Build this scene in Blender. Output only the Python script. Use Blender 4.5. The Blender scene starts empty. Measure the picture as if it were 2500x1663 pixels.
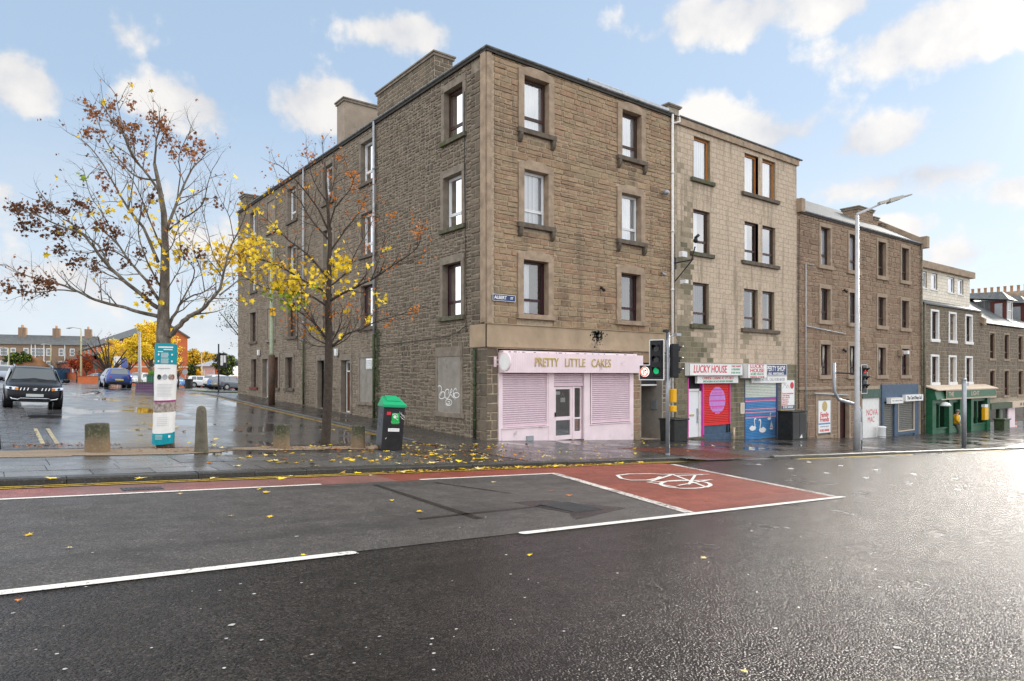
import bpy, math, random
from mathutils import Vector, Matrix, noise as mnoise
S = bpy.context.scene
COL = S.collection
R = math.radians
# ------------------------------------------------------------------ camera, sky, sun, exposure
CAM = (-13.23, -18.59, 2.22)
FPX, CXP, YHP = 1651.0, 1250.0, 916.0
UX, UZ = 0.7931, 0.6091
cd = bpy.data.cameras.new('camera'); cam = bpy.data.objects.new('camera', cd); COL.objects.link(cam)
cam.location = CAM; cam.rotation_euler = (R(90), 0, -math.atan2(UZ, UX))
cd.sensor_width = 36; cd.lens = FPX/2500*36; cd.shift_y = (YHP-831.5)/2500; cd.clip_end = 3000; cd.clip_start = .05
S.camera = cam
S.view_settings.view_transform = 'Standard'; S.view_settings.look = 'None'; S.view_settings.gamma = 1
S.view_settings.exposure = 0.42
SUN_AZ_CAM, SUN_EL = 47.0, 20.0         # degrees right of the view axis, degrees up
_az = R(SUN_AZ_CAM)
SDX = math.sin(_az)*UX + math.cos(_az)*UZ; SDY = -math.sin(_az)*UZ + math.cos(_az)*UX
SUN_DIR = Vector((SDX*math.cos(R(SUN_EL)), SDY*math.cos(R(SUN_EL)), math.sin(R(SUN_EL))))
SUN_ROT = math.atan2(SDX, SDY)          # clockwise from +Y
ld = bpy.data.lights.new('sun', 'SUN'); sun = bpy.data.objects.new('sun', ld); COL.objects.link(sun)
ld.energy = 3.2; ld.angle = R(14); ld.color = (1.0, .93, .84)
sun.rotation_euler = SUN_DIR.to_track_quat('Z', 'Y').to_euler(); sun.location = (20, -30, 40)

W = bpy.data.worlds.new('World'); S.world = W; W.use_nodes = True
nt = W.node_tree; nt.nodes.clear()
def wn(t, **k):
    n = nt.nodes.new(t)
    for a, b in k.items(): setattr(n, a, b)
    return n
def wl(a, b): nt.links.new(a, b)
def wmath(op, a, b=None, c=None, clamp=False):
    n = wn('ShaderNodeMath', operation=op, use_clamp=clamp)
    for i, v in enumerate((a, b, c)):
        if v is None: continue
        if hasattr(v, 'links'): wl(v, n.inputs[i])
        else: n.inputs[i].default_value = v
    return n.outputs[0]
tc = wn('ShaderNodeTexCoord')
sk = wn('ShaderNodeTexSky', sky_type='NISHITA', sun_disc=False)
sk.sun_elevation = R(SUN_EL); sk.sun_rotation = SUN_ROT; sk.air_density = 1.0; sk.dust_density = .1; sk.ozone_density = 1.6
sep = wn('ShaderNodeSeparateXYZ'); wl(tc.outputs['Generated'], sep.inputs[0])
az = wmath('ARCTAN2', sep.outputs[0], sep.outputs[1]); el = wmath('ARCSINE', sep.outputs[2])
uv = wn('ShaderNodeCombineXYZ'); wl(az, uv.inputs[0]); wl(el, uv.inputs[1])
n1 = wn('ShaderNodeTexNoise'); n1.inputs['Scale'].default_value = 9; n1.inputs['Detail'].default_value = 7; n1.inputs['Roughness'].default_value = .55
wl(uv.outputs[0], n1.inputs['Vector'])
n2 = wn('ShaderNodeTexNoise'); n2.inputs['Scale'].default_value = 2.6; n2.inputs['Detail'].default_value = 6; n2.inputs['Roughness'].default_value = .6
mp = wn('ShaderNodeMapping'); mp.inputs['Scale'].default_value = (1, 3.2, 1); mp.inputs['Location'].default_value = (3.1, .4, 0); wl(uv.outputs[0], mp.inputs[0]); wl(mp.outputs[0], n2.inputs['Vector'])
def px_dir(x, y):
    a = (x-CXP)/FPX; h = (YHP-y)/FPX
    v = Vector((a*UX+UZ, -a*UZ+UX, h)).normalized()
    return math.atan2(v.x, v.y), math.asin(v.z)
BACK_GAIN = 1.5  # extra cloud brightness behind the camera, added to light the facades
CLOUDS = [(40,200,130,80,1.), (490,258,150,74,.9), (330,240,60,40,.5), (770,255,130,82,1.), (880,300,80,40,.7), (985,82,125,60,.9), (290,70,80,45,.45), (1800,35,280,72,1.05), (2060,20,160,50,.8),
          (2330,75,330,98,1.1), (1880,330,220,76,1.), (2120,345,200,66,1.05), (2250,425,240,60,1.05), (2480,460,100,42,.8), (2190,560,80,36,.75), (2350,625,200,50,.55),
          (2050,470,160,40,.5), (1700,290,90,40,.6), (60,470,170,60,.4), (330,560,240,60,.45), (150,680,320,60,.5), (560,760,200,60,.4), (420,470,60,30,.4)]
cov = None
for (x, y, rx, ry, st) in CLOUDS:
    a, e = px_dir(x, y); a2, _ = px_dir(x+rx, y); _, e2 = px_dir(x, y-ry)
    sb = wn('ShaderNodeVectorMath', operation='SUBTRACT'); wl(uv.outputs[0], sb.inputs[0]); sb.inputs[1].default_value = (a, e, 0)
    ml = wn('ShaderNodeVectorMath', operation='MULTIPLY'); wl(sb.outputs[0], ml.inputs[0]); ml.inputs[1].default_value = (1/abs(a2-a), 1/abs(e2-e), 0)
    ln = wn('ShaderNodeVectorMath', operation='LENGTH'); wl(ml.outputs[0], ln.inputs[0])
    v = wmath('MULTIPLY', wmath('SUBTRACT', 1.25, ln.outputs['Value']), st)
    cov = v if cov is None else wmath('MAXIMUM', cov, v)
nz = wmath('MULTIPLY', wmath('SUBTRACT', n1.outputs[0], .5), 4.2)
dens = wmath('ADD', cov, nz)
blob = wn('ShaderNodeMapRange', interpolation_type='SMOOTHSTEP'); wl(dens, blob.inputs[0]); blob.inputs[1].default_value = .12; blob.inputs[2].default_value = .72
hz = wn('ShaderNodeMapRange', interpolation_type='SMOOTHSTEP'); wl(n2.outputs[0], hz.inputs[0]); hz.inputs[1].default_value = .45; hz.inputs[2].default_value = .72
lowm = wn('ShaderNodeMapRange'); wl(el, lowm.inputs[0]); lowm.inputs[1].default_value = .30; lowm.inputs[2].default_value = .02
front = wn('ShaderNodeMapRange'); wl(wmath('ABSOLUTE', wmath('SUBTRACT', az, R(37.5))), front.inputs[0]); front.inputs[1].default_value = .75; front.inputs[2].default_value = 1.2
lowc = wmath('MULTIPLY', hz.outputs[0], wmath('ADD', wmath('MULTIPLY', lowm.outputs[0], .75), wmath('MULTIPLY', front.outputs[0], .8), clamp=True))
zen = wn('ShaderNodeMapRange'); wl(el, zen.inputs[0]); zen.inputs[1].default_value = .62; zen.inputs[2].default_value = .95; zen.inputs[3].default_value = 0; zen.inputs[4].default_value = .85
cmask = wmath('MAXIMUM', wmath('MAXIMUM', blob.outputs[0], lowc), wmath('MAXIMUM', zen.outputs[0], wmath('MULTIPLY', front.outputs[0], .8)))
# cloud colour: whiter where thick, a little grey in the thin and lower parts
cr = wn('ShaderNodeValToRGB'); wl(n1.outputs[0], cr.inputs[0])
cr.color_ramp.elements[0].position = .35; cr.color_ramp.elements[0].color = (.50, .53, .59, 1)
cr.color_ramp.elements[1].position = .62; cr.color_ramp.elements[1].color = (.76, .745, .73, 1)
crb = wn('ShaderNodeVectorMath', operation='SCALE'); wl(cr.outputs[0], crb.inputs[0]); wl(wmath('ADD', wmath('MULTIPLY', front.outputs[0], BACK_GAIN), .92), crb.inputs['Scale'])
skm = wn('ShaderNodeMix', data_type='RGBA', blend_type='MULTIPLY'); skm.inputs[0].default_value = 1; wl(sk.outputs[0], skm.inputs[6])
SKY_STR = .085
skm.inputs[7].default_value = (SKY_STR, SKY_STR, SKY_STR, 1)
# milky haze towards the horizon
hb = wn('ShaderNodeMix', data_type='RGBA'); wl(skm.outputs[2], hb.inputs[6]); hcol = wn('ShaderNodeMix', data_type='RGBA'); hcol.inputs[6].default_value = (.66, .725, .78, 1); hcol.inputs[7].default_value = (.40, .53, .70, 1); hel = wn('ShaderNodeMapRange'); wl(el, hel.inputs[0]); hel.inputs[1].default_value = .0; hel.inputs[2].default_value = .36; wl(hel.outputs[0], hcol.inputs[0]); wl(hcol.outputs[2], hb.inputs[7])
hm = wn('ShaderNodeMapRange'); wl(el, hm.inputs[0]); hm.inputs[1].default_value = .85; hm.inputs[2].default_value = 0; hm.inputs[3].default_value = .62; hm.inputs[4].default_value = .92
wl(hm.outputs[0], hb.inputs[0])
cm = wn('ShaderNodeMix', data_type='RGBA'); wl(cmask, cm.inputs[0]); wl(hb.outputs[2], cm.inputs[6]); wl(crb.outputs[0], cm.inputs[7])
# bright veil of cloud round the hidden sun
dt = wn('ShaderNodeVectorMath', operation='DOT_PRODUCT'); wl(tc.outputs['Generated'], dt.inputs[0]); dt.inputs[1].default_value = SUN_DIR
g1 = wmath('MULTIPLY', wmath('POWER', wmath('MAXIMUM', dt.outputs['Value'], 0), 140), .5)
g2 = wmath('MULTIPLY', wmath('POWER', wmath('MAXIMUM', dt.outputs['Value'], 0), 5), .10)
gl = wn('ShaderNodeCombineXYZ'); gs = wmath('ADD', g1, g2); wl(gs, gl.inputs[0]); wl(wmath('MULTIPLY', gs, .95), gl.inputs[1]); wl(wmath('MULTIPLY', gs, .86), gl.inputs[2])
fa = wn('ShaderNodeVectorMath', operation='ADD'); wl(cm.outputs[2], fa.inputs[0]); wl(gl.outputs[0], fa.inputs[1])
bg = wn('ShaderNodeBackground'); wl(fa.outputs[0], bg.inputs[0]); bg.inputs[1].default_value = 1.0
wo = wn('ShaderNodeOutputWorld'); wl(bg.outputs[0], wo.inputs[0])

# ------------------------------------------------------------------ ground heights and picture-to-place helpers
def sstep(a, b, x):
    t = max(0, min(1, (x-a)/(b-a))); return t*t*(3-2*t)
def gz(X, Y):
    """height of the pavement level at a place (roads lie below it)"""
    if Y < 0: return -.053*max(-60, min(X, 110))
    h = .036*Y if Y <= 22 else .792 + .20*(1-math.exp(-(Y-22)/5.5))
    return -.053*max(-60, min(X, 60)) + h + .7*sstep(90, 150, Y)
ROADZ = -.10
def hitg(x, y, off=0.0):
    """where the line of sight through photo pixel (x, y) meets the ground"""
    a = (x-CXP)/FPX; h = (YHP-y)/FPX
    dx, dy, dz = a*UX+UZ, -a*UZ+UX, h
    t, last = 1.0, None
    while t < 200:
        X, Y, Z = CAM[0]+t*dx, CAM[1]+t*dy, CAM[2]+t*dz
        d = Z - (gz(X, Y)+off)
        if d < 0: break
        last = d; t += .05
    return X, Y, gz(X, Y)+off, t
def at_depth(x, y, t):
    a = (x-CXP)/FPX; h = (YHP-y)/FPX
    return Vector((CAM[0]+t*(a*UX+UZ), CAM[1]+t*(-a*UZ+UX), CAM[2]+t*h))

# ------------------------------------------------------------------ materials
def new_mat(name):
    m = bpy.data.materials.new(name); m.use_nodes = True
    return m, m.node_tree, m.node_tree.nodes['Principled BSDF']
class NB:
    def __init__(s, nt): s.nt = nt
    def n(s, t, **k):
        x = s.nt.nodes.new(t)
        for a, b in k.items(): setattr(x, a, b)
        return x
    def l(s, a, b): s.nt.links.new(a, b)
    def coord(s, kind='Object', scale=None, loc=None):
        c = s.n('ShaderNodeTexCoord').outputs[kind]
        if scale or loc:
            m = s.n('ShaderNodeMapping'); s.l(c, m.inputs[0])
            if scale: m.inputs['Scale'].default_value = scale
            if loc: m.inputs['Location'].default_value = loc
            return m.outputs[0]
        return c
    def noise(s, vec, scale, detail=5, rough=.6, dist=0):
        x = s.n('ShaderNodeTexNoise'); x.inputs['Scale'].default_value = scale; x.inputs['Detail'].default_value = detail
        x.inputs['Roughness'].default_value = rough; x.inputs['Distortion'].default_value = dist; s.l(vec, x.inputs['Vector']); return x.outputs[0]
    def rng(s, v, a, b, c=0., d=1., smooth=False):
        x = s.n('ShaderNodeMapRange'); s.l(v, x.inputs[0])
        if smooth: x.interpolation_type = 'SMOOTHSTEP'
        for i, q in enumerate((a, b, c, d)): x.inputs[i+1].default_value = q
        return x.outputs[0]
    def ramp(s, v, stops, interp='LINEAR'):
        x = s.n('ShaderNodeValToRGB'); s.l(v, x.inputs[0]); x.color_ramp.interpolation = interp
        e = x.color_ramp.elements
        while len(e) < len(stops): e.new(.5)
        for i, (p, c) in enumerate(stops): e[i].position = p; e[i].color = (*c, 1)
        return x.outputs[0]
    def mix(s, f, a, b, mode='MIX'):
        x = s.n('ShaderNodeMix', data_type='RGBA', blend_type=mode)
        for i, v in ((0, f), (6, a), (7, b)):
            if hasattr(v, 'links'): s.l(v, x.inputs[i])
            elif i == 0: x.inputs[0].default_value = v
            else: x.inputs[i].default_value = (*v, 1)
        return x.outputs[2]
    def math(s, op, a, b=None, clamp=False):
        x = s.n('ShaderNodeMath', operation=op, use_clamp=clamp)
        for i, v in enumerate((a, b)):
            if v is None: continue
            if hasattr(v, 'links'): s.l(v, x.inputs[i])
            else: x.inputs[i].default_value = v
        return x.outputs[0]
    def bump(s, h, strength, dist, bsdf):
        x = s.n('ShaderNodeBump'); x.inputs['Strength'].default_value = strength; x.inputs['Distance'].default_value = dist
        s.l(h, x.inputs['Height']); s.l(x.outputs[0], bsdf.inputs['Normal']); return x
MAT = {}
def flat(name, col, rough=.6, metal=0, var=.15, scale=6, bump=0, spec=.28, coat=0, dirt=None):
    """a painted / plain surface with slight tonal variation and optional dirt"""
    if name in MAT: return MAT[name]
    m, t, b = new_mat(name); q = NB(t); c = q.coord()
    nz_ = q.noise(c, scale, 6)
    lo = tuple(v*(1-var) for v in col); hi = tuple(min(1, v*(1+var)) for v in col)
    col_ = q.ramp(nz_, [(.3, lo), (.7, hi)])
    if dirt:
        dn = q.noise(c, scale*.7, 8, .7)
        col_ = q.mix(q.rng(dn, dirt[1], dirt[1]+.12), col_, dirt[0])
    q.l(col_, b.inputs['Base Color'])
    b.inputs['Roughness'].default_value = rough; b.inputs['Metallic'].default_value = metal
    b.inputs['Specular IOR Level'].default_value = spec; b.inputs['Coat Weight'].default_value = coat; b.inputs['Coat Roughness'].default_value = .08
    if bump: q.bump(q.noise(c, scale*8, 6), bump, .01, b)
    MAT[name] = m; return m
def stone(name, stops, stain=(.05, .05, .045), stain_amt=.45, rough=.85, sc=1.0, moss=0.0, bump=.7, patch=None):
    """stone blocks: each block its own tint, grain, water stains and algae"""
    m, t, b = new_mat(name); q = NB(t); c = q.coord()
    g = q.n('ShaderNodeNewGeometry')
    big = q.noise(c, .45*sc, 3)
    idx = q.math('ADD', q.math('MULTIPLY', g.outputs['Random Per Island'], .62), q.math('MULTIPLY', big, .5))
    idx = q.math('SUBTRACT', idx, .06)
    col = q.ramp(idx, stops)
    gr = q.noise(c, 38, 8, .75)
    col = q.mix(.55, col, q.ramp(gr, [(.3, (.35, .34, .33)), (.7, (.66, .65, .64))]), 'OVERLAY')
    md = q.noise(c, 7, 6, .65)
    col = q.mix(q.rng(md, .5, .75, 0, .55), col, tuple(v*1.1 for v in stain), 'MIX')
    sv = q.coord('Object', (1.8, 1.8, .22))
    st = q.noise(sv, 1.1, 7, .65)
    col = q.mix(q.rng(st, .5, .68, 0, stain_amt, True), col, stain)
    if moss:
        mo = q.noise(c, 2.4, 7, .7)
        col = q.mix(q.rng(mo, .55, .72, 0, moss, True), col, (.055, .06, .02))
    if patch:
        pz = q.noise(q.coord('Object', (.35, .35, .5), (4, 2, 7)), 1., 3)
        col = q.mix(q.rng(pz, .5, .62, 0, .5, True), col, patch)
    q.l(col, b.inputs['Base Color'])
    b.inputs['Roughness'].default_value = rough; b.inputs['Specular IOR Level'].default_value = .15
    h = q.math('ADD', q.math('MULTIPLY', gr, .5), q.noise(c, 14, 6, .6))
    q.bump(h, bump, .025, b)
    MAT[name] = m; return m
BROWNS = [(.0, (.13, .09, .062)), (.2, (.27, .185, .12)), (.4, (.37, .26, .165)), (.52, (.30, .235, .15)), (.66, (.39, .285, .18)), (.80, (.34, .215, .14)), (.88, (.31, .23, .15)), (1, (.44, .335, .225))]
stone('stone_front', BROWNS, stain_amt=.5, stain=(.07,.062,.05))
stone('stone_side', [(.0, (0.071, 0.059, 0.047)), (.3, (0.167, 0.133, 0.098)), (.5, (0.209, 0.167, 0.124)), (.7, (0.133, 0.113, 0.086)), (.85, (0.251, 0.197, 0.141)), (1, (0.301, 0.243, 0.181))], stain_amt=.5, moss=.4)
stone('stone_side_light', [(.0, (0.157, 0.128, 0.102)), (.35, (0.220, 0.178, 0.133)), (.6, (0.259, 0.208, 0.157)), (1, (0.314, 0.255, 0.192))], stain_amt=.4, moss=.2)
stone('stone_far', [(.0, (0.180, 0.126, 0.087)), (.3, (0.270, 0.184, 0.129)), (.55, (0.306, 0.211, 0.143)), (.8, (0.279, 0.207, 0.147)), (1, (0.369, 0.270, 0.193))], stain_amt=.35)
stone('stone_pub', [(.0, (0.153, 0.125, 0.097)), (.4, (0.238, 0.194, 0.145)), (.7, (0.204, 0.168, 0.128)), (1, (0.306, 0.249, 0.189))], stain_amt=.5, moss=.3)
stone('block_pale', [(.0, (0.464, 0.370, 0.275)), (.4, (0.568, 0.458, 0.351)), (.7, (0.516, 0.414, 0.314)), (1, (0.619, 0.510, 0.399))], stain=(.10, .09, .05), stain_amt=.55, bump=.25, sc=.6)
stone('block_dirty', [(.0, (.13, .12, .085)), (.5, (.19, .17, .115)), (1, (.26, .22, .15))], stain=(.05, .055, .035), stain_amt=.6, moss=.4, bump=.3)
stone('block_white', [(.0, (.70, .64, .54)), (.5, (.80, .74, .63)), (1, (.86, .80, .69))], stain=(.4, .35, .28), stain_amt=.3, bump=.2)
flat('mortar', (.40, .32, .23), .9, var=.35, scale=9, bump=.5)
flat('mortar_dark', (.34, .29, .22), .9, var=.4, scale=7, bump=.5)
flat('shutter_line', (.30,.22,.24), .7, var=.3, scale=12)
flat('dormer_red', (.10,.025,.02), .7, var=.2)
stone('block_mid', [(.0, (.25, .21, .15)), (.5, (.34, .28, .20)), (1, (.42, .35, .26))], stain=(.08, .08, .05), stain_amt=.6, moss=.2, bump=.3)
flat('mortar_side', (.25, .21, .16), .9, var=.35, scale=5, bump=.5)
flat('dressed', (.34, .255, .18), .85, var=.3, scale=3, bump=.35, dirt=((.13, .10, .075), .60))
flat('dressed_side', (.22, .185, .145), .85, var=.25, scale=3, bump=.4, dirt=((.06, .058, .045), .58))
flat('dressed_far', (.33, .25, .18), .85, var=.2, scale=3, bump=.3, dirt=((.11, .09, .07), .60))
flat('render_band', (.38, .285, .19), .75, var=.16, scale=1.6, bump=.15, dirt=((.12, .095, .065), .60))
flat('harled', (.33, .27, .21), .9, var=.15, scale=2, bump=.5, dirt=((.20, .155, .11), .57))
flat('infill', (.27, .245, .21), .9, var=.2, scale=2.5, bump=.4, dirt=((.09, .085, .07), .6))
flat('sill_mossy', (.12, .11, .08), .9, var=.3, scale=5, bump=.5, dirt=((.06, .085, .015), .5))
flat('sill_dark', (.13, .105, .08), .85, var=.3, scale=5, bump=.4, dirt=((.05, .05, .035), .55))
flat('white_upvc', (.80, .81, .82), .35, var=.03)
flat('white_paint', (.74, .73, .70), .45, var=.08, dirt=((.35, .3, .22), .66))
flat('brown_upvc', (.075, .04, .032), .35, var=.1)
flat('maroon_upvc', (.05, .018, .024), .3, var=.1)
flat('oak_frame', (.42, .17, .045), .4, var=.2, scale=12)
flat('black_metal', (.018, .018, .02), .35, var=.3)
flat('dark_metal', (.05, .052, .055), .45, var=.3)
flat('interior', (.16, .15, .14), .9, var=.2)
flat('interior_dark', (.03, .03, .032), .9, var=.2)
flat('lead_pipe', (.42, .44, .46), .4, metal=.3, var=.18, dirt=((.2, .15, .1), .62))
flat('pipe_white', (.72, .70, .66), .45, var=.1, dirt=((.4, .33, .25), .6))
flat('pipe_rust', (.20, .17, .13), .8, var=.35, dirt=((.08, .10, .04), .5))
flat('pipe_moss', (.05, .065, .035), .9, var=.5, scale=10, bump=.5, dirt=((.09, .12, .03), .5))
flat('gutter_grey', (.20, .21, .21), .45, metal=.2, var=.25, dirt=((.08, .085, .06), .55))
flat('soffit_dark', (.06, .055, .048), .8, var=.3)
flat('pink', (.84, .69, .71), .55, var=.07, scale=2, dirt=((.50, .40, .40), .61))
flat('pink_shutter', (.74, .57, .62), .5, var=.07, scale=3, dirt=((.45, .36, .38), .64))
flat('gold', (.50, .38, .15), .4, metal=.1, var=.1)
flat('concrete', (.13, .115, .085), .9, var=.3, scale=5, bump=.6, dirt=((.07, .07, .045), .52))
flat('concrete_moss', (.13, .12, .075), .9, var=.35, scale=6, bump=.6, dirt=((.035, .045, .015), .5))
flat('rust', (.16, .07, .03), .9, var=.4, scale=20)
flat('galv', (.33, .35, .37), .4, metal=.5, var=.15, dirt=((.2, .19, .17), .62))
flat('pole_white', (.42, .425, .43), .4, metal=.1, var=.1, dirt=((.3, .3, .3), .62))
flat('lamp_green', (.33, .37, .25), .6, var=.2, dirt=((.2, .22, .15), .6))
flat('lamp_yellowish', (.40, .38, .22), .6, var=.2)
flat('base_brown', (.10, .055, .035), .7, var=.3, dirt=((.04, .04, .03), .5))
flat('door_brown', (.11, .04, .02), .4, var=.3, scale=8)
flat('door_white', (.78, .79, .80), .4, var=.03)
flat('door_maroon', (.045, .012, .012), .5, var=.3)
flat('green_paint', (.022, .115, .055), .4, var=.25, dirt=((.12, .12, .07), .66))
flat('green_dull', (.05,.10,.075), .5, var=.3)
flat('green_dark', (.012, .05, .028), .45, var=.25)
flat('blue_paint', (.055, .095, .15), .5, var=.2, dirt=((.12, .13, .13), .62))
flat('shutter_grey', (.17, .17, .15), .5, metal=.3, var=.2)
flat('red_bright', (.80, .03, .025), .45, var=.08, scale=3)
flat('magenta', (.62, .05, .32), .45, var=.1)
flat('violet', (.52, .24, .60), .45, var=.1, scale=5)
flat('shutter_blue', (.07, .27, .55), .45, var=.12, scale=2)
flat('shutter_white', (.70, .74, .62), .45, var=.1)
flat('sign_white', (.82, .81, .78), .45, var=.04, dirt=((.6, .58, .5), .66))
flat('sign_navy', (.025, .05, .16), .4, var=.1)
flat('sign_red', (.60, .04, .06), .45, var=.08)
flat('sign_green', (.03, .32, .15), .45, var=.1)
flat('text_grey', (.38, .39, .42), .5, var=.1)
flat('yellow_bright', (.85, .62, .02), .5, var=.06)
flat('amber', (.80, .42, .01), .4, var=.06)
flat('teal', (.0, .28, .34), .45, var=.1)
flat('purple', (.20, .04, .19), .5, var=.1)
flat('paper', (.78, .77, .74), .6, var=.05, scale=9)
flat('photo_print', (.30, .25, .22), .6, var=.7, scale=14)
flat('bin_green', (.012, .36, .15), .4, var=.08)
flat('sticker_green', (.015, .42, .09), .4, var=.05)
flat('bin_black', (.014, .014, .016), .28, var=.3, coat=.3)
flat('box_black', (.022, .024, .022), .45, var=.4, dirt=((.10, .10, .09), .66))
flat('box_green', (.05, .075, .035), .5, var=.3, dirt=((.12, .12, .08), .62))
flat('brick_orange', (.55, .15, .055), .85, var=.12, scale=1.2)
flat('brick_orange_dark', (.36, .09, .045), .85, var=.15, scale=2)
flat('band_cream', (.62, .50, .38), .7, var=.1)
flat('hoarding', (.035, .13, .25), .5, var=.1)
flat('soil', (.22, .11, .05), .95, var=.35, scale=1, bump=.6)
flat('gravel', (.30, .23, .165), .95, var=.4, scale=40, bump=.8)
flat('grass_blade', (.09, .16, .02), .7, var=.4)
flat('lamp_head', (.42, .40, .36), .4, metal=.2, var=.1)
flat('timber_grey', (.09, .085, .075), .8, var=.3)
flat('skin', (.50, .28, .20), .55, var=.1)
flat('jacket', (.62, .33, .015), .7, var=.2, scale=9)
flat('trousers', (.10, .10, .075), .85, var=.3, scale=18)
flat('hair', (.22, .20, .18), .8, var=.2)
flat('plastic_white', (.75, .76, .75), .4, var=.04)
flat('terracotta', (.42, .24, .14), .9, var=.2)
flat('leaf_yellow', (.84, .60, .03), .6, var=.2, scale=25)
flat('leaf_gold', (.66, .42, .02), .6, var=.25, scale=25)
flat('leaf_pale', (.70, .56, .22), .6, var=.2, scale=25)
flat('leaf_orange', (.50, .16, .015), .6, var=.25, scale=25)
flat('leaf_brown', (.16, .065, .025), .8, var=.4, scale=25)
flat('leaf_rust', (.30, .12, .045), .8, var=.35, scale=25)
flat('leaf_green', (.22, .30, .02), .6, var=.3, scale=25)
flat('leaf_dark', (.035, .055, .02), .6, var=.4, scale=25)
flat('leaf_red', (.30, .04, .015), .7, var=.3, scale=25)
flat('bark', (.16, .135, .105), .85, var=.4, scale=9, bump=.8, dirt=((.045, .038, .03), .5))
flat('bark_dark', (.06, .045, .035), .85, var=.4, scale=14, bump=.8, dirt=((.16, .13, .09), .6))
flat('twig', (.065, .040, .030), .85, var=.3)

def slate():
    m, t, b = new_mat('slate'); q = NB(t); c = q.coord()
    bt = q.n('ShaderNodeTexBrick'); q.l(c, bt.inputs['Vector'])
    bt.inputs['Scale'].default_value = 1.0; bt.inputs['Brick Width'].default_value = .3; bt.inputs['Row Height'].default_value = .17; bt.inputs['Mortar Size'].default_value = .012
    bt.inputs['Color1'].default_value = (.09, .10, .105, 1); bt.inputs['Color2'].default_value = (.15, .155, .15, 1); bt.inputs['Mortar'].default_value = (.03, .03, .03, 1)
    col = q.mix(q.rng(q.noise(c, 1.5, 6), .5, .7, 0, .5), bt.outputs[0], (.17, .165, .13))
    q.l(col, b.inputs['Base Color']); b.inputs['Roughness'].default_value = .6; b.inputs['Specular IOR Level'].default_value = .3
    q.bump(bt.outputs['Fac'], -.5, .02, b); MAT['slate'] = m
slate()
def glass(name, tint=(.75, .8, .82), extra=.12):
    m = bpy.data.materials.new(name); m.use_nodes = True; t = m.node_tree; t.nodes.clear(); q = NB(t)
    fr = q.n('ShaderNodeFresnel'); fr.inputs[0].default_value = 1.5
    f = q.math('ADD', fr.outputs[0], extra, clamp=True)
    tr = q.n('ShaderNodeBsdfTransparent'); tr.inputs[0].default_value = (*tint, 1)
    gl = q.n('ShaderNodeBsdfGlossy'); gl.inputs['Roughness'].default_value = .01
    c = q.coord(); bp = q.n('ShaderNodeBump'); bp.inputs['Strength'].default_value = .06; bp.inputs['Distance'].default_value = .02
    q.l(q.noise(c, 1.3, 2), bp.inputs['Height']); q.l(bp.outputs[0], gl.inputs['Normal'])
    mx = q.n('ShaderNodeMixShader'); q.l(f, mx.inputs[0]); q.l(tr.outputs[0], mx.inputs[1]); q.l(gl.outputs[0], mx.inputs[2])
    o = q.n('ShaderNodeOutputMaterial'); q.l(mx.outputs[0], o.inputs[0]); MAT[name] = m
glass('glass', (.85, .88, .9), .16); glass('glass_dark', (.35, .37, .38), .10); glass('glass_bright', (.9, .93, .95), .36)
def cloth(name, col, trans=.4):
    m, t, b = new_mat(name); b.inputs['Base Color'].default_value = (*col, 1); b.inputs['Roughness'].default_value = .9
    q = NB(t); wv = q.n('ShaderNodeTexWave'); wv.inputs['Scale'].default_value = 3.2; wv.inputs['Distortion'].default_value = 1.5; q.l(q.coord(), wv.inputs[0])
    q.l(q.mix(q.rng(wv.outputs[0], 0, 1, 0, .35), col, tuple(v*.62 for v in col)), b.inputs['Base Color'])
    MAT[name] = m
cloth('net', (.90, .91, .93)); cloth('drape', (.62, .58, .50)); cloth('drape_dark', (.20, .19, .20)); cloth('yellow_drape', (.60, .48, .27))
def emit(name, col, st):
    m, t, b = new_mat(name); b.inputs['Base Color'].default_value = (*[v*.5 for v in col], 1)
    b.inputs['Emission Color'].default_value = (*col, 1); b.inputs['Emission Strength'].default_value = st; MAT[name] = m
emit('lamp_red', (1, .03, .01), .35); emit('lamp_green_lit', (.0, .6, .2), .4); emit('bowl_glow', (1, .35, .12), .8); emit('sign_lit_red', (1, .12, .05), 1.2); emit('sign_lit_white', (.9, .95, .9), 1.0)
flat('lens_dark', (.012, .012, .012), .15, var=.2, coat=.5)

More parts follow.
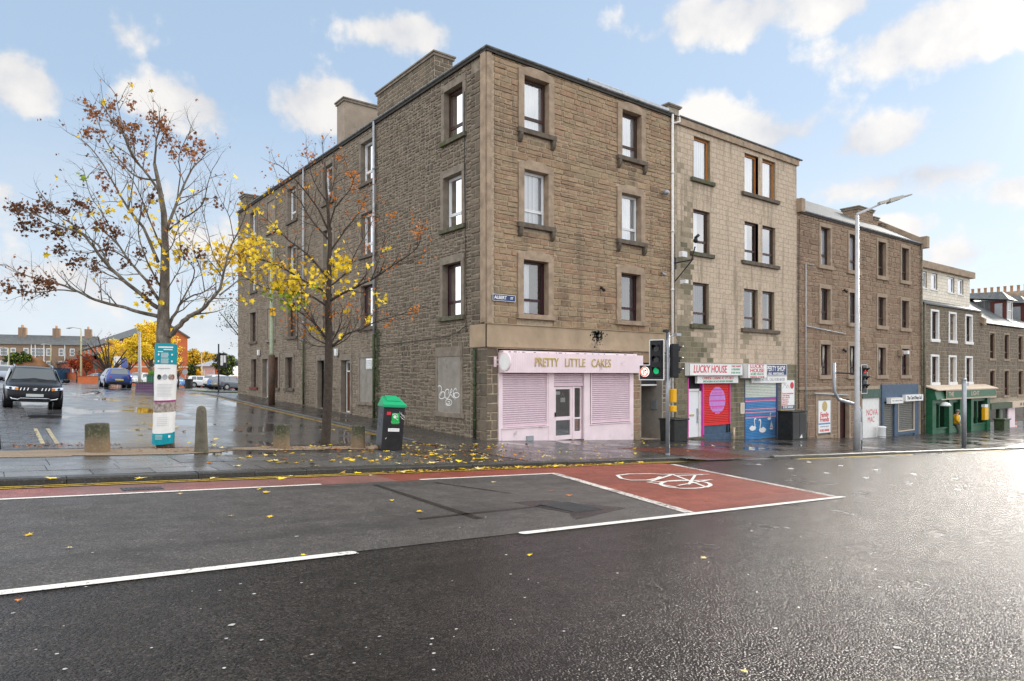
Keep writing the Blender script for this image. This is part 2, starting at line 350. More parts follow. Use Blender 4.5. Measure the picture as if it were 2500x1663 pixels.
# wet ground surfaces
def wet(name, lo, hi, r0=.12, r1=.5, grain=90, bump=.6, bdist=.006, streak=None, puddle=None, patch=None, spec=.5, pud_r=.03):
    m, t, b = new_mat(name); q = NB(t); c = q.coord()
    vo = q.n('ShaderNodeTexVoronoi'); vo.inputs['Scale'].default_value = grain; q.l(c, vo.inputs['Vector'])
    vs_ = q.n('ShaderNodeSeparateColor'); q.l(vo.outputs['Color'], vs_.inputs[0])
    fine = q.math('ADD', q.math('MULTIPLY', q.noise(c, grain, 4, .7), .5), q.math('MULTIPLY', vs_.outputs[0], .5))
    med = q.noise(c, 3.0, 6, .6)
    col = q.ramp(fine, [(.30, lo), (.72, hi), (.80, tuple(min(1, v*2.6) for v in hi))])
    col = q.mix(q.rng(med, .35, .7, 0, .5), col, tuple(v*.55 for v in lo))
    chip = q.noise(c, grain*.55, 2, .5)
    col = q.mix(q.rng(chip, .70, .76, 0, .6), col, (.22, .20, .185))
    trk = q.noise(q.coord('Object', (.12, 1.3, 1)), 1.0, 5, .6)
    col = q.mix(q.rng(trk, .5, .62, 0, .45), col, tuple(v*.6 for v in lo))
    if patch: col = q.mix(q.rng(q.noise(c, .35, 4, .6), .48, .6, 0, patch[1]), col, patch[0])
    rg = q.rng(q.noise(c, 1.1, 6, .65), .3, .7, r0, r1)
    bstr = bump
    bp = q.n('ShaderNodeBump'); bp.inputs['Distance'].default_value = bdist
    hh = q.math('ADD', q.math('MULTIPLY', vo.outputs['Distance'], -1.1), q.math('MULTIPLY', q.noise(c, grain*.5, 4), .8))
    q.l(hh, bp.inputs['Height']); bp.inputs['Strength'].default_value = bump
    if puddle is not None:
        pv = q.coord('Object', (.55, .35, 1)); pn = q.noise(pv, .9, 5, .55)
        pm = q.rng(pn, puddle, puddle+.07, 0, 1, True)
        x = q.n('ShaderNodeMix'); q.l(pm, x.inputs[0]); q.l(rg, x.inputs[2]); x.inputs[3].default_value = pud_r; rg = x.outputs[0]
        q.l(q.math('MULTIPLY', q.math('SUBTRACT', 1.04, pm), bump), bp.inputs['Strength'])
        col = q.mix(q.math('MULTIPLY', pm, .5), col, tuple(v*.5 for v in lo))
    q.l(col, b.inputs['Base Color']); q.l(rg, b.inputs['Roughness']); q.l(bp.outputs[0], b.inputs['Normal'])
    b.inputs['Specular IOR Level'].default_value = spec
    MAT[name] = m
wet('asphalt_dark', (.006, .005, .004), (.048, .039, .034), .22, .28, 62, .9, .011, spec=.25)
wet('asphalt_grey', (.040, .037, .035), (.118, .108, .10), .34, .6, 80, .9, .010, spec=.25)
wet('asphalt_side', (.075, .075, .076), (.15, .15, .152), .08, .26, 60, .22, .003, puddle=.53, spec=.8)
wet('footway', (.040, .038, .036), (.075, .070, .066), .10, .40, 80, .30, .004, puddle=.58)
wet('cycle_red', (.13, .028, .017), (.33, .075, .044), .32, .6, 80, .7, .007, spec=.3, patch=((.17, .045, .03), .6))
wet('cycle_red_worn', (.14, .045, .037), (.36, .13, .105), .22, .5, 80, .6, .006, patch=((.16, .085, .075), .7))
wet('kerb_stone', (.055, .055, .05), (.12, .115, .10), .2, .5, 50, .4, .005)
wet('kerb_dark', (.022, .021, .019), (.05, .048, .042), .2, .5, 50, .4, .005)
wet('setts', (.08, .08, .082), (.16, .16, .165), .12, .4, 40, .4, .006)
wet('tactile', (.11, .035, .022), (.17, .055, .035), .2, .5, 60, .3, .004)
wet('flag_a', (.11, .11, .112), (.18, .178, .175), .14, .40, 60, .22, .003)
wet('flag_b', (.07, .068, .066), (.12, .115, .11), .14, .40, 60, .22, .003)
wet('earth', (.07, .06, .045), (.14, .12, .09), .5, .9, 30, .6, .01)
wet('lawn', (.05, .09, .015), (.12, .16, .03), .6, .9, 30, .9, .03)
def paint_line(name, col, wear, under):
    m, t, b = new_mat(name); q = NB(t); c = q.coord()
    w1 = q.noise(c, 26, 8, .75); w2 = q.noise(c, 3, 3)
    k = q.rng(q.math('ADD', w1, q.math('MULTIPLY', w2, .35)), wear, wear+.05)
    q.l(q.mix(k, col, under), b.inputs['Base Color']); b.inputs['Roughness'].default_value = .45
    q.bump(q.noise(c, 90, 4), .4, .004, b); MAT[name] = m
paint_line('line_white', (.66, .64, .60), .75, (.07, .065, .06))
paint_line('line_white_worn', (.62, .58, .54), .67, (.10, .07, .06))
paint_line('line_yellow', (.62, .42, .05), .72, (.08, .07, .06))
paint_line('line_yellow_pale', (.62, .50, .25), .68, (.12, .12, .12))

# ------------------------------------------------------------------ mesh tools
class MB:
    def __init__(s): s.v = []; s.f = []; s.m = []; s.mi = 0
    def add(s, vs, fs, mi=None):
        o = len(s.v); s.v.extend(tuple(v) for v in vs)
        for f in fs: s.f.append(tuple(i+o for i in f)); s.m.append(s.mi if mi is None else mi)
    def hexa(s, p, mi=None):
        s.add(p, [(0,3,2,1), (4,5,6,7), (0,1,5,4), (1,2,6,5), (2,3,7,6), (3,0,4,7)], mi)
    def box(s, x0, x1, y0, y1, z0, z1, mi=None):
        if x0 > x1: x0, x1 = x1, x0
        if y0 > y1: y0, y1 = y1, y0
        if z0 > z1: z0, z1 = z1, z0
        s.hexa([(x0,y0,z0), (x1,y0,z0), (x1,y1,z0), (x0,y1,z0), (x0,y0,z1), (x1,y0,z1), (x1,y1,z1), (x0,y1,z1)], mi)
    def quad(s, a, b, c, d, mi=None): s.add([a, b, c, d], [(0,1,2,3)], mi)
    def prism(s, poly, base, ax1, ax2, ext, mi=None):
        """poly [(u,v)] in the plane base + u*ax1 + v*ax2, thickened along ext"""
        base, ax1, ax2, ext = Vector(base), Vector(ax1), Vector(ax2), Vector(ext)
        a = [base+ax1*u+ax2*v for u, v in poly]; b = [p+ext for p in a]; n = len(poly)
        s.add(a+b, [tuple(range(n))[::-1], tuple(range(n, 2*n))]+[(i, (i+1) % n, n+(i+1) % n, n+i) for i in range(n)], mi)
    def tube(s, pts, rad, n=8, mi=None, cap=True):
        pts = [Vector(p) for p in pts]
        if not hasattr(rad, '__len__'): rad = [rad]*len(pts)
        vs = []; up = None
        for i, p in enumerate(pts):
            d = (pts[min(i+1, len(pts)-1)]-pts[max(i-1, 0)])
            if d.length < 1e-9: d = Vector((0,0,1))
            d.normalize()
            if up is None: up = Vector((0,0,1)) if abs(d.z) < .9 else Vector((1,0,0))
            s1 = d.cross(up)
            if s1.length < 1e-6: s1 = d.orthogonal()
            s1.normalize(); s2 = s1.cross(d).normalized(); up = s2
            for k in range(n):
                a = 2*math.pi*k/n; vs.append(p+(s1*math.cos(a)+s2*math.sin(a))*rad[i])
        fs = [(i*n+k, i*n+(k+1) % n, (i+1)*n+(k+1) % n, (i+1)*n+k) for i in range(len(pts)-1) for k in range(n)]
        if cap: fs += [tuple(range(n))[::-1], tuple(range((len(pts)-1)*n, len(pts)*n))]
        s.add(vs, fs, mi)
    def lathe(s, prof, c=(0,0,0), n=20, mi=None, sy=1.0):
        vs = [(c[0]+r*math.cos(2*math.pi*k/n), c[1]+sy*r*math.sin(2*math.pi*k/n), c[2]+z) for r, z in prof for k in range(n)]
        fs = [(i*n+k, i*n+(k+1) % n, (i+1)*n+(k+1) % n, (i+1)*n+k) for i in range(len(prof)-1) for k in range(n)]
        fs += [tuple(range(n))[::-1], tuple(range((len(prof)-1)*n, len(prof)*n))]
        s.add(vs, fs, mi)
    def build(s, name, mats, parent=None, smooth=False, bevel=0, world=True, autos=None):
        if isinstance(mats, str): mats = [mats]
        off = Vector((0,0,0))
        if parent is not None and world:
            p = parent
            while p is not None: off += p.location; p = p.parent
        me = bpy.data.meshes.new(name)
        me.from_pydata([(v[0]-off.x, v[1]-off.y, v[2]-off.z) for v in s.v], [], s.f)
        for m in mats: me.materials.append(MAT[m])
        me.polygons.foreach_set('material_index', s.m)
        if smooth: me.polygons.foreach_set('use_smooth', [True]*len(me.polygons))
        me.update()
        o = bpy.data.objects.new(name, me); COL.objects.link(o)
        if parent is not None: o.parent = parent
        if bevel:
            b = o.modifiers.new('bevel', 'BEVEL'); b.width = bevel; b.segments = 2; b.limit_method = 'ANGLE'; b.angle_limit = R(40)
        return o
def tag(o, label, cat, group=None):
    o['label'] = label; o['category'] = cat
    if group: o['group'] = group
    return o
def thing(name, loc, label, cat, group=None, rz=0):
    o = bpy.data.objects.new(name, None); o.empty_display_size = .3; COL.objects.link(o); o.location = loc; o.rotation_euler = (0,0,rz)
    return tag(o, label, cat, group)
def struct(o): o['kind'] = 'structure'; return o
def copy_tree(o, parent=None):
    c = o.copy(); COL.objects.link(c)
    if parent is not None: c.parent = parent
    for ch in list(o.children): copy_tree(ch, c)
    return c
class Plane:
    """a facade: point at u along it, z up, d out of it"""
    def __init__(s, O, U, N): s.O = Vector(O); s.U = Vector(U); s.N = Vector(N)
    def p(s, u, z, d=0): q = s.O+s.U*u+s.N*d; return Vector((q.x, q.y, z))
FB = Plane((0,0,0), (1,0,0), (0,-1,0))
FA = Plane((0,0,0), (0,1,0), (-1,0,0))
def pbox(mb, P, u0, u1, z0, z1, d0, d1, mi=None):
    if u0 > u1: u0, u1 = u1, u0
    if d0 > d1: d0, d1 = d1, d0
    a = [P.p(u0,z0,d0), P.p(u1,z0,d0), P.p(u1,z0,d1), P.p(u0,z0,d1), P.p(u0,z1,d0), P.p(u1,z1,d0), P.p(u1,z1,d1), P.p(u0,z1,d1)]
    mb.hexa(a, mi)
def text(s, name, size, P, u, z, d, mat, parent, wide=1.0, bold=0.0, depth=.004, align='CENTER', shear=0, label=None, font_space=1.0, valign='CENTER', rot=0):
    cu = bpy.data.curves.new(name, 'FONT'); cu.body = s; cu.size = size; cu.offset = bold; cu.extrude = depth; cu.align_x = align; cu.align_y = valign
    cu.shear = shear; cu.space_character = font_space; cu.resolution_u = 3
    tmp = bpy.data.objects.new('tmp', cu); COL.objects.link(tmp)
    dg = bpy.context.evaluated_depsgraph_get(); dg.update()
    me = bpy.data.meshes.new_from_object(tmp.evaluated_get(dg)); bpy.data.objects.remove(tmp); bpy.data.curves.remove(cu)
    o_ = Vector((0,0,0))
    p = parent
    while p is not None: o_ += p.location; p = p.parent
    ca, sa = math.cos(rot), math.sin(rot)
    left = P is FA or getattr(P, 'flip', False)
    for v in me.vertices:
        x, y = v.co.x*wide, v.co.y
        x, y = x*ca-y*sa, x*sa+y*ca
        q = P.p(u+(-x if left else x), z+y, d+v.co.z); v.co = q-o_
    me.materials.clear(); me.materials.append(MAT[mat]); me.name = name
    o = bpy.data.objects.new(name, me); COL.objects.link(o); o.parent = parent
    if label: o['label'] = label
    return o
# ================================================================== GROUND
def roadz(Y): return ROADZ + .10*sstep(20, 30, Y) if Y > 0 else ROADZ
def grid_sheet(name, xs, ys, off, mat):
    mb = MB(); nx = len(xs); vs = []
    for y in ys:
        for x in xs: vs.append((x, y, gz(x, y)+(off(x, y) if callable(off) else off)))
    mb.add(vs, [(j*nx+i, j*nx+i+1, (j+1)*nx+i+1, (j+1)*nx+i) for j in range(len(ys)-1) for i in range(nx-1)])
    return struct(mb.build(name, mat, smooth=True))
def lin(a, b, n): return [a+(b-a)*i/n for i in range(n+1)]
def sheet(name, poly, off, mat):
    """a flat patch on the planar street (Y < 0); off is measured from the road surface"""
    mb = MB(); mb.add([(x, y, gz(x, y)+ROADZ+off) for x, y in poly], [tuple(range(len(poly)))])
    return struct(mb.build(name, mat))
grid_sheet('ground', [-400,-200,-120,-80]+lin(-60, 60, 30)+[90,140,240,500], [-300,-150,-80,-40]+lin(-30, 60, 22)+lin(66, 250, 24)+[330,450,700], -.30, 'earth')
# main road (planar, falling to the right)
sheet('road', [(-60,-30), (110,-30), (110,-6.2), (-60,-6.2)], 0, 'asphalt_dark')
sheet('road_lane', [(-40,-12.26), (-4.9,-12.26), (-3.55,-7.6), (-40,-7.6)], .004, 'asphalt_grey')
# patches and sealed cracks in the lane
sheet('road_patch', [(-8.05,-7.9), (-7.95,-7.9), (-8.1,-11.3), (-8.24,-11.3)], .007, 'asphalt_dark')
sheet('road_patch', [(-8.9,-10.95), (-6.2,-10.75), (-6.2,-10.82), (-8.9,-11.05)], .007, 'asphalt_dark')
sheet('road_patch', [(-6.9,-8.0), (-6.82,-8.0), (-6.3,-9.6), (-6.4,-9.6)], .007, 'asphalt_dark')
sheet('road_patch', [(-6.9,-10.4), (-6.3,-10.4), (-5.6,-11.5), (-7.0,-11.9), (-6.9,-11.7), (-6.75,-11.5)], .007, 'asphalt_dark')
# far side of the crossing lies a step lower where the kerb drops
sheet('cycle_lane', [(-40,-7.6), (-7.4,-7.6), (-7.4,-6.62), (-40,-6.62)], .005, 'cycle_red_worn')
sheet('cycle_lane', [(-7.4,-7.6), (-3.6,-7.6), (1.05,-6.98), (1.05,-6.62), (-7.4,-6.62)], .005, 'cycle_red')
sheet('cycle_box', [(-4.95,-12.2), (-.78,-12.2), (1.05,-6.98), (-3.6,-7.6)], .006, 'cycle_red')
def line(name, p0, p1, w, off, mat):
    d = Vector((p1[0]-p0[0], p1[1]-p0[1])); n = Vector((-d.y, d.x)).normalized()*w/2
    return sheet(name, [(p0[0]-n.x,p0[1]-n.y), (p1[0]-n.x,p1[1]-n.y), (p1[0]+n.x,p1[1]+n.y), (p0[0]+n.x,p0[1]+n.y)], off, mat)
def rounded(name, x0, x1, y, w, off, mat):
    pts = [(x1+w/2*math.sin(a), y-w/2*math.cos(a)) for a in lin(0, math.pi, 6)]+[(x0-w/2*math.sin(a), y+w/2*math.cos(a)) for a in lin(0, math.pi, 6)]
    return sheet(name, pts, off, mat)
for a, b in ((-18.0,-10.42), (-8.22,-.60)): rounded('centre_line', a, b, -12.3, .13, .010, 'line_white')
for a, b in ((-24,-8.87), (-6.88,-3.6)): rounded('cycle_lane_line', a, b, -7.56, .10, .010, 'line_white')
line('stop_line', (-3.62,-7.56), (-5.0,-12.22), .20, .0115, 'line_white_worn')
line('stop_line', (1.08,-6.95), (-.72,-12.22), .17, .0115, 'line_white_worn')
for y in (-6.36, -6.52): line('double_yellow_line', (-40,y), (3.2,y), .06, .010, 'line_yellow')
line('yellow_line', (7.2,-6.95), (15.6,-7.0), .14, .010, 'line_yellow'); line('yellow_line', (20.5,-6.9), (27.5,-6.85), .12, .010, 'line_yellow')
# bicycle symbol painted in the box
def bicycle():
    mb = MB()
    # symbol plane: s along the lane (+X), t across (-Y to +Y)
    O = (-1.85, -9.35)
    def pt(s, t):    # s: along wheelbase (photo x), t: up the bike (photo up)
        return (O[0]+s*.55+t*.95, O[1]-s*1.02+t*.42)
    def P3(s, t, k=.0125): x, y = pt(s, t); return (x, y, gz(x, y)+ROADZ+k)
    def seg(a, b, w):
        d = Vector((b[0]-a[0], b[1]-a[1])).normalized(); n = Vector((-d.y, d.x))*w/2
        mb.quad(P3(a[0]-n.x, a[1]-n.y), P3(b[0]-n.x, b[1]-n.y), P3(b[0]+n.x, b[1]+n.y), P3(a[0]+n.x, a[1]+n.y))
    def pix(px, py):
        x, y, z, t = hitg(px*1.0607, py*1.0607, ROADZ); return x, y
    def stroke(pp, w, k=.0125, closed=False):
        q = [Vector(pix(*p)) for p in pp]; n = len(q); L = []
        for i in range(n):
            a = q[(i-1) % n] if closed or i else q[i]; b = q[(i+1) % n] if closed or i < n-1 else q[i]
            d = (b-a).normalized(); nn = Vector((-d.y, d.x))*w/2; L.append((q[i]-nn, q[i]+nn))
        vs = [(v.x, v.y, gz(v.x, v.y)+ROADZ+k) for pr in L for v in pr]
        m = n if closed else n-1
        mb.add(vs, [(2*i, 2*((i+1) % n), 2*((i+1) % n)+1, 2*i+1) for i in range(m)])
    def ring(cx, cy, rx, ry, skew, w, k, a0=0, a1=360):
        stroke([(cx+rx*math.cos(R(a))+skew*math.sin(R(a)), cy+ry*math.sin(R(a))) for a in range(a0, a1, 15)], w, k, a1-a0 == 360)
    ring(1578, 1116.5, 57, 9.5, 6, .085, .0125)
    stroke([(1548,1094.5), (1500,1092), (1448,1092.5), (1421,1096), (1430,1103), (1452,1107), (1490,1106.5), (1512,1103), (1520,1099)], .085, .0125)
    stroke([(1490,1111), (1556,1123)], .07, .0135); stroke([(1505,1111), (1640,1106)], .06, .0140)
    stroke([(1497,1110), (1548,1094)], .07, .0145); stroke([(1548,1094), (1628,1124)], .07, .0150)
    stroke([(1553,1097), (1618,1094.5)], .07, .0155); stroke([(1560,1120), (1635,1106)], .06, .0160)
    stroke([(1528,1093), (1632,1093.5)], .06, .0165); stroke([(1600,1096), (1585,1117)], .06, .0170)
    struct(mb.build('bicycle_symbol', 'line_white'))
bicycle()
# small square crossing studs on the dark road beyond the box
for i in range(9):
    for row, (y0, y1) in enumerate(((-7.6, -16.5),)):
        pass
mb = MB()
for k in range(8):
    y = -7.7-k*1.02
    for x in (3.9, 6.6):
        xx = x-.08*k; mb.box(xx-.05, xx+.05, y-.05, y+.05, gz(xx, y)+ROADZ+.001, gz(xx, y)+ROADZ+.012)
struct(mb.build('crossing_stud', 'line_white'))
# kerb and pavement in front of the shops
def kerb(name, p0, p1, w, top, off_road, mat, seglen=.92, inner=None):
    """a run of kerb stones from p0 to p1; top/off measured from gz"""
    mb = MB(); d = Vector((p1[0]-p0[0], p1[1]-p0[1], 0)); L = d.length; d.normalize(); n = Vector((-d.y, d.x, 0))
    k = max(1, int(L/seglen)); rnd = random.Random(int(L*10))
    for i in range(k):
        a = Vector((*p0, 0))+d*(L*i/k+.004); b = Vector((*p0, 0))+d*(L*(i+1)/k-.004); j = rnd.uniform(-.006, .006)
        def Z(p, o): return Vector((p.x, p.y, gz(p.x, p.y)+o+j))
        t = top; c = .025
        prof = [(0, off_road-.05), (0, t-c), (c*.35, t-c*.3), (c, t), (w, t), (w, off_road-.05)]
        vs = [Z(a+n*u, v) for u, v in prof]+[Z(b+n*u, v) for u, v in prof]; m = len(prof)
        mb.add(vs, [tuple(range(m))[::-1], tuple(range(m, 2*m))]+[(q, (q+1) % m, m+(q+1) % m, m+q) for q in range(m)])
    return struct(mb.build(name, mat))
kerb('kerb', (-45,-6.22), (2.6,-6.30), .26, .008, ROADZ, 'kerb_dark')
kerb('kerb', (2.6,-6.30), (6.3,-6.72), .16, -.075, ROADZ, 'kerb_stone')
kerb('kerb', (6.3,-6.72), (27,-6.78), .16, .006, ROADZ, 'kerb_stone')
kerb('kerb', (27,-6.78), (90,-6.2), .16, .006, ROADZ, 'kerb_stone')
def psheet(name, poly, off, mat):
    mb = MB(); mb.add([(x, y, gz(x, y)+off) for x, y in poly], [tuple(range(len(poly)))]); return struct(mb.build(name, mat))
psheet('pavement', [(-3.0,-6.0), (2.2,-6.05), (2.2,.3), (-3.0,.3)], 0, 'footway')
# dipped part at the crossing
mbp = MB(); 
for (xa, xb, da, db) in ((2.2,3.2,0,.07), (3.2,6.0,.07,.07), (6.0,7.2,.07,0)):
    def zz(x, y, dep): return gz(x, y)-dep*sstep(-3.5, -6.2, y) if False else gz(x, y)-dep*max(0, min(1, (-3.2-y)/3.0))
    ys = [.3, -3.2, -4.2, -5.2, -6.56]
    for i in range(4):
        mbp.quad((xa, ys[i+1], zz(xa, ys[i+1], da)), (xb, ys[i+1], zz(xb, ys[i+1], db)), (xb, ys[i], zz(xb, ys[i], db)), (xa, ys[i], zz(xa, ys[i], da)))
struct(mbp.build('pavement', 'footway'))
psheet('pavement', [(7.2,-6.62), (27,-6.65), (27,.3), (7.2,.3)], 0, 'footway')
psheet('pavement', [(27,-6.65), (110,-5.9), (110,.3), (27,.3)], 0, 'footway')
# red blister paving at the crossing
mbt = MB(); rnd = random.Random(4)
for i in range(9):
    for j in range(9):
        x = 3.2+i*.31+.12*j-0.4; y = -3.3-j*.33
        if x > 6.1 or y < -6.4: continue
        z = lambda x, y: gz(x, y)-.07*max(0, min(1, (-3.2-y)/3.0))
        mbt.quad((x, y-.32, z(x, y-.32)+.006), (x+.30, y-.32, z(x+.3, y-.32)+.006), (x+.30, y, z(x+.3, y)+.006), (x, y, z(x, y)+.006))
        for a in (.06, .13, .20, .26):
            for c in (.06, .14, .22, .28):
                mbt.box(x+a-.014, x+a+.014, y-c-.014, y-c+.014, z(x+a, y-c)+.006, z(x+a, y-c)+.012)
struct(mbt.build('tactile_paving', 'tactile'))
# drain covers
def cover(name, x0, y0, w, l, z, mat='dark_metal', ang=0, label='', pav=False):
    mb = MB(); o = 0 if pav else ROADZ
    def Q(u, v, h): x = x0+u*math.cos(ang)-v*math.sin(ang); y = y0+u*math.sin(ang)+v*math.cos(ang); return (x, y, gz(x, y)+o+h)
    def bx(u0, u1, v0, v1, h0, h1): mb.hexa([Q(u0,v0,h0), Q(u1,v0,h0), Q(u1,v1,h0), Q(u0,v1,h0), Q(u0,v0,h1), Q(u1,v0,h1), Q(u1,v1,h1), Q(u0,v1,h1)])
    bx(0, w, 0, l, 0, z)
    n = 9
    for i in range(n): bx(w*(i+.2)/n, w*(i+.7)/n, .03, l-.03, z, z+.006)
    return tag(mb.build(name, mat), label, 'drain cover')
cover('manhole_cover', -6.62, -11.45, .62, .75, .010, ang=.05, label='rectangular iron manhole cover set in the grey lane before the stop line')
cover('gully_grate', -11.72, -7.3, .55, .32, .010, ang=0, label='iron gully grate in the worn red cycle lane')
# flagstones of the near pavement
def flags():
    mbs = [MB(), MB()]; rnd = random.Random(3)
    rows = [(-6.0,-5.32), (-5.31,-4.55), (-4.54,-3.82), (-3.81,-3.25)]
    for (a, b) in rows:
        x = -44+rnd.uniform(0, .8)
        while x < -5.2:
            L = rnd.uniform(.78, 1.15); j = rnd.uniform(-.004, .004)
            t = rnd.uniform(-.004, .004)
            x1 = min(x+L-.012, -5.2); g = lambda X, Y, k: (X, Y, gz(X, Y)+.012+j+k)
            m = mbs[rnd.random() < .45+.5*(x > -9.5)]
            v = [g(x, a, t), g(x1, a, -t), g(x1, b, t), g(x, b, -t)]
            lo = [(p[0], p[1], p[2]-.03) for p in v]
            m.hexa(lo+v); x += L
    struct(mbs[0].build('paving_flags', 'flag_a')); struct(mbs[1].build('paving_flags', 'flag_b'))
flags()
psheet('pavement', [(-45,-6.0), (-3.0,-6.0), (-3.0,-3.3), (-45,-3.3)], -.006, 'kerb_dark')
psheet('pavement', [(-45,-3.3), (-3.0,-3.3), (-3.0,.0), (-4.2,.0), (-8.6,-1.15), (-45,-1.15)], -.004, 'footway')
def patch(name, pts, off, mat, n=14, wob=.12, seed=1):
    """an irregular island of loose surface"""
    rnd = random.Random(seed); x0, y0, rx, ry = pts; mb = MB()
    vs = [(x0, y0, gz(x0, y0)+off+.02)]
    for k in range(n):
        a = 2*math.pi*k/n; r = 1+rnd.uniform(-wob, wob); x = x0+rx*r*math.cos(a); y = y0+ry*r*math.sin(a); vs.append((x, y, gz(x, y)+off))
    mb.add(vs, [(0, 1+k, 1+(k+1) % n) for k in range(n)]); return struct(mb.build(name, mat, smooth=True))
patch('gravel_bed', (-11.2, -2.1, 2.4, .75), .004, 'gravel', 30, .07, 2); patch('gravel_bed', (-7.4, -1.75, 1.3, .55), .004, 'gravel', 24, .09, 3); patch('gravel_bed', (-5.6,-1.9,.95,.5), .006, 'gravel', 24, .09, 5)
psheet('gravel_bed', [(-45,-2.9), (-12.0,-2.9), (-12.0,-1.6), (-45,-1.6)], .002, 'gravel')
# side street
xs = lin(-13.05, -2.55, 7); ys = [-1.15, -.6, 0]+lin(1, 40, 39)
grid_sheet('side_road', xs, ys, lambda x, y: (ROADZ+.035)*min(1, max(0, (y+1.15)/2.2)) if y < 1.1 else -.065+.06*sstep(22, 32, y), 'asphalt_side')
grid_sheet('side_road', [-60,-40]+lin(-30, -2.5, 8)+lin(0, 60, 8), lin(40, 250, 50), -.004, 'asphalt_side')
grid_sheet('side_road', lin(-2.5, 14, 5), lin(30.6, 40, 4), -.02, 'footway')
grid_sheet('pavement', [-2.36,-1.2,.0,.3], [0]+lin(.5, 30.6, 40), 0, 'footway')
kerb('kerb', (-2.55,30), (-2.52,.4), .16, .004, -.09, 'kerb_stone')
kerb('kerb', (-3.4,36), (-2.55,30), .16, .004, -.09, 'kerb_stone')
grid_sheet('pavement', [-30,-22,-16,-13.35], [-1.15]+lin(0, 40, 26), 0, 'footway')
kerb('kerb', (-13.12,-1.1), (-13.12,40), .16, .004, -.09, 'kerb_stone')
def setts():
    mb = MB(); rnd = random.Random(8)
    y = -.9
    while y < 26:
        h = rnd.uniform(.13, .18); x = -13.10
        while x < -12.5:
            w = rnd.uniform(.16, .24); z = -.055+rnd.uniform(-.008, .008); o = .06*sstep(22, 32, y)
            g = lambda X, Y, k: (X, Y, gz(X, Y)+k+o)
            a, b, c, d = x+.008, x+w-.008, y+.008, y+h-.008
            mb.hexa([g(a,c,z-.04), g(b,c,z-.04), g(b,d,z-.04), g(a,d,z-.04), g(a+.01,c+.01,z), g(b-.01,c+.01,z), g(b-.01,d-.01,z), g(a+.01,d-.01,z)])
            x += w
        y += h
    struct(mb.build('setts', 'setts'))
setts()
def sline(name, pts, w, mat):
    """thin painted line on the side street, following its surface"""
    mb = MB(); vs = []
    for i, (x, y) in enumerate(pts):
        for s in (-1, 1):
            X = x+s*w/2; k = (ROADZ+.035) if y < 22 else -.065+.06*sstep(22, 32, y); vs.append((X, y, gz(X, y)+k+.012))
    mb.add(vs, [(2*i, 2*i+1, 2*i+3, 2*i+2) for i in range(len(pts)-1)]); struct(mb.build(name, mat))
for x in (-2.78, -2.94): sline('double_yellow_line', [(x, y) for y in lin(1.3, 29, 50)], .06, 'line_yellow')
for x in (-12.3, -12.02): sline('double_yellow_line', [(x, y) for y in lin(.6, 4.2, 10)], .09, 'line_yellow_pale')
sline('parking_line', [(-11.0, y) for y in (20, 20.12)], 5.0, 'line_white'); 
# lawns beside the car park
grid_sheet('lawn', lin(-1.2, 8, 5), lin(33.5, 39.0, 5), .03, 'lawn'); grid_sheet('lawn', lin(-3.5, 1.6, 4), lin(50, 54, 4), .03, 'lawn')
# ================================================================== WALLS
def wall_panel(mb, P, u0, u1, z0, z1, holes, d=0, mi=0, zb=None):
    """flat panel with real openings; zb(u) gives a sloping foot"""
    us = sorted({u0, u1, *[h[0] for h in holes], *[h[1] for h in holes]}); zs = sorted({z0, z1, *[h[2] for h in holes], *[h[3] for h in holes]})
    us = [u for u in us if u0-1e-6 <= u <= u1+1e-6]; zs = [z for z in zs if z0-1e-6 <= z <= z1+1e-6]
    for i in range(len(us)-1):
        for j in range(len(zs)-1):
            cu, cz = (us[i]+us[i+1])/2, (zs[j]+zs[j+1])/2
            if any(h[0] < cu < h[1] and h[2] < cz < h[3] for h in holes): continue
            mb.quad(P.p(us[i],zs[j],d), P.p(us[i+1],zs[j],d), P.p(us[i+1],zs[j+1],d), P.p(us[i],zs[j+1],d), mi)
_CN = [(.0,.35,.7,1.), (.0,.5,1.)]
def stone_patch(mb, P, u0, u1, z0, z1, depth, rnd, mi, rough, gap, jit):
    """one block: outline a little out of true, face pillowed and broken"""
    a0, a1, b0, b1 = u0+gap, u1-gap, z0+gap, z1-gap
    if a1-a0 < .03 or b1-b0 < .03: return
    c = [(a0+rnd.uniform(0, jit), b0+rnd.uniform(0, jit)), (a1-rnd.uniform(0, jit), b0+rnd.uniform(0, jit)), (a1-rnd.uniform(0, jit), b1-rnd.uniform(0, jit)), (a0+rnd.uniform(0, jit), b1-rnd.uniform(0, jit))]
    def bil(s, t):
        x = (c[0][0]*(1-s)+c[1][0]*s)*(1-t)+(c[3][0]*(1-s)+c[2][0]*s)*t
        y = (c[0][1]*(1-s)+c[1][1]*s)*(1-t)+(c[3][1]*(1-s)+c[2][1]*s)*t
        return x, y
    w, h = a1-a0, b1-b0
    e = min(.018, w*.2); f = min(.018, h*.22)
    S_ = [0, e/w, .36, .68, 1-e/w, 1]; T_ = [0, f/h, .5, 1-f/h, 1]
    top = depth*rnd.uniform(.45, 1.0); tilt = rnd.uniform(-.4, .4)*depth; tz = rnd.uniform(-.3, .5)*depth
    vs = []
    for j, t in enumerate(T_):
        for i, s in enumerate(S_):
            edge = i in (0, 5) or j in (0, 4)
            x, y = bil(s, t)
            if edge:
                d = -.006
                if i in (0, 5) and j in (0, 4): x += (e*.45)*(1 if i == 0 else -1); y += (f*.45)*(1 if j == 0 else -1)
            else: d = top+tilt*(s-.5)+tz*(t-.5)*-1+rough*rnd.uniform(-1, 1)
            vs.append(P.p(x, y, max(d, -.006)))
    mb.add(vs, [(j*6+i, j*6+i+1, (j+1)*6+i+1, (j+1)*6+i) for j in range(4) for i in range(5)], mi)
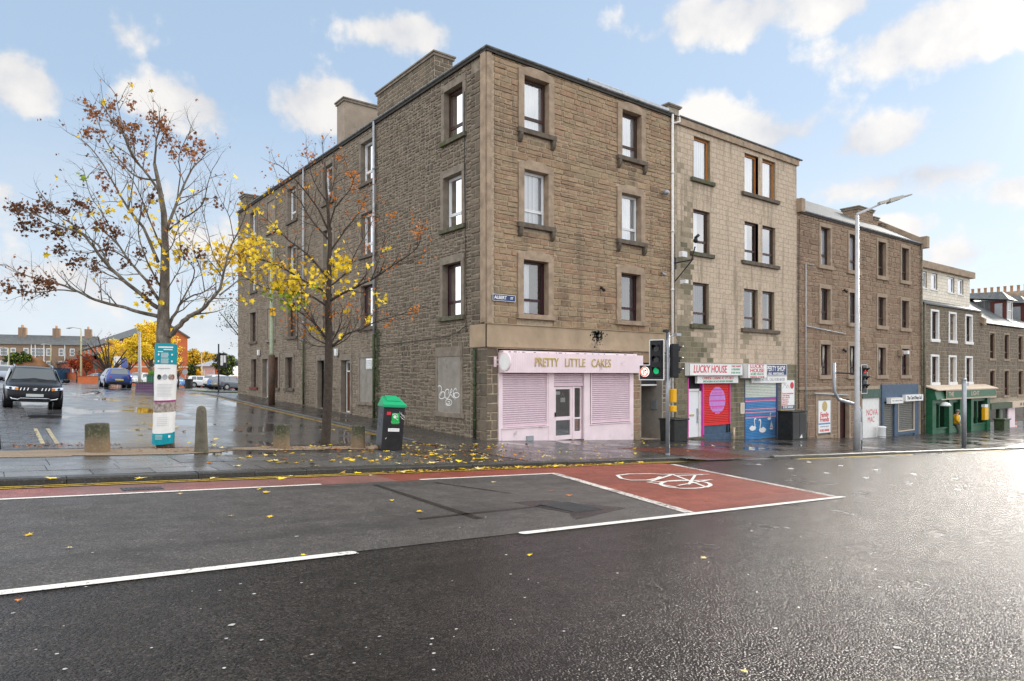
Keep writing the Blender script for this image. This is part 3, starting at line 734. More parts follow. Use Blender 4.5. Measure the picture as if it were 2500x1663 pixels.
def flat_patch(mb, P, u0, u1, z0, z1, depth, mi, gap):
    a0, a1, b0, b1 = u0+gap, u1-gap, z0+gap, z1-gap
    if a1-a0 < .02 or b1-b0 < .02: return
    k = .006
    o = [(a0,b0), (a1,b0), (a1,b1), (a0,b1)]; n = [(a0+k,b0+k), (a1-k,b0+k), (a1-k,b1-k), (a0+k,b1-k)]
    mb.add([P.p(x, y, -.004) for x, y in o]+[P.p(x, y, depth) for x, y in n], [(4,5,6,7), (0,1,5,4), (1,2,6,5), (2,3,7,6), (3,0,4,7)], mi)
def coursed(mb, P, u0, u1, z0, z1, holes, hr, lr, depth, rough, seed, mi=1, gap=.006, jit=.012, zb=None, smoothblocks=False):
    rnd = random.Random(seed); z = z1
    brk = sorted({h[2] for h in holes} | {h[3] for h in holes}, reverse=True)
    while z > z0+.05:
        h = rnd.uniform(*hr)
        for b in brk:
            if z-h*1.5 < b < z-.05: h = z-b; break
        zn = max(z-h, z0)
        if zn-z0 < .06: zn = z0
        iv = [(u0, u1)]
        for H in holes:
            if H[2] < z-.01 and H[3] > zn+.01:
                nv = []
                for a, b in iv:
                    if H[0] >= b or H[1] <= a: nv.append((a, b)); continue
                    if H[0] > a: nv.append((a, H[0]))
                    if H[1] < b: nv.append((H[1], b))
                iv = nv
        for a, b in iv:
            u = a; first = True
            while u < b-.02:
                L = rnd.uniform(*lr)*(rnd.uniform(.4, 1) if first else 1); first = False
                e = u+L
                if b-e < lr[0]*.5: e = b
                if zb is not None and zn < zb((u+e)/2)-.25: u = e; continue
                if smoothblocks: flat_patch(mb, P, u, e, zn, z, depth, mi, gap)
                elif h > .24 and L < lr[1]*.6 and rnd.random() < .5:
                    m = (z+zn)/2+rnd.uniform(-.03, .03)
                    stone_patch(mb, P, u, e, zn, m, depth, rnd, mi, rough, gap, jit); stone_patch(mb, P, u, e, m, z, depth, rnd, mi, rough, gap, jit)
                else: stone_patch(mb, P, u, e, zn, z, depth, rnd, mi, rough, gap, jit)
                u = e
        z = zn
def blocks_bond(mb, P, u0, u1, z0, z1, holes, h, L, depth, mi=1, gap=.006, pick=None):
    """regular half-bond blockwork"""
    z = z1; r = 0
    while z > z0+.02:
        zn = max(z-h, z0); u = u0-(L/2 if r % 2 else 0)
        while u < u1:
            a, b = max(u, u0), min(u+L, u1); segs = [(a, b, zn, z)] if b-a > .02 else []
            for H in holes:
                ns = []
                for (p, q, s, t) in segs:
                    if H[0] >= q or H[1] <= p or H[2] >= t or H[3] <= s: ns.append((p, q, s, t)); continue
                    if H[2] > s+.01: ns.append((p, q, s, H[2]))
                    if H[3] < t-.01: ns.append((p, q, H[3], t))
                    lo, hi = max(s, H[2]), min(t, H[3])
                    if H[0] > p+.01: ns.append((p, H[0], lo, hi))
                    if H[1] < q-.01: ns.append((H[1], q, lo, hi))
                segs = ns
            for s in segs: flat_patch(mb, P, s[0], s[1], s[2], s[3], depth, pick((a+b)/2, (zn+z)/2) if pick else mi, gap)
            u += L
        z = zn; r += 1
def rubble(mb, P, u0, u1, z0, z1, holes, maxw, maxh, depth, rough, seed, mi=1, zb=None, jit=.03, gap=.009):
    rnd = random.Random(seed)
    def rec(a, b, c, d, lvl):
        w, h = b-a, d-c
        if w < .05 or h < .05: return
        for H in holes:
            if H[0] <= a+1e-4 and H[1] >= b-1e-4 and H[2] <= c+1e-4 and H[3] >= d-1e-4: return
        hit = [H for H in holes if H[0] < b-1e-4 and H[1] > a+1e-4 and H[2] < d-1e-4 and H[3] > c+1e-4]
        mw, mh = maxw*rnd.uniform(.45, 1.15), maxh*rnd.uniform(.5, 1.2)
        if hit and w < 2.2 and h < 2.2 or (hit and lvl > 12):
            H = hit[0]
            if a+1e-4 < H[0] < b-1e-4: rec(a, H[0], c, d, lvl+1); rec(H[0], b, c, d, lvl+1); return
            if a+1e-4 < H[1] < b-1e-4: rec(a, H[1], c, d, lvl+1); rec(H[1], b, c, d, lvl+1); return
            if c+1e-4 < H[2] < d-1e-4: rec(a, b, c, H[2], lvl+1); rec(a, b, H[2], d, lvl+1); return
            if c+1e-4 < H[3] < d-1e-4: rec(a, b, c, H[3], lvl+1); rec(a, b, H[3], d, lvl+1); return
            return
        if not hit and w <= mw and h <= mh:
            if zb is not None and d < zb((a+b)/2)-.2: return
            stone_patch(mb, P, a, b, c, d, depth, rnd, mi, rough, gap, jit); return
        if h/mh > w/mw:
            m = c+h*rnd.uniform(.36, .64); rec(a, b, c, m, lvl+1); rec(a, b, m, d, lvl+1)
        else:
            m = a+w*rnd.uniform(.34, .66); rec(a, m, c, d, lvl+1); rec(m, b, c, d, lvl+1)
    rec(u0, u1, z0, z1, 0)
# ------------------------------------------------------------------ windows
def surround(parent, P, u0, u1, z0, z1, mat, w=.24, head=.3, proud=.055, pediment=False, rev=.17, name='surround', bev=.008, legs=True):
    mb = MB()
    mb2 = mb
    if legs:
        for a, b in ((u0-w, u0), (u1, u1+w)): pbox(mb, P, a, b, z0, z1, -rev, proud)
    if pediment:
        a, b, m = u0-w, u1+w, (u0+u1)/2
        poly = [(a, z1), (b, z1), (b, z1+head*.62), (m+.28, z1+head), (m-.28, z1+head), (a, z1+head*.62)]
        vs = [P.p(u, z, -rev) for u, z in poly]+[P.p(u, z, proud+.002) for u, z in poly]; n = len(poly)
        mb.add(vs, [tuple(range(n)), tuple(range(n, 2*n))]+[(i, (i+1) % n, n+(i+1) % n, n+i) for i in range(n)])
    else: pbox(mb, P, u0-w, u1+w, z1, z1+head, -rev, proud+.002)
    return mb.build(name, mat, parent, bevel=bev)
def sill(parent, P, u0, u1, z, mat, w=.26, th=.17, proud=.14, rev=.17, corbels=False, bev=.01):
    mb = MB(); pbox(mb, P, u0-w, u1+w, z-th, z, -rev, proud)
    if corbels:
        for c in (u0-w*.62, u1+w*.62):
            poly = [(0, 0), (.15, 0), (.15, -.10), (.12, -.22), (.06, -.30), (0, -.33)]
            vs = [P.p(c-.08, z-th-.002+b, .01+a) for a, b in poly]+[P.p(c+.08, z-th-.002+b, .01+a) for a, b in poly]; n = len(poly)
            mb.add(vs, [tuple(range(n)), tuple(range(n, 2*n))]+[(i, (i+1) % n, n+(i+1) % n, n+i) for i in range(n)])
    return mb.build('sill', mat, parent, bevel=bev)
def window(parent, P, u0, u1, z0, z1, fmat='white_upvc', transom=.27, fw=.065, rev=.17, curtain='net', gl='glass', sur=None, sl=None, label=None, mull=False, open_=False, frosted=False, vent=True):
    mb = MB(); d0, d1 = -rev-.07, -rev-.01
    pbox(mb, P, u0+.004, u0+fw, z0+.002, z1-.002, d0, d1); pbox(mb, P, u1-fw, u1-.004, z0+.002, z1-.002, d0, d1)
    pbox(mb, P, u0+fw, u1-fw, z0+.002, z0+fw, d0, d1); pbox(mb, P, u0+fw, u1-fw, z1-fw, z1-.002, d0, d1)
    zt = z0+(z1-z0)*transom if transom else None
    if zt: pbox(mb, P, u0+fw, u1-fw, zt-fw*.45, zt+fw*.45, d0, d1)
    # inner casement set 1 cm back
    c = fw+.035; dd0, dd1 = d0+.012, d1+.008
    zb = (zt+fw*.45) if zt else z0+fw
    if not open_:
        pbox(mb, P, u0+fw, u0+c, zb, z1-fw, dd0, dd1); pbox(mb, P, u1-c, u1-fw, zb, z1-fw, dd0, dd1); pbox(mb, P, u0+c, u1-c, zb, zb+.035, dd0, dd1); pbox(mb, P, u0+c, u1-c, z1-fw-.035, z1-fw, dd0, dd1)
        if vent: pbox(mb, P, u0+.3*(u1-u0), u0+.7*(u1-u0), z1-.038, z1-.022, d1, d1+.008)
    else:   # tilted-in casement
        k = .17
        for a, b in ((u0+fw, u0+c), (u1-c, u1-fw)):
            mb.hexa([P.p(a,zb,dd0), P.p(b,zb,dd0), P.p(b,zb,dd1), P.p(a,zb,dd1), P.p(a,z1-fw,dd0-k), P.p(b,z1-fw,dd0-k), P.p(b,z1-fw,dd1-k), P.p(a,z1-fw,dd1-k)])
    if mull: m = (u0+u1)/2; pbox(mb, P, m-.025, m+.025, z0+fw, zb, d0, d1)
    w = mb.build('window', fmat, parent)
    if label: w['label'] = label
    g = MB(); dg = -rev-.045
    if open_: k = .17; g.quad(P.p(u0+c,zb,dg), P.p(u1-c,zb,dg), P.p(u1-c,z1-fw,dg-k), P.p(u0+c,z1-fw,dg-k))
    else: g.quad(P.p(u0+c-.004,zb+.03,dg), P.p(u1-c+.004,zb+.03,dg), P.p(u1-c+.004,z1-fw-.03,dg), P.p(u0+c-.004,z1-fw-.03,dg))
    if zt: g.quad(P.p(u0+fw-.004,z0+fw-.004,dg), P.p(u1-fw+.004,z0+fw-.004,dg), P.p(u1-fw+.004,zt-.02,dg), P.p(u0+fw-.004,zt-.02,dg))
    g.build('pane', gl, w)
    if curtain:
        cb = MB(); dc = -rev-.11
        def folds(a, b, zlo, zhi, amp=.02, n=None, lean=0):
            n = n or max(6, int((b-a)/.045)); vs = []
            for i in range(n+1):
                u = a+(b-a)*i/n; dz = amp*math.sin(i*1.9)+amp*.5*math.sin(i*.83)
                vs += [P.p(u, zlo, dc+dz), P.p(u, zhi, dc+dz*.6)]
            cb.add(vs, [(2*i, 2*i+2, 2*i+3, 2*i+1) for i in range(n)])
        m = 'net'
        if curtain == 'net': folds(u0, u1, z0+.02, z1)
        elif curtain == 'blind':
            n = int((u1-u0)/.09)
            for i in range(n): pbox(cb, P, u0+(u1-u0)*(i+.06)/n, u0+(u1-u0)*(i+.94)/n, z0+.03, z1, dc-.01+.014*(i % 2), dc-.006+.014*(i % 2))
        elif curtain == 'roller': pbox(cb, P, u0, u1, z0+(z1-z0)*.45, z1, dc, dc+.004)
        elif curtain == 'drapes':
            folds(u0, u0+(u1-u0)*.3, z0, z1, .03); folds(u1-(u1-u0)*.26, u1, z0, z1, .03); m = 'drape'
        elif curtain == 'left': folds(u0, u0+(u1-u0)*.45, z0, z1, .03)
        elif curtain == 'right': folds(u1-(u1-u0)*.6, u1, z0, z1, .03)
        elif curtain == 'yellow': folds(u0, u1, z0, z1, .015); m = 'yellow_drape'
        elif curtain == 'dark': folds(u0, u1, z0, z1, .02); m = 'drape_dark'
        cb.build('curtain', m, w)
    if not sur:
        lb = MB(); e_ = -rev-.09
        pbox(lb, P, u1, u1+.04, z0, z1, e_, -.004); pbox(lb, P, u0-.04, u0, z0, z1, e_, -.004); pbox(lb, P, u0-.04, u1+.04, z1, z1+.04, e_, -.004); pbox(lb, P, u0-.04, u1+.04, z0-.04, z0, e_, -.004)
        lb.build('reveal', 'block_mid', w)
    if sur: surround(w, P, u0, u1, z0, z1, rev=rev, **sur)
    if sl: sill(w, P, u0, u1, z0, rev=rev, **sl)
    return w
def pipe(name, pts, r, mat, parent, n=10, collars=None, cm=None):
    mb = MB(); mb.tube(pts, r, n)
    a, b = Vector(pts[0]), Vector(pts[-1])
    if collars:
        for i in range(len(pts)-1):
            p, q = Vector(pts[i]), Vector(pts[i+1]); L = (q-p).length
            if L < .8: continue
            k = max(1, int(L/collars)); dd = (q-p).normalized()
            for j in range(1, k+1):
                c = p+dd*(L*j/(k+.5)); mb.tube([c-dd*.045, c+dd*.045], r*1.28, n)
    return mb.build(name, mat, parent, smooth=True)
def gutter(parent, P, u0, u1, z, mat='gutter_grey', d=.10, r=.065, step=.9):
    mb = MB(); n = 8; k = 1
    prof = [(d+r*math.cos(a), z+r*.95*math.sin(a)) for a in lin(math.pi, 2*math.pi, n)]+[(d+(r-.008)*math.cos(a), z+(r-.008)*math.sin(a)) for a in lin(2*math.pi, math.pi, n)]
    vs = [P.p(u0, zz, dd) for dd, zz in prof]+[P.p(u1, zz, dd) for dd, zz in prof]; m = len(prof)
    mb.add(vs, [(i, (i+1) % m, m+(i+1) % m, m+i) for i in range(m)])
    u = u0+.3
    while u < u1:
        pts = [P.p(u, z+(r+.006)*math.sin(a), d+(r+.006)*math.cos(a)) for a in lin(math.pi, 2*math.pi, 8)]
        mb.tube(pts, .009, 5); u += step
    mb2 = mb
    return mb.build('gutter', mat, parent, smooth=False)
def shutter(name, parent, P, u0, u1, z0, z1, d, mats, slat=.075, bands=None, bar=True, line='shutter_line'):
    """corrugated roller shutter: curved slats; bands(z)->material index"""
    mb = MB(); n = int((z1-z0)/slat); s = (z1-z0)/n
    for i in range(n):
        a = z0+i*s; mi = bands(a+s/2) if bands else 0
        pr = [(0, 0), (.25, .014), (.55, .018), (.85, .012), (1, -.004)]
        for k_, ((t0, q0), (t1, q1)) in enumerate(zip(pr[:-1], pr[1:])):
            mb.quad(P.p(u0, a+t0*s, d+q0), P.p(u1, a+t0*s, d+q0), P.p(u1, a+t1*s, d+q1), P.p(u0, a+t1*s, d+q1), len(mats) if k_ == 3 else mi)
    if bar: pbox(mb, P, u0, u1, z0-.045, z0+.004, d-.02, d+.028, 0)
    return mb.build(name, mats+[line], parent)
def chimney(parent, x0, x1, y0, y1, z0, z1, mat, cap=.12, pots=0, mortar='mortar_dark', name='chimney', stones=True, potmat='terracotta'):
    mb = MB(); mb.box(x0, x1, y0, y1, z0, z1, 0)
    if stones:
        pl = [(Plane((x0,y0,0), (1,0,0), (0,-1,0)), x1-x0), (Plane((x0,y0,0), (0,1,0), (-1,0,0)), y1-y0), (Plane((x1,y0,0), (0,1,0), (1,0,0)), y1-y0)]
        for i, (P, L) in enumerate(pl): coursed(mb, P, 0, L, z0, z1, [], (.16, .26), (.3, .6), .02, .005, i+5, 1)
    c = .07; mb.box(x0-c, x1+c, y0-c, y1+c, z1, z1+cap, 2); mb.box(x0-c-.05, x1+c+.05, y0-c-.05, y1+c+.05, z1+cap, z1+cap+.07, 2)
    ch = mb.build(name, [mortar, mat, 'dressed_side'], parent)
    if pots:
        L = max(x1-x0, y1-y0)
        for k in range(pots):
            t = (k+.5)/pots; x = (x0+x1)/2; y = (y0+y1)/2
            if x1-x0 > y1-y0: x = x0+t*(x1-x0)
            else: y = y0+t*(y1-y0)
            q = MB(); q.lathe([(.13, 0), (.11, .08), (.105, .42), (.14, .46), (.14, .55)], (x, y, z1+cap+.07), 10)
            q.build('chimney_pot', potmat, ch, smooth=True)
    return ch
def roof_prism(mb, poly_lo, ridge, mi=0):
    pass
def cable(name, pts, r, mat, parent): return pipe(name, pts, r, mat, parent, 5)
# ================================================================== CORNER TENEMENT (pink shop)
BZ = lambda u: -.053*u              # pavement along the front
AZ = lambda y: gz(0, y)
CT = thing('corner_tenement', (0, 0, 0), 'brown sandstone corner tenement of four storeys above the pink shop', 'tenement')
front_w = [(1.55,2.69,10.86,12.75,'brown','net'), (6.50,7.62,10.88,12.74,'brown','net'),
           (1.55,2.66,7.56,9.46,'white','blind'), (6.47,7.60,7.58,9.44,'white','net'),
           (1.52,2.66,4.36,6.28,'maroon','left'), (6.44,7.58,4.38,6.27,'maroon','dark')]
side_w = [(1.46,2.70,10.80,12.62,'brown','net'), (1.52,2.76,7.58,9.47,'white','net'), (1.57,2.80,4.36,6.28,'maroon','drapes')]
FMAT = {'brown': 'brown_upvc', 'white': 'white_upvc', 'maroon': 'maroon_upvc', 'oak': 'oak_frame'}
shop = (.44, 7.20, -.55, 3.12); close = (7.62, 9.0, -.55, 2.68)
mb = MB()
H = [(w[0], w[1], w[2], w[3]) for w in front_w]
wall_panel(mb, FB, 0, 9.74, -1.0, 13.12, H+[shop, close], 0, 0)
sur = [(w[0]-.24, w[1]+.24, w[2]-.17, w[3]+.3) for w in front_w]
coursed(mb, FB, .26, 9.74, 3.98, 13.12, sur+[(.12,1.18,4.74,4.99)], (.13, .225), (.28, .92),   .034, .009, 11, 1, gap=.004, jit=.014)
coursed(mb, FB, -.02, .44, -.4, 3.16, [], (.26, .34), (.3, .5), .02, .004, 12, 2, zb=BZ)
coursed(mb, FB, 7.20, 7.62, -.8, 3.10, [], (.28, .36), (.42, .5), .02, .003, 13, 1, zb=BZ)
coursed(mb, FB, 9.0, 9.74, -.9, 3.98, [], (.28, .40), (.4, .6), .02, .004, 14, 2, zb=BZ)
coursed(mb, FB, 7.62, 9.0, 2.70, 3.16, [], (.4, .5), (1.3, 1.5), .015, .002, 15, 1)
# side facade
HS = [(w[0], w[1], w[2], w[3]) for w in side_w]
wall_panel(mb, FA, 0, 8.35, -.5, 13.12, HS, 0, 4)
sur2 = [(w[0]-.22, w[1]+.22, w[2]-.16, w[3]+.28) for w in side_w]
rubble(mb, FA, .95, 8.30, 3.2, 13.12, sur2,   .52, .27, .028, .008, 21, 2, jit=.03)
rubble(mb, FA, 1.0, 8.30, -.3, 3.2, [(1.50,3.34,.86,3.30), (1.28,3.50,.66,.86)], .62, .30, .030, .008, 22, 2, zb=AZ)
for k in range(33):
    z = .3+k*.40
    if z > 12.9 or 3.1 < z < 4.0: continue
    wd = .72 if k % 2 else .42; stone_patch(mb, FA, .02, wd, z-.40, z, .03, random.Random(k), 2, .006, .006, .012)
    stone_patch(mb, FA, wd, .98, z-.40, z-.2, .03, random.Random(k+50), 2, .006, .008, .02); stone_patch(mb, FA, wd, .98, z-.2, z, .03, random.Random(k+90), 2, .006, .008, .02)
# hidden sides, core and floor so that openings look into a room
mb.box(1.7, 9.70, 1.4, 8.3, -1, 13.0, 3)
for z in (3.4, 6.7, 9.9, 13.0): mb.box(.06, 9.70, .06, 8.3, z, z+.12, 3)
for x in (.9, 4.2, 9.70): mb.box(x, x+.1, .10, 1.4, 3.5, 13, 3)
mb.box(9.6, 9.72, .02, 8.3, -1, 13.1, 0); mb.box(.02, 9.6, 8.2, 8.34, -1, 13.1, 0)
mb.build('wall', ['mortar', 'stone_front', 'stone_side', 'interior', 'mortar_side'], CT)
m = MB(); pbox(m, FB, -.045, .14, 4.0, 13.15, -.05, .062); pbox(m, FB, -.10, -.045, 4.0, 13.15, -.3, -.0)
m.build('corner_moulding', 'dressed', CT, bevel=.02)
m = MB(); pbox(m, FB, -.07, 9.74, 3.17, 3.95, -.02, .09); pbox(m, FA, -.07, .98, 3.17, 3.95, -.02, .07); pbox(m, FB, -.12, 9.74, 3.95, 3.985, -.02, .13)
m.build('band_course', 'render_band', CT, bevel=.012)
m = MB(); rnd = random.Random(31)
for k in range(150):
    u = 5.1+rnd.gauss(0, .16); z = 3.9-abs(rnd.gauss(0, .24)); s = rnd.uniform(.012, .045)
    if z > 3.2: m.add([FB.p(u-s,z-s*.6,.0925), FB.p(u+s*.8,z-s,.0925), FB.p(u+s,z+s*.7,.0925), FB.p(u-s*.3,z+s,.0925)], [(0,1,2,3)])
m = m.build('black_crust', 'box_black', CT); m['kind'] = 'stuff'
for i, w in enumerate(front_w):
    window(CT, FB, *w[:4], fmat=FMAT[w[4]], curtain=w[5], rev=.2, gl='glass_bright' if i in (0, 1, 3) else 'glass',
           sur=dict(mat='dressed', w=.25, head=.34, proud=.07, pediment=True), sl=dict(mat='sill_dark' if i < 4 else 'dressed', w=.30, th=.17, proud=.16, corbels=i < 4),
           label={'brown': 'brown framed window', 'white': 'white framed window', 'maroon': 'maroon framed window'}[w[4]])
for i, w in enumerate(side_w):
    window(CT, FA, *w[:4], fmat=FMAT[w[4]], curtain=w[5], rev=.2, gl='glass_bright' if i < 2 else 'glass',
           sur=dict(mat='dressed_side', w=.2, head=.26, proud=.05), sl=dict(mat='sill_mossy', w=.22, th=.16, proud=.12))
# blind panel with the tag on the side wall
m = MB(); pbox(m, FA, 1.66, 3.18, .86, 2.90, -.02, .012); m.build('blind_window', 'infill', CT)
m = MB(); pbox(m, FA, 1.50, 3.34, 2.90, 3.25, -.02, .035); pbox(m, FA, 1.34, 3.46, .68, .86, -.02, .075); pbox(m, FA, 1.48, 1.66, .86, 2.9, -.02, .03); pbox(m, FA, 3.18, 3.34, .86, 2.9, -.02, .03); m.build('blind_window_surround', 'dressed_side', CT, bevel=.012)
# roof: hipped slate
m = MB(); e = .12; zr = 15.6
a, b, c, d = (-e,-e,13.22), (9.74,-e,13.22), (9.74,8.35,13.22), (-e,8.35,13.22); r1, r2, r3 = (4.3,4.3,zr), (9.74,4.3,zr), (4.3,8.35,zr)
m.add([a, b, c, d, r1, r2, r3], [(0,1,5,4), (3,0,4,6), (1,2,5), (2,3,6), (2,6,4,5), (0,3,2,1)]); m.build('roof', 'slate', CT)
m = MB(); pbox(m, FB, -.10, 9.74, 13.12, 13.22, -.3, .09); pbox(m, FA, -.10, 8.35, 13.12, 13.22, -.3, .09); m.build('soffit', 'soffit_dark', CT)
gutter(CT, FB, -.16, 9.6, 13.27, 'gutter_grey'); gutter(CT, FA, -.16, 8.35, 13.27, 'gutter_grey')
m = MB(); m.tube([(4.3,4.3,zr), (9.74,4.3,zr)], .09, 8); m.box(7.6, 9.7, 2.95, 3.1, 14.6, 15.24); m.tube([(7.6,3.02,15.27), (9.7,3.02,15.27)], .06, 8); m.build('ridge', 'lead_pipe', CT)
chimney(CT, 2.95, 3.95, 8.36, 14.2, 13.5, 17.0, 'stone_side', pots=0)
# downpipe, cameras, cables on the front
P_ = FB.p
pipe('downpipe', [P_(9.50,13.22,.10), P_(9.50,-.35,.10)], .055, 'pipe_white', CT, collars=2.3)
pipe('downpipe', [P_(9.95,13.2,.10), P_(9.95,13.0,.12), P_(9.56,12.85,.12)], .045, 'pipe_white', CT)
cable('cable', [P_(9.42,3.9,.10), P_(9.30,3.7,.11), P_(9.30,2.6,.12), P_(9.36,2.4,.12), P_(9.36,.2,.08)], .015, 'pipe_white', CT)
cable('cable', [P_(9.72,8.2,.05), P_(9.72,3.9,.05), P_(9.9,3.7,.12), P_(9.9,2.6,.12), P_(9.74,2.45,.05), P_(9.74,-.3,.05)], .02, 'pipe_rust', CT)
PA = FA.p
cable('cable', [PA(1.30,12.2,.06), PA(1.30,9.4,.07), PA(1.25,6.9,.06), PA(1.20,4.5,.06), PA(1.22,3.7,.06)], .014, 'black_metal', CT)
cable('cable', [PA(1.22,3.95,.06), PA(1.7,3.75,.07), PA(2.5,3.62,.07), PA(5.0,3.55,.07), PA(8.1,3.5,.07)], .014, 'black_metal', CT)
pipe('downpipe', [PA(8.30,13.22,.13), PA(8.30,4.0,.13)], .055, 'lead_pipe', CT, collars=1.9)
pipe('downpipe', [PA(8.30,4.0,.13), PA(8.30,.35,.13)], .06, 'pipe_moss', CT, collars=1.6)
pipe('downpipe', [PA(.66,3.15,.08), PA(.66,.05,.08)], .05, 'pipe_moss', CT, collars=1.5)
# moss stain strip beside the pipe is growth on the wall itself
m = MB(); rnd = random.Random(2)
for k in range(260):
    y = 8.14+rnd.gauss(0, .10); z = rnd.uniform(.35, 4.2); s = rnd.uniform(.02, .06)
    m.add([PA(y-s,z-s,.045), PA(y+s,z-s*.5,.05), PA(y+s*.4,z+s,.06), PA(y-s,z+s*.6,.05)], [(0,1,2,3)])
m = m.build('moss', 'pipe_moss', CT); m['kind'] = 'stuff'
# ---------------- street sign
def simple_sign(name, P, u0, u1, z0, z1, d0, d1, mat, label, cat='sign', frame=None, group=None, bev=.004, name2='panel'):
    t = thing(name, P.p((u0+u1)/2, z0, d0), label, cat, group)
    m = MB(); pbox(m, P, u0, u1, z0, z1, d0, d1); m.build(name2, mat, t, bevel=bev)
    if frame:
        f = MB(); w = frame[1]
        pbox(f, P, u0, u1, z0, z0+w, d1, d1+.012); pbox(f, P, u0, u1, z1-w, z1, d1, d1+.012); pbox(f, P, u0, u0+w, z0+w, z1-w, d1, d1+.012); pbox(f, P, u1-w, u1, z0+w, z1-w, d1, d1+.012)
        f.build('border', frame[0], t)
    return t
t = simple_sign('street_sign', FB, .17, 1.14, 4.75, 4.97, .055, .07, 'sign_navy', 'small dark blue street nameplate reading ALBERT ST on the brown corner wall', frame=('sign_white', .012))
text('ALBERT', 'lettering', .155, FB, .50, 4.862, .072, 'sign_white', t, wide=.98, bold=.004); text('ST', 'lettering', .115, FB, .985, 4.862, .072, 'sign_white', t, bold=.003)
# ---------------- the pink shopfront
t = thing('shop_sign', FB.p(3.9, 2.29, .3), 'long pink fascia board with gold letters over the pink shop', 'shop sign')
m = MB(); pbox(m, FB, .44, 7.40, 2.30, 3.00, .02, .34); m.build('panel', 'pink', t, bevel=.006)
m = MB(); 
for k in range(90): u = .47+k*.077; pbox(m, FB, u, u+.006, 2.31, 2.99, .34, .342)
m.build('board_joint', 'pink_shutter', t)
rnd = random.Random(6); m = MB()
for k in range(70):
    u = rnd.uniform(.45, 7.3); w = rnd.uniform(.02, .16); h = rnd.uniform(.01, .05); pbox(m, FB, u, min(u+w, 7.39), 3.003, 3.003+h*.5, .02, .33-rnd.uniform(0, .1))
m.build('peeling_edge', 'box_black', t)
m = MB(); pbox(m, FB, .46, 7.1, 3.0, 3.06, .02, .30); m.build('ledge', 'pink', t)
text('PRETTY', 'lettering', .44, FB, 2.33, 2.66, .345, 'gold', t, wide=.74, bold=.006, depth=.02); text('LITTLE', 'lettering', .44, FB, 3.70, 2.66, .345, 'gold', t, wide=.80, bold=.0, depth=.02); text('CAKES', 'lettering', .44, FB, 5.04, 2.66, .345, 'gold', t, wide=.80, bold=.0, depth=.02)
t = thing('projecting_sign', FB.p(.30, 2.55, .05), 'round pink blank disc sign on a bracket left of the gold shop lettering', 'sign')
m = MB(); cx, cy, cz = .30, -.55, 2.66
m.tube([(cx-.03, cy-.05, cz), (cx+.03, cy-.05, cz)], .31, 32); m.build('disc', 'pink', t, bevel=.01)
m = MB(); m.tube([(cx-.032, cy-.05, cz), (cx-.036, cy-.05, cz)], .27, 32); m.tube([(cx+.032, cy-.05, cz), (cx+.036, cy-.05, cz)], .27, 32); m.build('disc_face', 'sign_white', t)
m = MB(); m.box(cx-.05, cx+.05, -.05, -.02, cz-.16, cz+.18); m.box(cx-.012, cx+.012, -.28, -.05, cz+.06, cz+.085); m.box(cx-.012, cx+.012, -.28, -.05, cz-.085, cz-.06); m.build('bracket', 'pink', t)
for (a, b, c, d) in ((.44,.56,-.3,.05), (6.98,7.16,-.55,.05), (2.66,2.92,-.4,.07), (4.42,4.72,-.45,.07)): pk = MB(); pbox(pk, FB, a, b, c, 2.29, -.05, d); pk.build('pilaster', 'pink', CT, bevel=.008)
for (a, b, zt) in ((.56, 2.66, .37), (4.72, 6.98, .33)):
    pk = MB(); pbox(pk, FB, a, b, -.6, zt, -.05, .06); pbox(pk, FB, a, b, zt, zt+.03, -.05, .10); pk.build('stall_riser', 'pink', CT, bevel=.006)
for (a, b, z0) in ((.56, 2.62, .46), (4.80, 6.96, .43)):
    s = shutter('roller_shutter', CT, FB, a+.05, b-.02, z0, 2.28, -.005, ['pink_shutter'])
    for q0, q1 in ((a, a+.05), (b-.02, b+.04)): g = MB(); pbox(g, FB, q0, q1, z0-.06, 2.28, -.03, .045); g.build('guide_rail', 'pink', s)
s = shutter('roller_shutter', CT, FB, 2.96, 4.40, 1.86, 2.28, -.005, ['pink_shutter'])
# door set back a little
dr = MB(); D0, D1 = -.10, -.03
def frame4(mb, P, u0, u1, z0, z1, w, d0, d1, wb=None):
    wb = wb or w
    pbox(mb, P, u0, u0+w, z0, z1, d0, d1); pbox(mb, P, u1-w, u1, z0, z1, d0, d1); pbox(mb, P, u0+w, u1-w, z0, z0+wb, d0, d1); pbox(mb, P, u0+w, u1-w, z1-w, z1, d0, d1)
frame4(dr, FB, 2.99, 3.90, -.16, 1.80, .10, D0, D1, .16); pbox(dr, FB, 3.09, 3.80, .56, .69, D0, D1)
frame4(dr, FB, 3.96, 4.38, -.18, 1.80, .06, D0, D1, .30); pbox(dr, FB, 4.02, 4.32, .58, .64, D0, D1); pbox(dr, FB, 3.90, 3.96, -.19, 1.82, D0-.01, D1+.02); pbox(dr, FB, 2.93, 2.99, -.2, 1.86, D0-.01, D1+.02)
dr = dr.build('door', 'white_paint', CT, bevel=.004)
bpy.data.objects[dr.name].data.materials[0] = MAT['pink']
g = MB(); 
for (a, b, c, d) in ((3.09,3.80,-.0,.56), (3.09,3.80,.69,1.70), (4.02,4.32,.12,.58), (4.02,4.32,.64,1.74)): g.quad(FB.p(a,c,-.07), FB.p(b,c,-.07), FB.p(b,d,-.07), FB.p(a,d,-.07))
g.build('pane', 'glass', dr)
g = MB(); pbox(g, FB, 3.03, 3.06, .70, .86, D1, D1+.05); g.build('handle', 'black_metal', dr)
g = MB(); pbox(g, FB, 3.40, 3.62, 1.22, 1.38, -.125, -.115); g.tube([FB.p(3.42,1.38,-.12), FB.p(3.51,1.56,-.12), FB.p(3.60,1.38,-.12)], .004, 4); g.build('hanging_card', 'paper', dr)
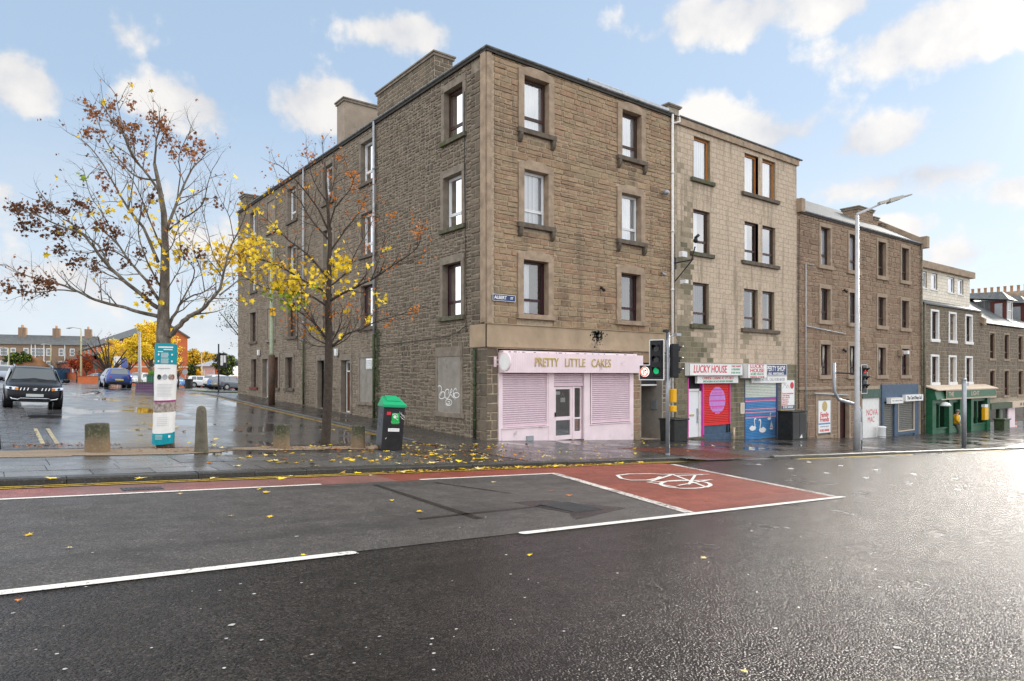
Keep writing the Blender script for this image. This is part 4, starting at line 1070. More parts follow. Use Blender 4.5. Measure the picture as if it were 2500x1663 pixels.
g = MB(); pbox(g, FB, 4.10, 4.30, .15, .58, -.13, -.12); g.build('poster', 'leaf_orange', dr)
g = MB(); pbox(g, FB, 3.10, 3.38, 1.5, 1.62, -.13, -.125); g.build('paper_notice', 'paper', dr)
m = MB(); pbox(m, FB, 2.99, 4.42, -.4, -.19, -.3, .06); m.build('doorstep', 'concrete', CT)
m = MB(); m.box(.6, 6.9, .7, .75, -.6, 2.9); m.box(2.8, 2.85, .1, .7, -.6, 2.9); m.box(4.6, 4.65, .1, .7, -.6, 2.9); m.build('shop_interior', 'interior', CT)
m = MB(); pbox(m, FB, 1.62, 1.95, -.10, .08, .06, .085)
for k in range(6): pbox(m, FB, 1.64, 1.93, -.085+k*.028, -.075+k*.028, .085, .09)
m.build('air_brick', 'galv', CT)
# close doorway at the right
m = MB(); m.box(7.62, 9.0, 1.3, 1.35, -.6, 2.7); m.box(8.95, 9.0, .0, 1.35, -.6, 2.7); m.box(7.62, 7.67, .0, 1.3, -.6, 2.7); m.box(7.62, 9.0, 0, 1.35, 2.68, 2.72); m.build('close_passage', 'infill', CT)
m = MB(); m.quad((7.62,-.02,-.395), (9.0,-.02,-.46), (9.0,1.3,-.46), (7.62,1.3,-.395)); m.build('passage_floor', 'band_cream', CT)
m = MB(); pbox(m, FB, 7.70, 7.82, -.40, 1.78, -.30, -.24); pbox(m, FB, 7.82, 8.0, -.40, 1.72, -.5, -.45); pbox(m, FB, 7.70, 8.9, 1.78, 1.84, -.30, -.24); m.build('door_frame', 'white_paint', CT)
m = MB(); pbox(m, FB, 7.70, 8.9, 1.84, 2.66, -.28, -.26); m.build('fanlight', 'interior_dark', CT)
m = MB(); m.box(8.9, 8.945, .25, .55, .78, 1.16); m.build('entry_panel', 'galv', CT)
# wall clutter
def floodlight(P, u, z, d=.0, mat='black_metal', label='', r=.05):
    t = thing('security_light', P.p(u, z, .05), label, 'light'); m = MB()
    m.tube([P.p(u,z,.04), P.p(u,z,.12)], r*.6, 8); m.tube([P.p(u-.02,z+.06,.08), P.p(u+.03,z-.10,.24)], [r*.8, r*1.3], 10); m.build('housing', mat, t, smooth=True); return t
floodlight(FB, 5.3, 5.55, label='small black wall lamp between the two lowest upper windows of the brown front')
floodlight(FB, 8.85, 6.45, mat='galv', label='small silver camera high beside the white downpipe under the round dish')
t = thing('wall_dish', FB.p(8.95, 9.8, .05), 'small round grey dome on the brown front wall left of the white downpipe', 'dish'); m = MB(); m.tube([FB.p(8.95,9.8,.05), FB.p(8.95,9.8,.14)], [.05, .05], 8); m.lathe([(.02,-.12), (.10,-.08), (.13,0), (.10,.08), (.02,.12)], tuple(FB.p(8.95,9.8,.22)), 14); m.build('dome', 'galv', t, smooth=True)
t = thing('surveillance_camera', FB.p(9.75, 6.9, .06), 'black camera and white box on an angled arm between the two tenements', 'camera')
m = MB(); pb = FB.p; m.tube([pb(9.62,6.95,.08), pb(10.0,7.05,.7), pb(10.1,7.6,.8)], .03, 7); m.tube([pb(9.7,6.2,.08), pb(10.05,7.1,.75)], .025, 7); pbox(m, FB, 9.58, 9.76, 6.7, 7.2, .04, .10); m.build('arm', 'black_metal', t)
m = MB(); pbox(m, FB, 9.66, 9.98, 7.18, 7.42, .3, .5); pbox(m, FB, 9.86, 10.06, 6.08, 6.24, .2, .5); m.build('junction_box', 'plastic_white', t, bevel=.01)
m = MB(); m.lathe([(.03,-.1), (.09,-.06), (.10,.05), (.05,.12)], tuple(pb(10.12,7.85,.82)), 12); m.tube([pb(10.1,7.95,.8), pb(10.22,8.1,.9)], .06, 8); m.build('camera_head', 'black_metal', t, smooth=True)
t = thing('vent_hook', FB.p(5.55, 4.75, 0), 'tiny rusty iron hook on the brown front wall', 'hook'); m = MB(); m.tube([FB.p(5.55,4.78,.0), FB.p(5.55,4.78,.12), FB.p(5.58,4.66,.12)], .018, 6); m.build('hook', 'rust', t)
# graffiti tag painted on the blind panel
def stroke_on(P, pts, w, d, mat, parent, name='stroke', flip=False):
    m = MB(); q = [Vector(p) for p in pts]; L = []
    for i in range(len(q)):
        dd = (q[min(i+1, len(q)-1)]-q[max(i-1, 0)]).normalized(); n = Vector((-dd.y, dd.x))*w/2; L += [q[i]-n, q[i]+n]
    m.add([P.p(v.x, v.y, d) for v in L], [(2*i, 2*i+2, 2*i+3, 2*i+1) for i in range(len(q)-1)]); return m
def smooth(pts, k=4):
    q = [Vector(p) for p in pts]; out = []
    for i in range(len(q)-1):
        p0, p1, p2, p3 = q[max(i-1, 0)], q[i], q[i+1], q[min(i+2, len(q)-1)]
        for j in range(k):
            t = j/k; out.append(.5*((2*p1)+(p2-p0)*t+(2*p0-5*p1+4*p2-p3)*t*t+(3*p1-p0-3*p2+p3)*t**3))
    out.append(q[-1]); return out
def tagpt(px, py):   # from the 2357-wide zoom of the wall: left edge 1500 = y 3.18, right 1920 = y 1.66
    return (3.12-(px-1500)/420*1.42, .88+(540-py)*.00191)
strokes = [[(1490,60),(1530,45),(1560,80),(1555,150),(1530,200),(1510,250),(1530,290),(1580,295),(1625,260),(1635,200),(1600,160),(1560,180),(1540,240)],
           [(1640,270),(1625,210),(1650,130),(1700,110),(1715,160),(1690,200),(1640,205),(1720,195),(1715,250),(1680,285),(1640,270)],
           [(1740,230),(1745,150),(1770,100),(1775,150),(1745,190),(1790,250),(1810,265),(1800,200),(1815,120),(1850,85),(1860,130)],
           [(1790,190),(1830,250),(1835,300)], [(1800,200),(1850,170),(1905,180),(1915,225),(1870,265),(1820,240),(1830,190)],
           [(1690,350),(1725,345),(1730,380),(1690,395),(1655,370),(1660,320),(1710,300),(1765,325),(1770,380),(1730,415),(1680,415),(1650,390)]]
t = thing('graffiti', FA.p(2.4, .9, .01), 'white spray painted looping tag with a spiral on the grey blind window', 'graffiti'); mm = MB()
for i, s_ in enumerate(strokes):
    q = stroke_on(FA, smooth([tagpt(*p) for p in s_]), .032, .0155+i*.0006, 'sign_white', t); mm.add(q.v, q.f)
mm.build('paint_stroke', 'sign_white', t)
t['kind_note'] = ''; del t['kind_note']
# ================================================================== REAR SIDE-STREET TENEMENT
RT = thing('side_street_tenement', (0, 8.35, AZ(8.35)), 'long grey brown rubble tenement running up the side street behind the trees', 'tenement')
rw = []   # y0,y1,z0,z1,frame,curtain
for (a, b) in ((8.52,9.80), (13.03,14.22), (18.06,19.36), (25.15,26.38)):
    rw += [(a,b,10.82,12.64,'white','net'), (a,b,7.58,9.45,'white','net' if a < 15 else 'roller'), (a,b,4.36,6.22,'brown' if a > 15 else 'maroon','drapes')]
blind_r = [(21.6,22.95,10.82,12.64), (21.6,22.95,7.58,9.45), (21.7,22.95,4.36,6.22)]
gr = [(18.56,19.75,1.49,3.22,'brown','yellow'), (20.97,22.02,1.46,3.27,'brown','yellow'), (25.01,26.16,1.45,3.23,'brown','left')]
doors = [(10.98,12.00,AZ(11.5),2.92), (14.05,14.95,AZ(14.5),2.96), (22.80,23.86,AZ(23.3),3.20)]
mb = MB(); HH = [(w[0], w[1], w[2], w[3]) for w in rw+gr]+[(d[0], d[1], d[2]-.3, d[3]) for d in doors]
wall_panel(mb, FA, 8.35, 29.2, .0, 13.12, HH, 0, 0)
sur3 = [(w[0]-.2, w[1]+.2, w[2]-.16, w[3]+.26) for w in rw+gr+blind_r]+[(d[0]-.2, d[1]+.2, d[2]-.3, d[3]+.28) for d in doors]+[(8.45,10.05,.86,3.1)]
rubble(mb, FA, 8.36, 16.7, .2, 13.12, sur3, .56, .26, .026, .008, 31, 1, zb=AZ, jit=.02)
rubble(mb, FA, 16.7, 29.2, .4, 13.12, sur3, .60, .30, .024, .008, 32, 1, zb=AZ, jit=.02)
PE = Plane((0,29.2,0), (1,0,0), (0,1,0)); mb.box(.02, 10, 29.0, 29.19, -.5, 13.1, 0)
mb.box(1.7, 9.9, 8.4, 29.0, -1, 13.0, 2)
for z in (3.4, 6.7, 9.9, 13.0): mb.box(.06, 1.7, 8.4, 29.0, z, z+.12, 2)
for y in (10.3, 15.5, 20.4, 24.2, 28): mb.box(.06, 1.7, y, y+.1, 0, 13, 2)
mb.box(9.9, 10, 8.36, 29.18, -1, 13.1, 0)
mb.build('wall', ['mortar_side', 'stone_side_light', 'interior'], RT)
for w in rw+gr:
    window(RT, FA, *w[:4], fmat=FMAT[w[4]], curtain=w[5], rev=.16, gl='glass_bright' if w[2] > 7 else 'glass', sur=dict(mat='dressed_side', w=.18, head=.24, proud=.05), sl=dict(mat='sill_dark', w=.20, th=.15, proud=.11))
RT.children[-1]  # ground floor sill nearest the far corner is painted red
[c for c in RT.children if c.name.startswith('window')][-1]['label'] = 'window with a red painted sill'
for c in [c for c in RT.children if c.name.startswith('window')][-1].children:
    if c.name.startswith('sill'): c.data.materials[0] = flat('sill_red', (.16,.02,.02), .5)
for (a, b, c, d) in blind_r+[(8.60,9.95,1.04,3.0)]:
    m = MB(); pbox(m, FA, a, b, c, d, -.10, -.04 if c > 4 else .012); m.build('blind_window', 'infill', RT)
    m = MB(); pbox(m, FA, a-.16, a, c, d, -.1, .045); pbox(m, FA, b, b+.16, c, d, -.1, .045); pbox(m, FA, a-.16, b+.16, d, d+.22, -.1, .048); pbox(m, FA, a-.2, b+.2, c-.16, c, -.1, .12); m.build('blind_window_surround', 'dressed_side', RT, bevel=.01)
for i, (a, b, c, d) in enumerate(doors):
    g = AZ((a+b)/2)
    m = MB()
    pbox(m, FA, a+.10, b-.10, g+.05, d-.55, -.30, -.25)
    if i == 0:
        for (u0, u1) in ((a+.18, (a+b)/2-.04), ((a+b)/2+.04, b-.18)):
            for (z0, z1) in ((g+.2, g+.75), (g+.95, d-.7)): pbox(m, FA, u0, u1, z0, z1, -.25, -.235)
    dd = m.build('door', ['door_brown', 'box_black', 'timber_grey'][i], RT)
    m = MB(); frame4(m, FA, a+.02, b-.02, g+.02, d-.02, .08, -.32, -.22); pbox(m, FA, a+.10, b-.10, d-.55, d-.48, -.32, -.22)
    m.build('door_frame', ['white_paint', 'box_black', 'white_paint'][i], RT)
    m = MB(); pbox(m, FA, a+.10, b-.10, d-.48, d-.1, -.29, -.28); m.build('fanlight', 'glass_dark', RT)
    m = MB(); m.box(.33, 1.6, a-.02, b+.02, g, d) if False else pbox(m, FA, a-.02, b+.02, g, d, -.6, -.5); m.build('door_backing', 'interior_dark', RT)
    m = MB(); pbox(m, FA, a+.18, a+.32, g+1.0, g+1.08, -.235, -.2); m.build('handle', 'gold', dd)
    surround(RT, FA, a, b, g, d, 'dressed_side', w=.18, head=.26, proud=.045, rev=.2, name='door_surround'); m = MB(); pbox(m, FA, a, b, g-.3, g+.03, -.4, .05); m.build('doorstep', 'dressed_side', RT)
m = MB(); pbox(m, FA, 8.62, 9.22, 2.48, 2.96, .01, .05)
for k in range(6): z = 2.52+k*.072; m.hexa([FA.p(8.65,z,.05), FA.p(9.19,z,.05), FA.p(9.19,z,.09), FA.p(8.65,z,.09), FA.p(8.65,z+.045,.05), FA.p(9.19,z+.045,.05), FA.p(9.19,z+.03,.06), FA.p(8.65,z+.03,.06)])
m.build('louvre_vent', 'plastic_white', RT)
for (y, z) in ((12.4, 3.15), (24.4, 3.45)):
    t = thing('intercom_box' if False else 'wall_lamp', FA.p(y, z, .05), 'white wall lamp beside the brown panelled door' if y < 20 else 'white wall lamp beside the white framed far door', 'lamp'); m = MB(); pbox(m, FA, y-.12, y+.12, z, z+.34, .05, .17); m.build('housing', 'plastic_white', t, bevel=.02); m = MB(); pbox(m, FA, y-.05, y+.05, z-.06, z, .05, .12); m.build('bracket', 'galv', t)
m = MB(); e = .12; zr = 16.1
m.add([(-e,8.35,13.22), (10,8.35,13.22), (10,29.2,13.22), (-e,29.2,13.22), (5,8.35,zr), (5,29.2,zr)], [(0,4,5,3), (1,2,5,4), (0,1,4), (2,3,5), (0,3,2,1)]); m.build('roof', 'slate', RT)
m = MB(); pbox(m, FA, 8.35, 29.2, 13.12, 13.22, -.3, .09); m.build('soffit', 'soffit_dark', RT)
gutter(RT, FA, 8.35, 29.2, 13.27)
ch = chimney(RT, 2.1, 5.4, 16.5, 17.5, 13.9, 17.3, 'stone_side', pots=0, stones=False)
ch.data.materials[0] = MAT['harled']; ch['label'] = 'tall pale rendered chimney stack'
m = MB()
for k in range(6): m.box(2.3+k*.5, 2.5+k*.5, 16.40, 16.42, 16.9-.2*(k % 3), 17.3)
chimney(RT, .2, 1.6, 28.3, 29.3, 13.3, 14.2, 'stone_side'); 
pipe('downpipe', [PA(16.70,13.22,.12), PA(16.70,4.0,.12)], .05, 'lead_pipe', RT, collars=1.9); pipe('downpipe', [PA(16.70,4.0,.12), PA(16.70,.65,.12)], .055, 'pipe_moss', RT, collars=1.7)
cable('cable', [PA(17.6,6.4,.06), PA(17.75,5,.06), PA(17.7,3.6,.06), PA(16.9,3.58,.06)], .014, 'black_metal', RT)
cable('vent_pipe', [PA(12.75,1.55,.05), PA(12.75,1.55,.22), PA(12.82,.7,.22)], .05, 'galv', RT)

# ================================================================== PALE BLOCK TENEMENT (takeaway and property office)
PT = thing('pale_tenement', (9.9, 0, BZ(9.9)), 'pale cream blockwork tenement with brown framed windows above the red and blue shutters', 'tenement')
pw = [(11.06,12.22,10.84,12.68,'oak','net'), (14.86,15.98,10.84,12.70,'oak','net'), (16.32,17.46,10.86,12.72,'oak','net'),
      (11.02,12.18,7.60,9.48,'brown','left'), (14.86,15.98,7.62,9.48,'brown','left'), (16.32,17.46,7.62,9.48,'brown','none'),
      (11.00,12.12,4.44,6.28,'brown','dark'), (14.82,15.94,4.42,6.30,'brown','drapes'), (16.26,17.38,4.42,6.30,'brown','drapes')]
sh = [(10.62,11.66,-.75,2.15), (11.74,13.72,-.75,2.15), (14.85,17.72,-.95,2.0)]
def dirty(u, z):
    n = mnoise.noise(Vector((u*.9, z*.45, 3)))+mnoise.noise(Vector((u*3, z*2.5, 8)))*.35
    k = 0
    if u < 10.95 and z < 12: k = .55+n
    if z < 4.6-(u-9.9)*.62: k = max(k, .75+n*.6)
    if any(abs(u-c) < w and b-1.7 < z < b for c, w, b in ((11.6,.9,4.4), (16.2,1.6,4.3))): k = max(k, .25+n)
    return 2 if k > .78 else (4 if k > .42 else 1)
mb = MB(); HH = [(w[0], w[1], w[2], w[3]) for w in pw]+sh
wall_panel(mb, FB, 9.74, 19.42, -1.4, 13.12, HH, 0, 0)
lint = [(w[0]-.05, w[1]+.05, w[3], w[3]+.42) for w in pw]
sl_ = [(10.75,12.5,z-.17,z) for z in (10.84, 7.6, 4.44)]+[(14.55,17.75,z-.17,z) for z in (10.84, 7.62, 4.42)]
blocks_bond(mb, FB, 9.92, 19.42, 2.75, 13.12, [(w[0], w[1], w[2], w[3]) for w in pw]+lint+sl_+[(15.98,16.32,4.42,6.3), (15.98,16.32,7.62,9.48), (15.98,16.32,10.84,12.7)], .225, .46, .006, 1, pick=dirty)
for (a, b, c, d) in lint:
    n = 5
    for k in range(n): flat_patch(mb, FB, a+(b-a)*k/n, a+(b-a)*(k+1)/n, c, d-.2 if d > 13 else d, .008, 1, .004)
blocks_bond(mb, FB, 9.75, 10.62, -.75, 2.75, [], .225, .44, .012, 2); blocks_bond(mb, FB, 13.72, 14.85, -.95, 2.75, [], .225, .46, .006, 2); blocks_bond(mb, FB, 17.72, 19.42, -1.2, 2.75, [], .225, .46, .006, 2); blocks_bond(mb, FB, 10.62, 17.72, 2.15, 2.75, sh, .225, .46, .006, 2)
for (a, b, c, d) in ((15.98,16.32,4.42,6.3), (15.98,16.32,7.62,9.48), (15.98,16.32,10.84,12.7)): pbox(mb, FB, a, b, c, d, -.2, .012, 1)
mb.box(10.0, 19.3, 1.4, 9, -2, 13.0, 3); mb.box(19.3, 19.42, .02, 9, -2, 13.12, 1)
for z in (3.3, 6.7, 9.9, 13.0): mb.box(9.9, 19.3, .05, 1.4, z, z+.12, 3)
for x in (9.8, 13.5, 19.2): mb.box(x, x+.1, .05, 1.4, -2, 13, 3)
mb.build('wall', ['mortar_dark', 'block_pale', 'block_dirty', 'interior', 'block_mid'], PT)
m = MB(); z0_ = 3.0
for w in pw:
    wd = window(PT, FB, *w[:4], fmat=FMAT[w[4]], curtain=w[5] if w[5] != 'none' else None, rev=.12, transom=.27 if w[4] != 'oak' else None, gl='glass_bright' if w[2] > 7 else 'glass')
    if w[0] < 12: sill(wd, FB, w[0], w[1], w[2], 'sill_mossy', w=.24, th=.17, proud=.13, rev=.12)
    elif w[0] < 16: sill(wd, FB, w[0], 17.46, w[2], 'sill_dark', w=.26, th=.17, proud=.13, rev=.12)
m = MB(); pbox(m, FB, 9.8, 19.5, 12.92, 13.20, -.1, .10); m.build('fascia', 'dressed', PT)
gutter(PT, FB, 9.9, 19.75, 13.27)
m = MB(); m.add([(9.74,-.14,13.22), (19.7,-.14,13.22), (19.7,9,13.22), (9.74,9,13.22), (9.74,4.4,15.55), (19.7,4.4,15.55)], [(0,1,5,4), (2,3,4,5), (0,4,3), (1,2,5), (0,3,2,1)]); m.build('roof', 'slate', PT)
chimney(PT, 13.0, 13.8, 3.0, 4.2, 14.2, 15.4, 'stone_side', stones=False, cap=.06)
m = MB(); m.box(9.72, 13.0, 2.95, 3.1, 14.6, 15.26); m.build('ridge', 'lead_pipe', PT)
# white door, red shutter, blue shutter
m = MB(); pbox(m, FB, 10.78, 11.52, BZ(11)+.08, 1.52, -.16, -.11); dr = m.build('door', 'door_white', PT, bevel=.004); m = MB(); pbox(m, FB, 10.9, 11.2, .42, .50, -.11, -.09); m.build('letter_plate', 'gold', dr); m = MB(); pbox(m, FB, 11.40, 11.46, .1, .75, -.11, -.07); m.build('handle', 'galv', dr)
m = MB(); pbox(m, FB, 10.69, 10.78, -.55, 1.62, -.18, -.06); pbox(m, FB, 11.52, 11.66, -.58, 1.62, -.18, -.06); pbox(m, FB, 10.69, 11.66, 1.52, 1.62, -.18, -.06); m.build('door_frame', 'white_paint', PT)
for (a, b, c) in ((10.62,10.69,-.55), (11.66,11.76,-.6), (13.66,13.72,-.02)): m = MB(); pbox(m, FB, a, b, c, 2.1, -.15, .02); m.build('shutter_rail', 'magenta', PT)
m = MB(); pbox(m, FB, 10.69, 11.66, 1.62, 2.15, -.2, -.14); m.build('fanlight', 'interior_dark', PT)
s = shutter('roller_shutter', PT, FB, 11.76, 13.66, .02, 2.1, -.03, ['red_bright'], line='dormer_red'); s['label'] = 'bright red roller shutter with a violet disc'
m = MB(); cx, cz, rx, rz = 12.76, 1.08, .60, .60
for k in range(24):       # disc built as strips following the slats
    a = -1+2*k/24; b = -1+2*(k+1)/24; mid = (a+b)/2; w = rx*math.sqrt(1-mid*mid); pbox(m, FB, cx-w, cx+w, cz+a*rz, cz+b*rz+.001*0, -.03, -.006, 1 if k % 5 in (1,) else 0)
m.build('painted_disc', ['violet', 'magenta'], s)
m = MB(); rnd = random.Random(5)
for row in (.42, .74, 1.08, 1.42):
    for k in range(11): x = 12.25+k*.1; 
    for k in range(12):
        x = 12.2+k*.1
        if ((x-cx)/rx)**2+((row-cz)/rz)**2 < .8: m.add([FB.p(x-.04,row-.03,-.004), FB.p(x+.04,row-.03,-.004), FB.p(x,row+.05,-.004)], [(0,1,2)])
m.build('painted_triangles', 'magenta', s)
m = MB(); pbox(m, FB, 11.76, 13.72, -.6, -.02, -.18, -.05); pbox(m, FB, 11.70, 13.75, -.75, -.42, -.2, .05); m.build('stall_riser', 'blue_paint', PT, bevel=.01)
m = MB(); pbox(m, FB, 10.55, 11.74, -.78, -.50, -.3, .10); m.build('doorstep', 'concrete', PT, bevel=.01)
def bb(z):
    if z > 1.12: return 1
    if .93 < z < 1.08 or .56 < z < .64 or .42 < z < .50 or .16 < z < .26: return 2
    return 0
s = shutter('roller_shutter', PT, FB, 14.90, 17.55, -.80, 1.98, -.03, ['shutter_blue', 'shutter_white', 'magenta'], bands=bb, line='sign_navy'); s['label'] = 'blue roller shutter painted with white swans and pink zigzag stripes'
m = MB()
for z in (.99, .60, .44, .20):
    for k in range(34):
        x = 14.93+k*.077; m.add([FB.p(x,z-.03,-.008), FB.p(x+.05,z-.03,-.008), FB.p(x+.025,z+.035,-.008)], [(0,1,2)])
m.build('painted_zigzag', 'shutter_white', s)
def swan(x, z, k, fl=1):
    body = [(-.34,.0), (-.22,-.12), (.0,-.15), (.22,-.10), (.30,.02), (.20,.10), (.06,.08), (-.06,.14), (-.2,.08)]
    neck = [(.16,.06), (.24,.08), (.20,.24), (.17,.38), (.24,.46), (.33,.42), (.30,.50), (.20,.54), (.11,.46), (.11,.32), (.15,.18)]
    m = MB()
    for poly in (body, neck): m.add([FB.p(x+fl*u*k, z+v*k, -.007) for u, v in poly], [tuple(range(len(poly)))])
    return m
for (x, z, k, f) in ((15.55,-.30,.9,1), (16.35,-.42,1.0,-1), (16.95,.10,.5,1)): swan(x, z, k, f).build('painted_swan', 'sign_white', s)
m = MB(); x, z = 17.12, -.36; m.add([FB.p(x-.17,z,-.007), FB.p(x-.09,z-.09,-.007), FB.p(x+.10,z-.09,-.007), FB.p(x+.18,z,-.007)], [(0,1,2,3)]); m.add([FB.p(x-.1,z+.03,-.007), FB.p(x+.0,z+.03,-.007), FB.p(x+.0,z+.36,-.007)], [(0,1,2)]); m.add([FB.p(x+.02,z+.03,-.007), FB.p(x+.14,z+.03,-.007), FB.p(x+.02,z+.30,-.007)], [(0,1,2)]); m.build('painted_boat', 'sign_white', s)
for (a, b) in ((14.85,14.90), (17.55,17.72)): m = MB(); pbox(m, FB, a, b, -.9, 2.0, -.12, .015); m.build('shutter_rail', 'sign_navy', PT)
m = MB(); pbox(m, FB, 14.85, 17.72, -.98, -.84, -.2, .02); m.build('doorstep', 'concrete', PT)
# shop signs
t = simple_sign('shop_sign', FB, 10.40, 14.30, 2.20, 2.74, .03, .28, 'sign_white', 'long white box sign reading LUCKY HOUSE over the white door and red shutter', cat='shop sign', frame=('galv', .02))
text('LUCKY HOUSE', 'lettering', .46, FB, 11.86, 2.47, .285, 'sign_red', t, wide=.78, bold=.004, shear=.12)
text('TAKE AWAY', 'lettering', .13, FB, 13.78, 2.62, .285, 'sign_red', t); text('& DELIVERY', 'lettering', .13, FB, 13.75, 2.48, .285, 'sign_green', t); text('01382 454141', 'lettering', .125, FB, 13.75, 2.33, .285, 'sign_green', t)
t = simple_sign('shop_sign', FB, 11.10, 14.12, 1.86, 2.19, .03, .16, 'sign_white', "smaller white board reading CHINESE CUISINE AT IT'S BEST below the long takeaway sign", cat='shop sign')
text("CHINESE CUISINE AT IT'S BEST", 'lettering', .175, FB, 12.61, 2.085, .163, 'sign_red', t, bold=.001, wide=.98); text('SPECIALISING IN EAST-BOUND DELIVERIES', 'lettering', .118, FB, 12.61, 1.935, .163, 'sign_green', t, bold=.002, wide=.98)
# square box sign standing out on the wall
t = simple_sign('shop_sign', FB, 14.42, 16.02, 2.08, 2.76, .03, .45, 'sign_white', 'square white box sign reading LUCKY HOUSE PARKING AT REAR between the shutters', cat='shop sign', frame=('galv', .02))
text('LUCKY', 'lettering', .24, FB, 15.2, 2.63, .455, 'sign_red', t, wide=1.5, bold=.003); text('HOUSE', 'lettering', .24, FB, 15.2, 2.43, .455, 'sign_red', t, wide=1.5, bold=.003); text('01382 454141', 'lettering', .17, FB, 15.2, 2.265, .455, 'sign_green', t, wide=1.1); text('PARKING AT REAR', 'lettering', .12, FB, 15.2, 2.13, .455, 'sign_red', t, wide=1.15)
t = simple_sign('shop_sign', FB, 14.85, 18.30, 2.20, 2.76, .03, .12, 'sign_navy', 'navy sign with white letters ERTY SHOP right of the square white box sign', cat='shop sign', frame=('sign_white', .03))
text('PROPERTY SHOP', 'lettering', .36, FB, 18.14, 2.53, .125, 'sign_white', t, wide=.80, bold=.006, align='RIGHT'); text('SALE   MAINTENANCE', 'lettering', .15, FB, 18.0, 2.29, .125, 'sign_white', t, bold=.004, align='RIGHT', wide=.9)
t = simple_sign('shop_sign', FB, 15.30, 18.36, 1.84, 2.17, .03, .10, 'sign_white', 'white strip sign reading NO LET NO FEE with a phone number above the blue shutter', cat='shop sign')
text('NO LET NO FEE... CALL 01382 604220', 'lettering', .21, FB, 16.83, 2.0, .103, 'text_grey', t, wide=.76)
t = simple_sign('notice_board', FB, 17.92, 19.14, .50, 1.98, .02, .05, 'sign_white', 'white notice panel with red text and a red round badge right of the blue shutter', cat='notice', frame=('galv', .015))
m = MB(); m.tube([FB.p(18.90,1.70,.05), FB.p(18.90,1.70,.056)], .17, 20); m.build('badge', 'sign_red', t)
for k, (s_) in enumerate(('Property management', 'Tenant finding', 'Rent collection', 'Maintenance', 'Legal notices', 'Inventories', 'Inspections')): text(s_, 'lettering', .115, FB, 17.99, 1.30-k*.105, .052, 'sign_red', t, align='LEFT')
m = MB(); m.add([FB.p(18.0,1.55,.052), FB.p(18.25,1.8,.052), FB.p(18.5,1.55,.052), FB.p(18.46,1.55,.052), FB.p(18.25,1.76,.052), FB.p(18.04,1.55,.052)], [(0,1,4,5), (1,2,3,4)]); m.add([FB.p(18.3,1.55,.0525), FB.p(18.5,1.75,.0525), FB.p(18.7,1.55,.0525), FB.p(18.66,1.55,.0525), FB.p(18.5,1.71,.0525), FB.p(18.34,1.55,.0525)], [(0,1,4,5), (1,2,3,4)]); m.build('roof_mark', 'text_grey', t)
m = MB(); pbox(m, FB, 17.93, 19.13, .51, .70, .05, .054); m.build('number_strip', 'sign_navy', t); text('01382 604220', 'lettering', .17, FB, 18.53, .605, .056, 'sign_white', t, wide=.95, bold=.004)
t = simple_sign('notice_board', FB, 17.88, 19.14, .16, .49, .02, .05, 'yellow_bright', 'small bright yellow sign under the white notice panel', cat='notice')
for k in range(3): text(['To let apply within', 'all areas covered', 'call in today'][k], 'lettering', .085, FB, 18.51, .41-k*.09, .052, 'sign_navy', t)
t = simple_sign('menu_case', FB, 14.47, 14.77, .42, .92, .015, .05, 'band_cream', 'small cream framed menu on the pale wall left of the blue shutter', cat='menu', frame=('plastic_white', .03))

# ================================================================== BROWN TENEMENT OF THREE STOREYS
BT = thing('brown_tenement', (19.45, 0, BZ(19.45)), 'reddish brown stone tenement of four window columns behind the tall white lamp post', 'tenement')
cols = [(21.76,22.76), (24.88,25.94), (28.34,29.36), (31.50,32.55)]
bw = []
for i, (a, b) in enumerate(cols):
    bw += [(a,b,8.12,10.15,'brown',['net','net','left','dark'][i],False), (a,b,5.16,6.86,'brown','dark',False), (a,b,2.22,3.86,'maroon','drapes' if i < 3 else 'dark',i < 3)]
dm = [(21.45,22.74,-1.0,.90), (23.80,24.86,-1.5,.9)]
sh2 = [(26.5,28.62,-1.8,1.0), (28.85,33.6,-2.0,1.0)]
mb = MB(); HH = [(w[0], w[1], w[2], w[3]) for w in bw]+dm+sh2
wall_panel(mb, FB, 19.42, 34.4, -2.5, 10.6, HH, 0, 0)
sur4 = [(w[0]-.2, w[1]+.2, w[2]-.2, w[3]+.24) for w in bw]
coursed(mb, FB, 19.44, 34.4, 1.60, 10.6, sur4, (.20, .33), (.35, .9), .036, .010, 41, 1, gap=.005, jit=.01)
dsur = [(21.25,22.94,-1.0,1.25), (23.58,25.08,-1.6,1.3)]
coursed(mb, FB, 19.44, 26.4, -1.6, 1.60, dsur, (.24, .36), (.4, .8), .035, .008, 42, 1, zb=BZ)
mb.box(19.5, 34.3, 1.4, 9, -3, 10.5, 2)
for z in (1.4, 4.4, 7.4, 10.4): mb.box(19.5, 34.3, .05, 1.4, z, z+.12, 2)
for x in (19.5, 23.5, 27, 30.6, 34.2): mb.box(x, x+.1, .05, 1.4, -3, 10.4, 2)
mb.box(34.3, 34.4, .02, 9, -3, 10.6, 0)
mb.build('wall', ['mortar', 'stone_far', 'interior'], BT)
for w in bw: window(BT, FB, *w[:4], fmat=FMAT[w[4]], curtain=w[5], rev=.15, open_=w[6], gl='glass' , sur=dict(mat='dressed_far', w=.17, head=.2, proud=.06), sl=dict(mat='dressed_far', w=.26, th=.22, proud=.12))
gutter(BT, FB, 19.6, 34.75, 10.72, 'lead_pipe', r=.075)
m = MB(); pbox(m, FB, 19.42, 34.4, 10.55, 10.66, -.2, .08); m.build('soffit', 'soffit_dark', BT)
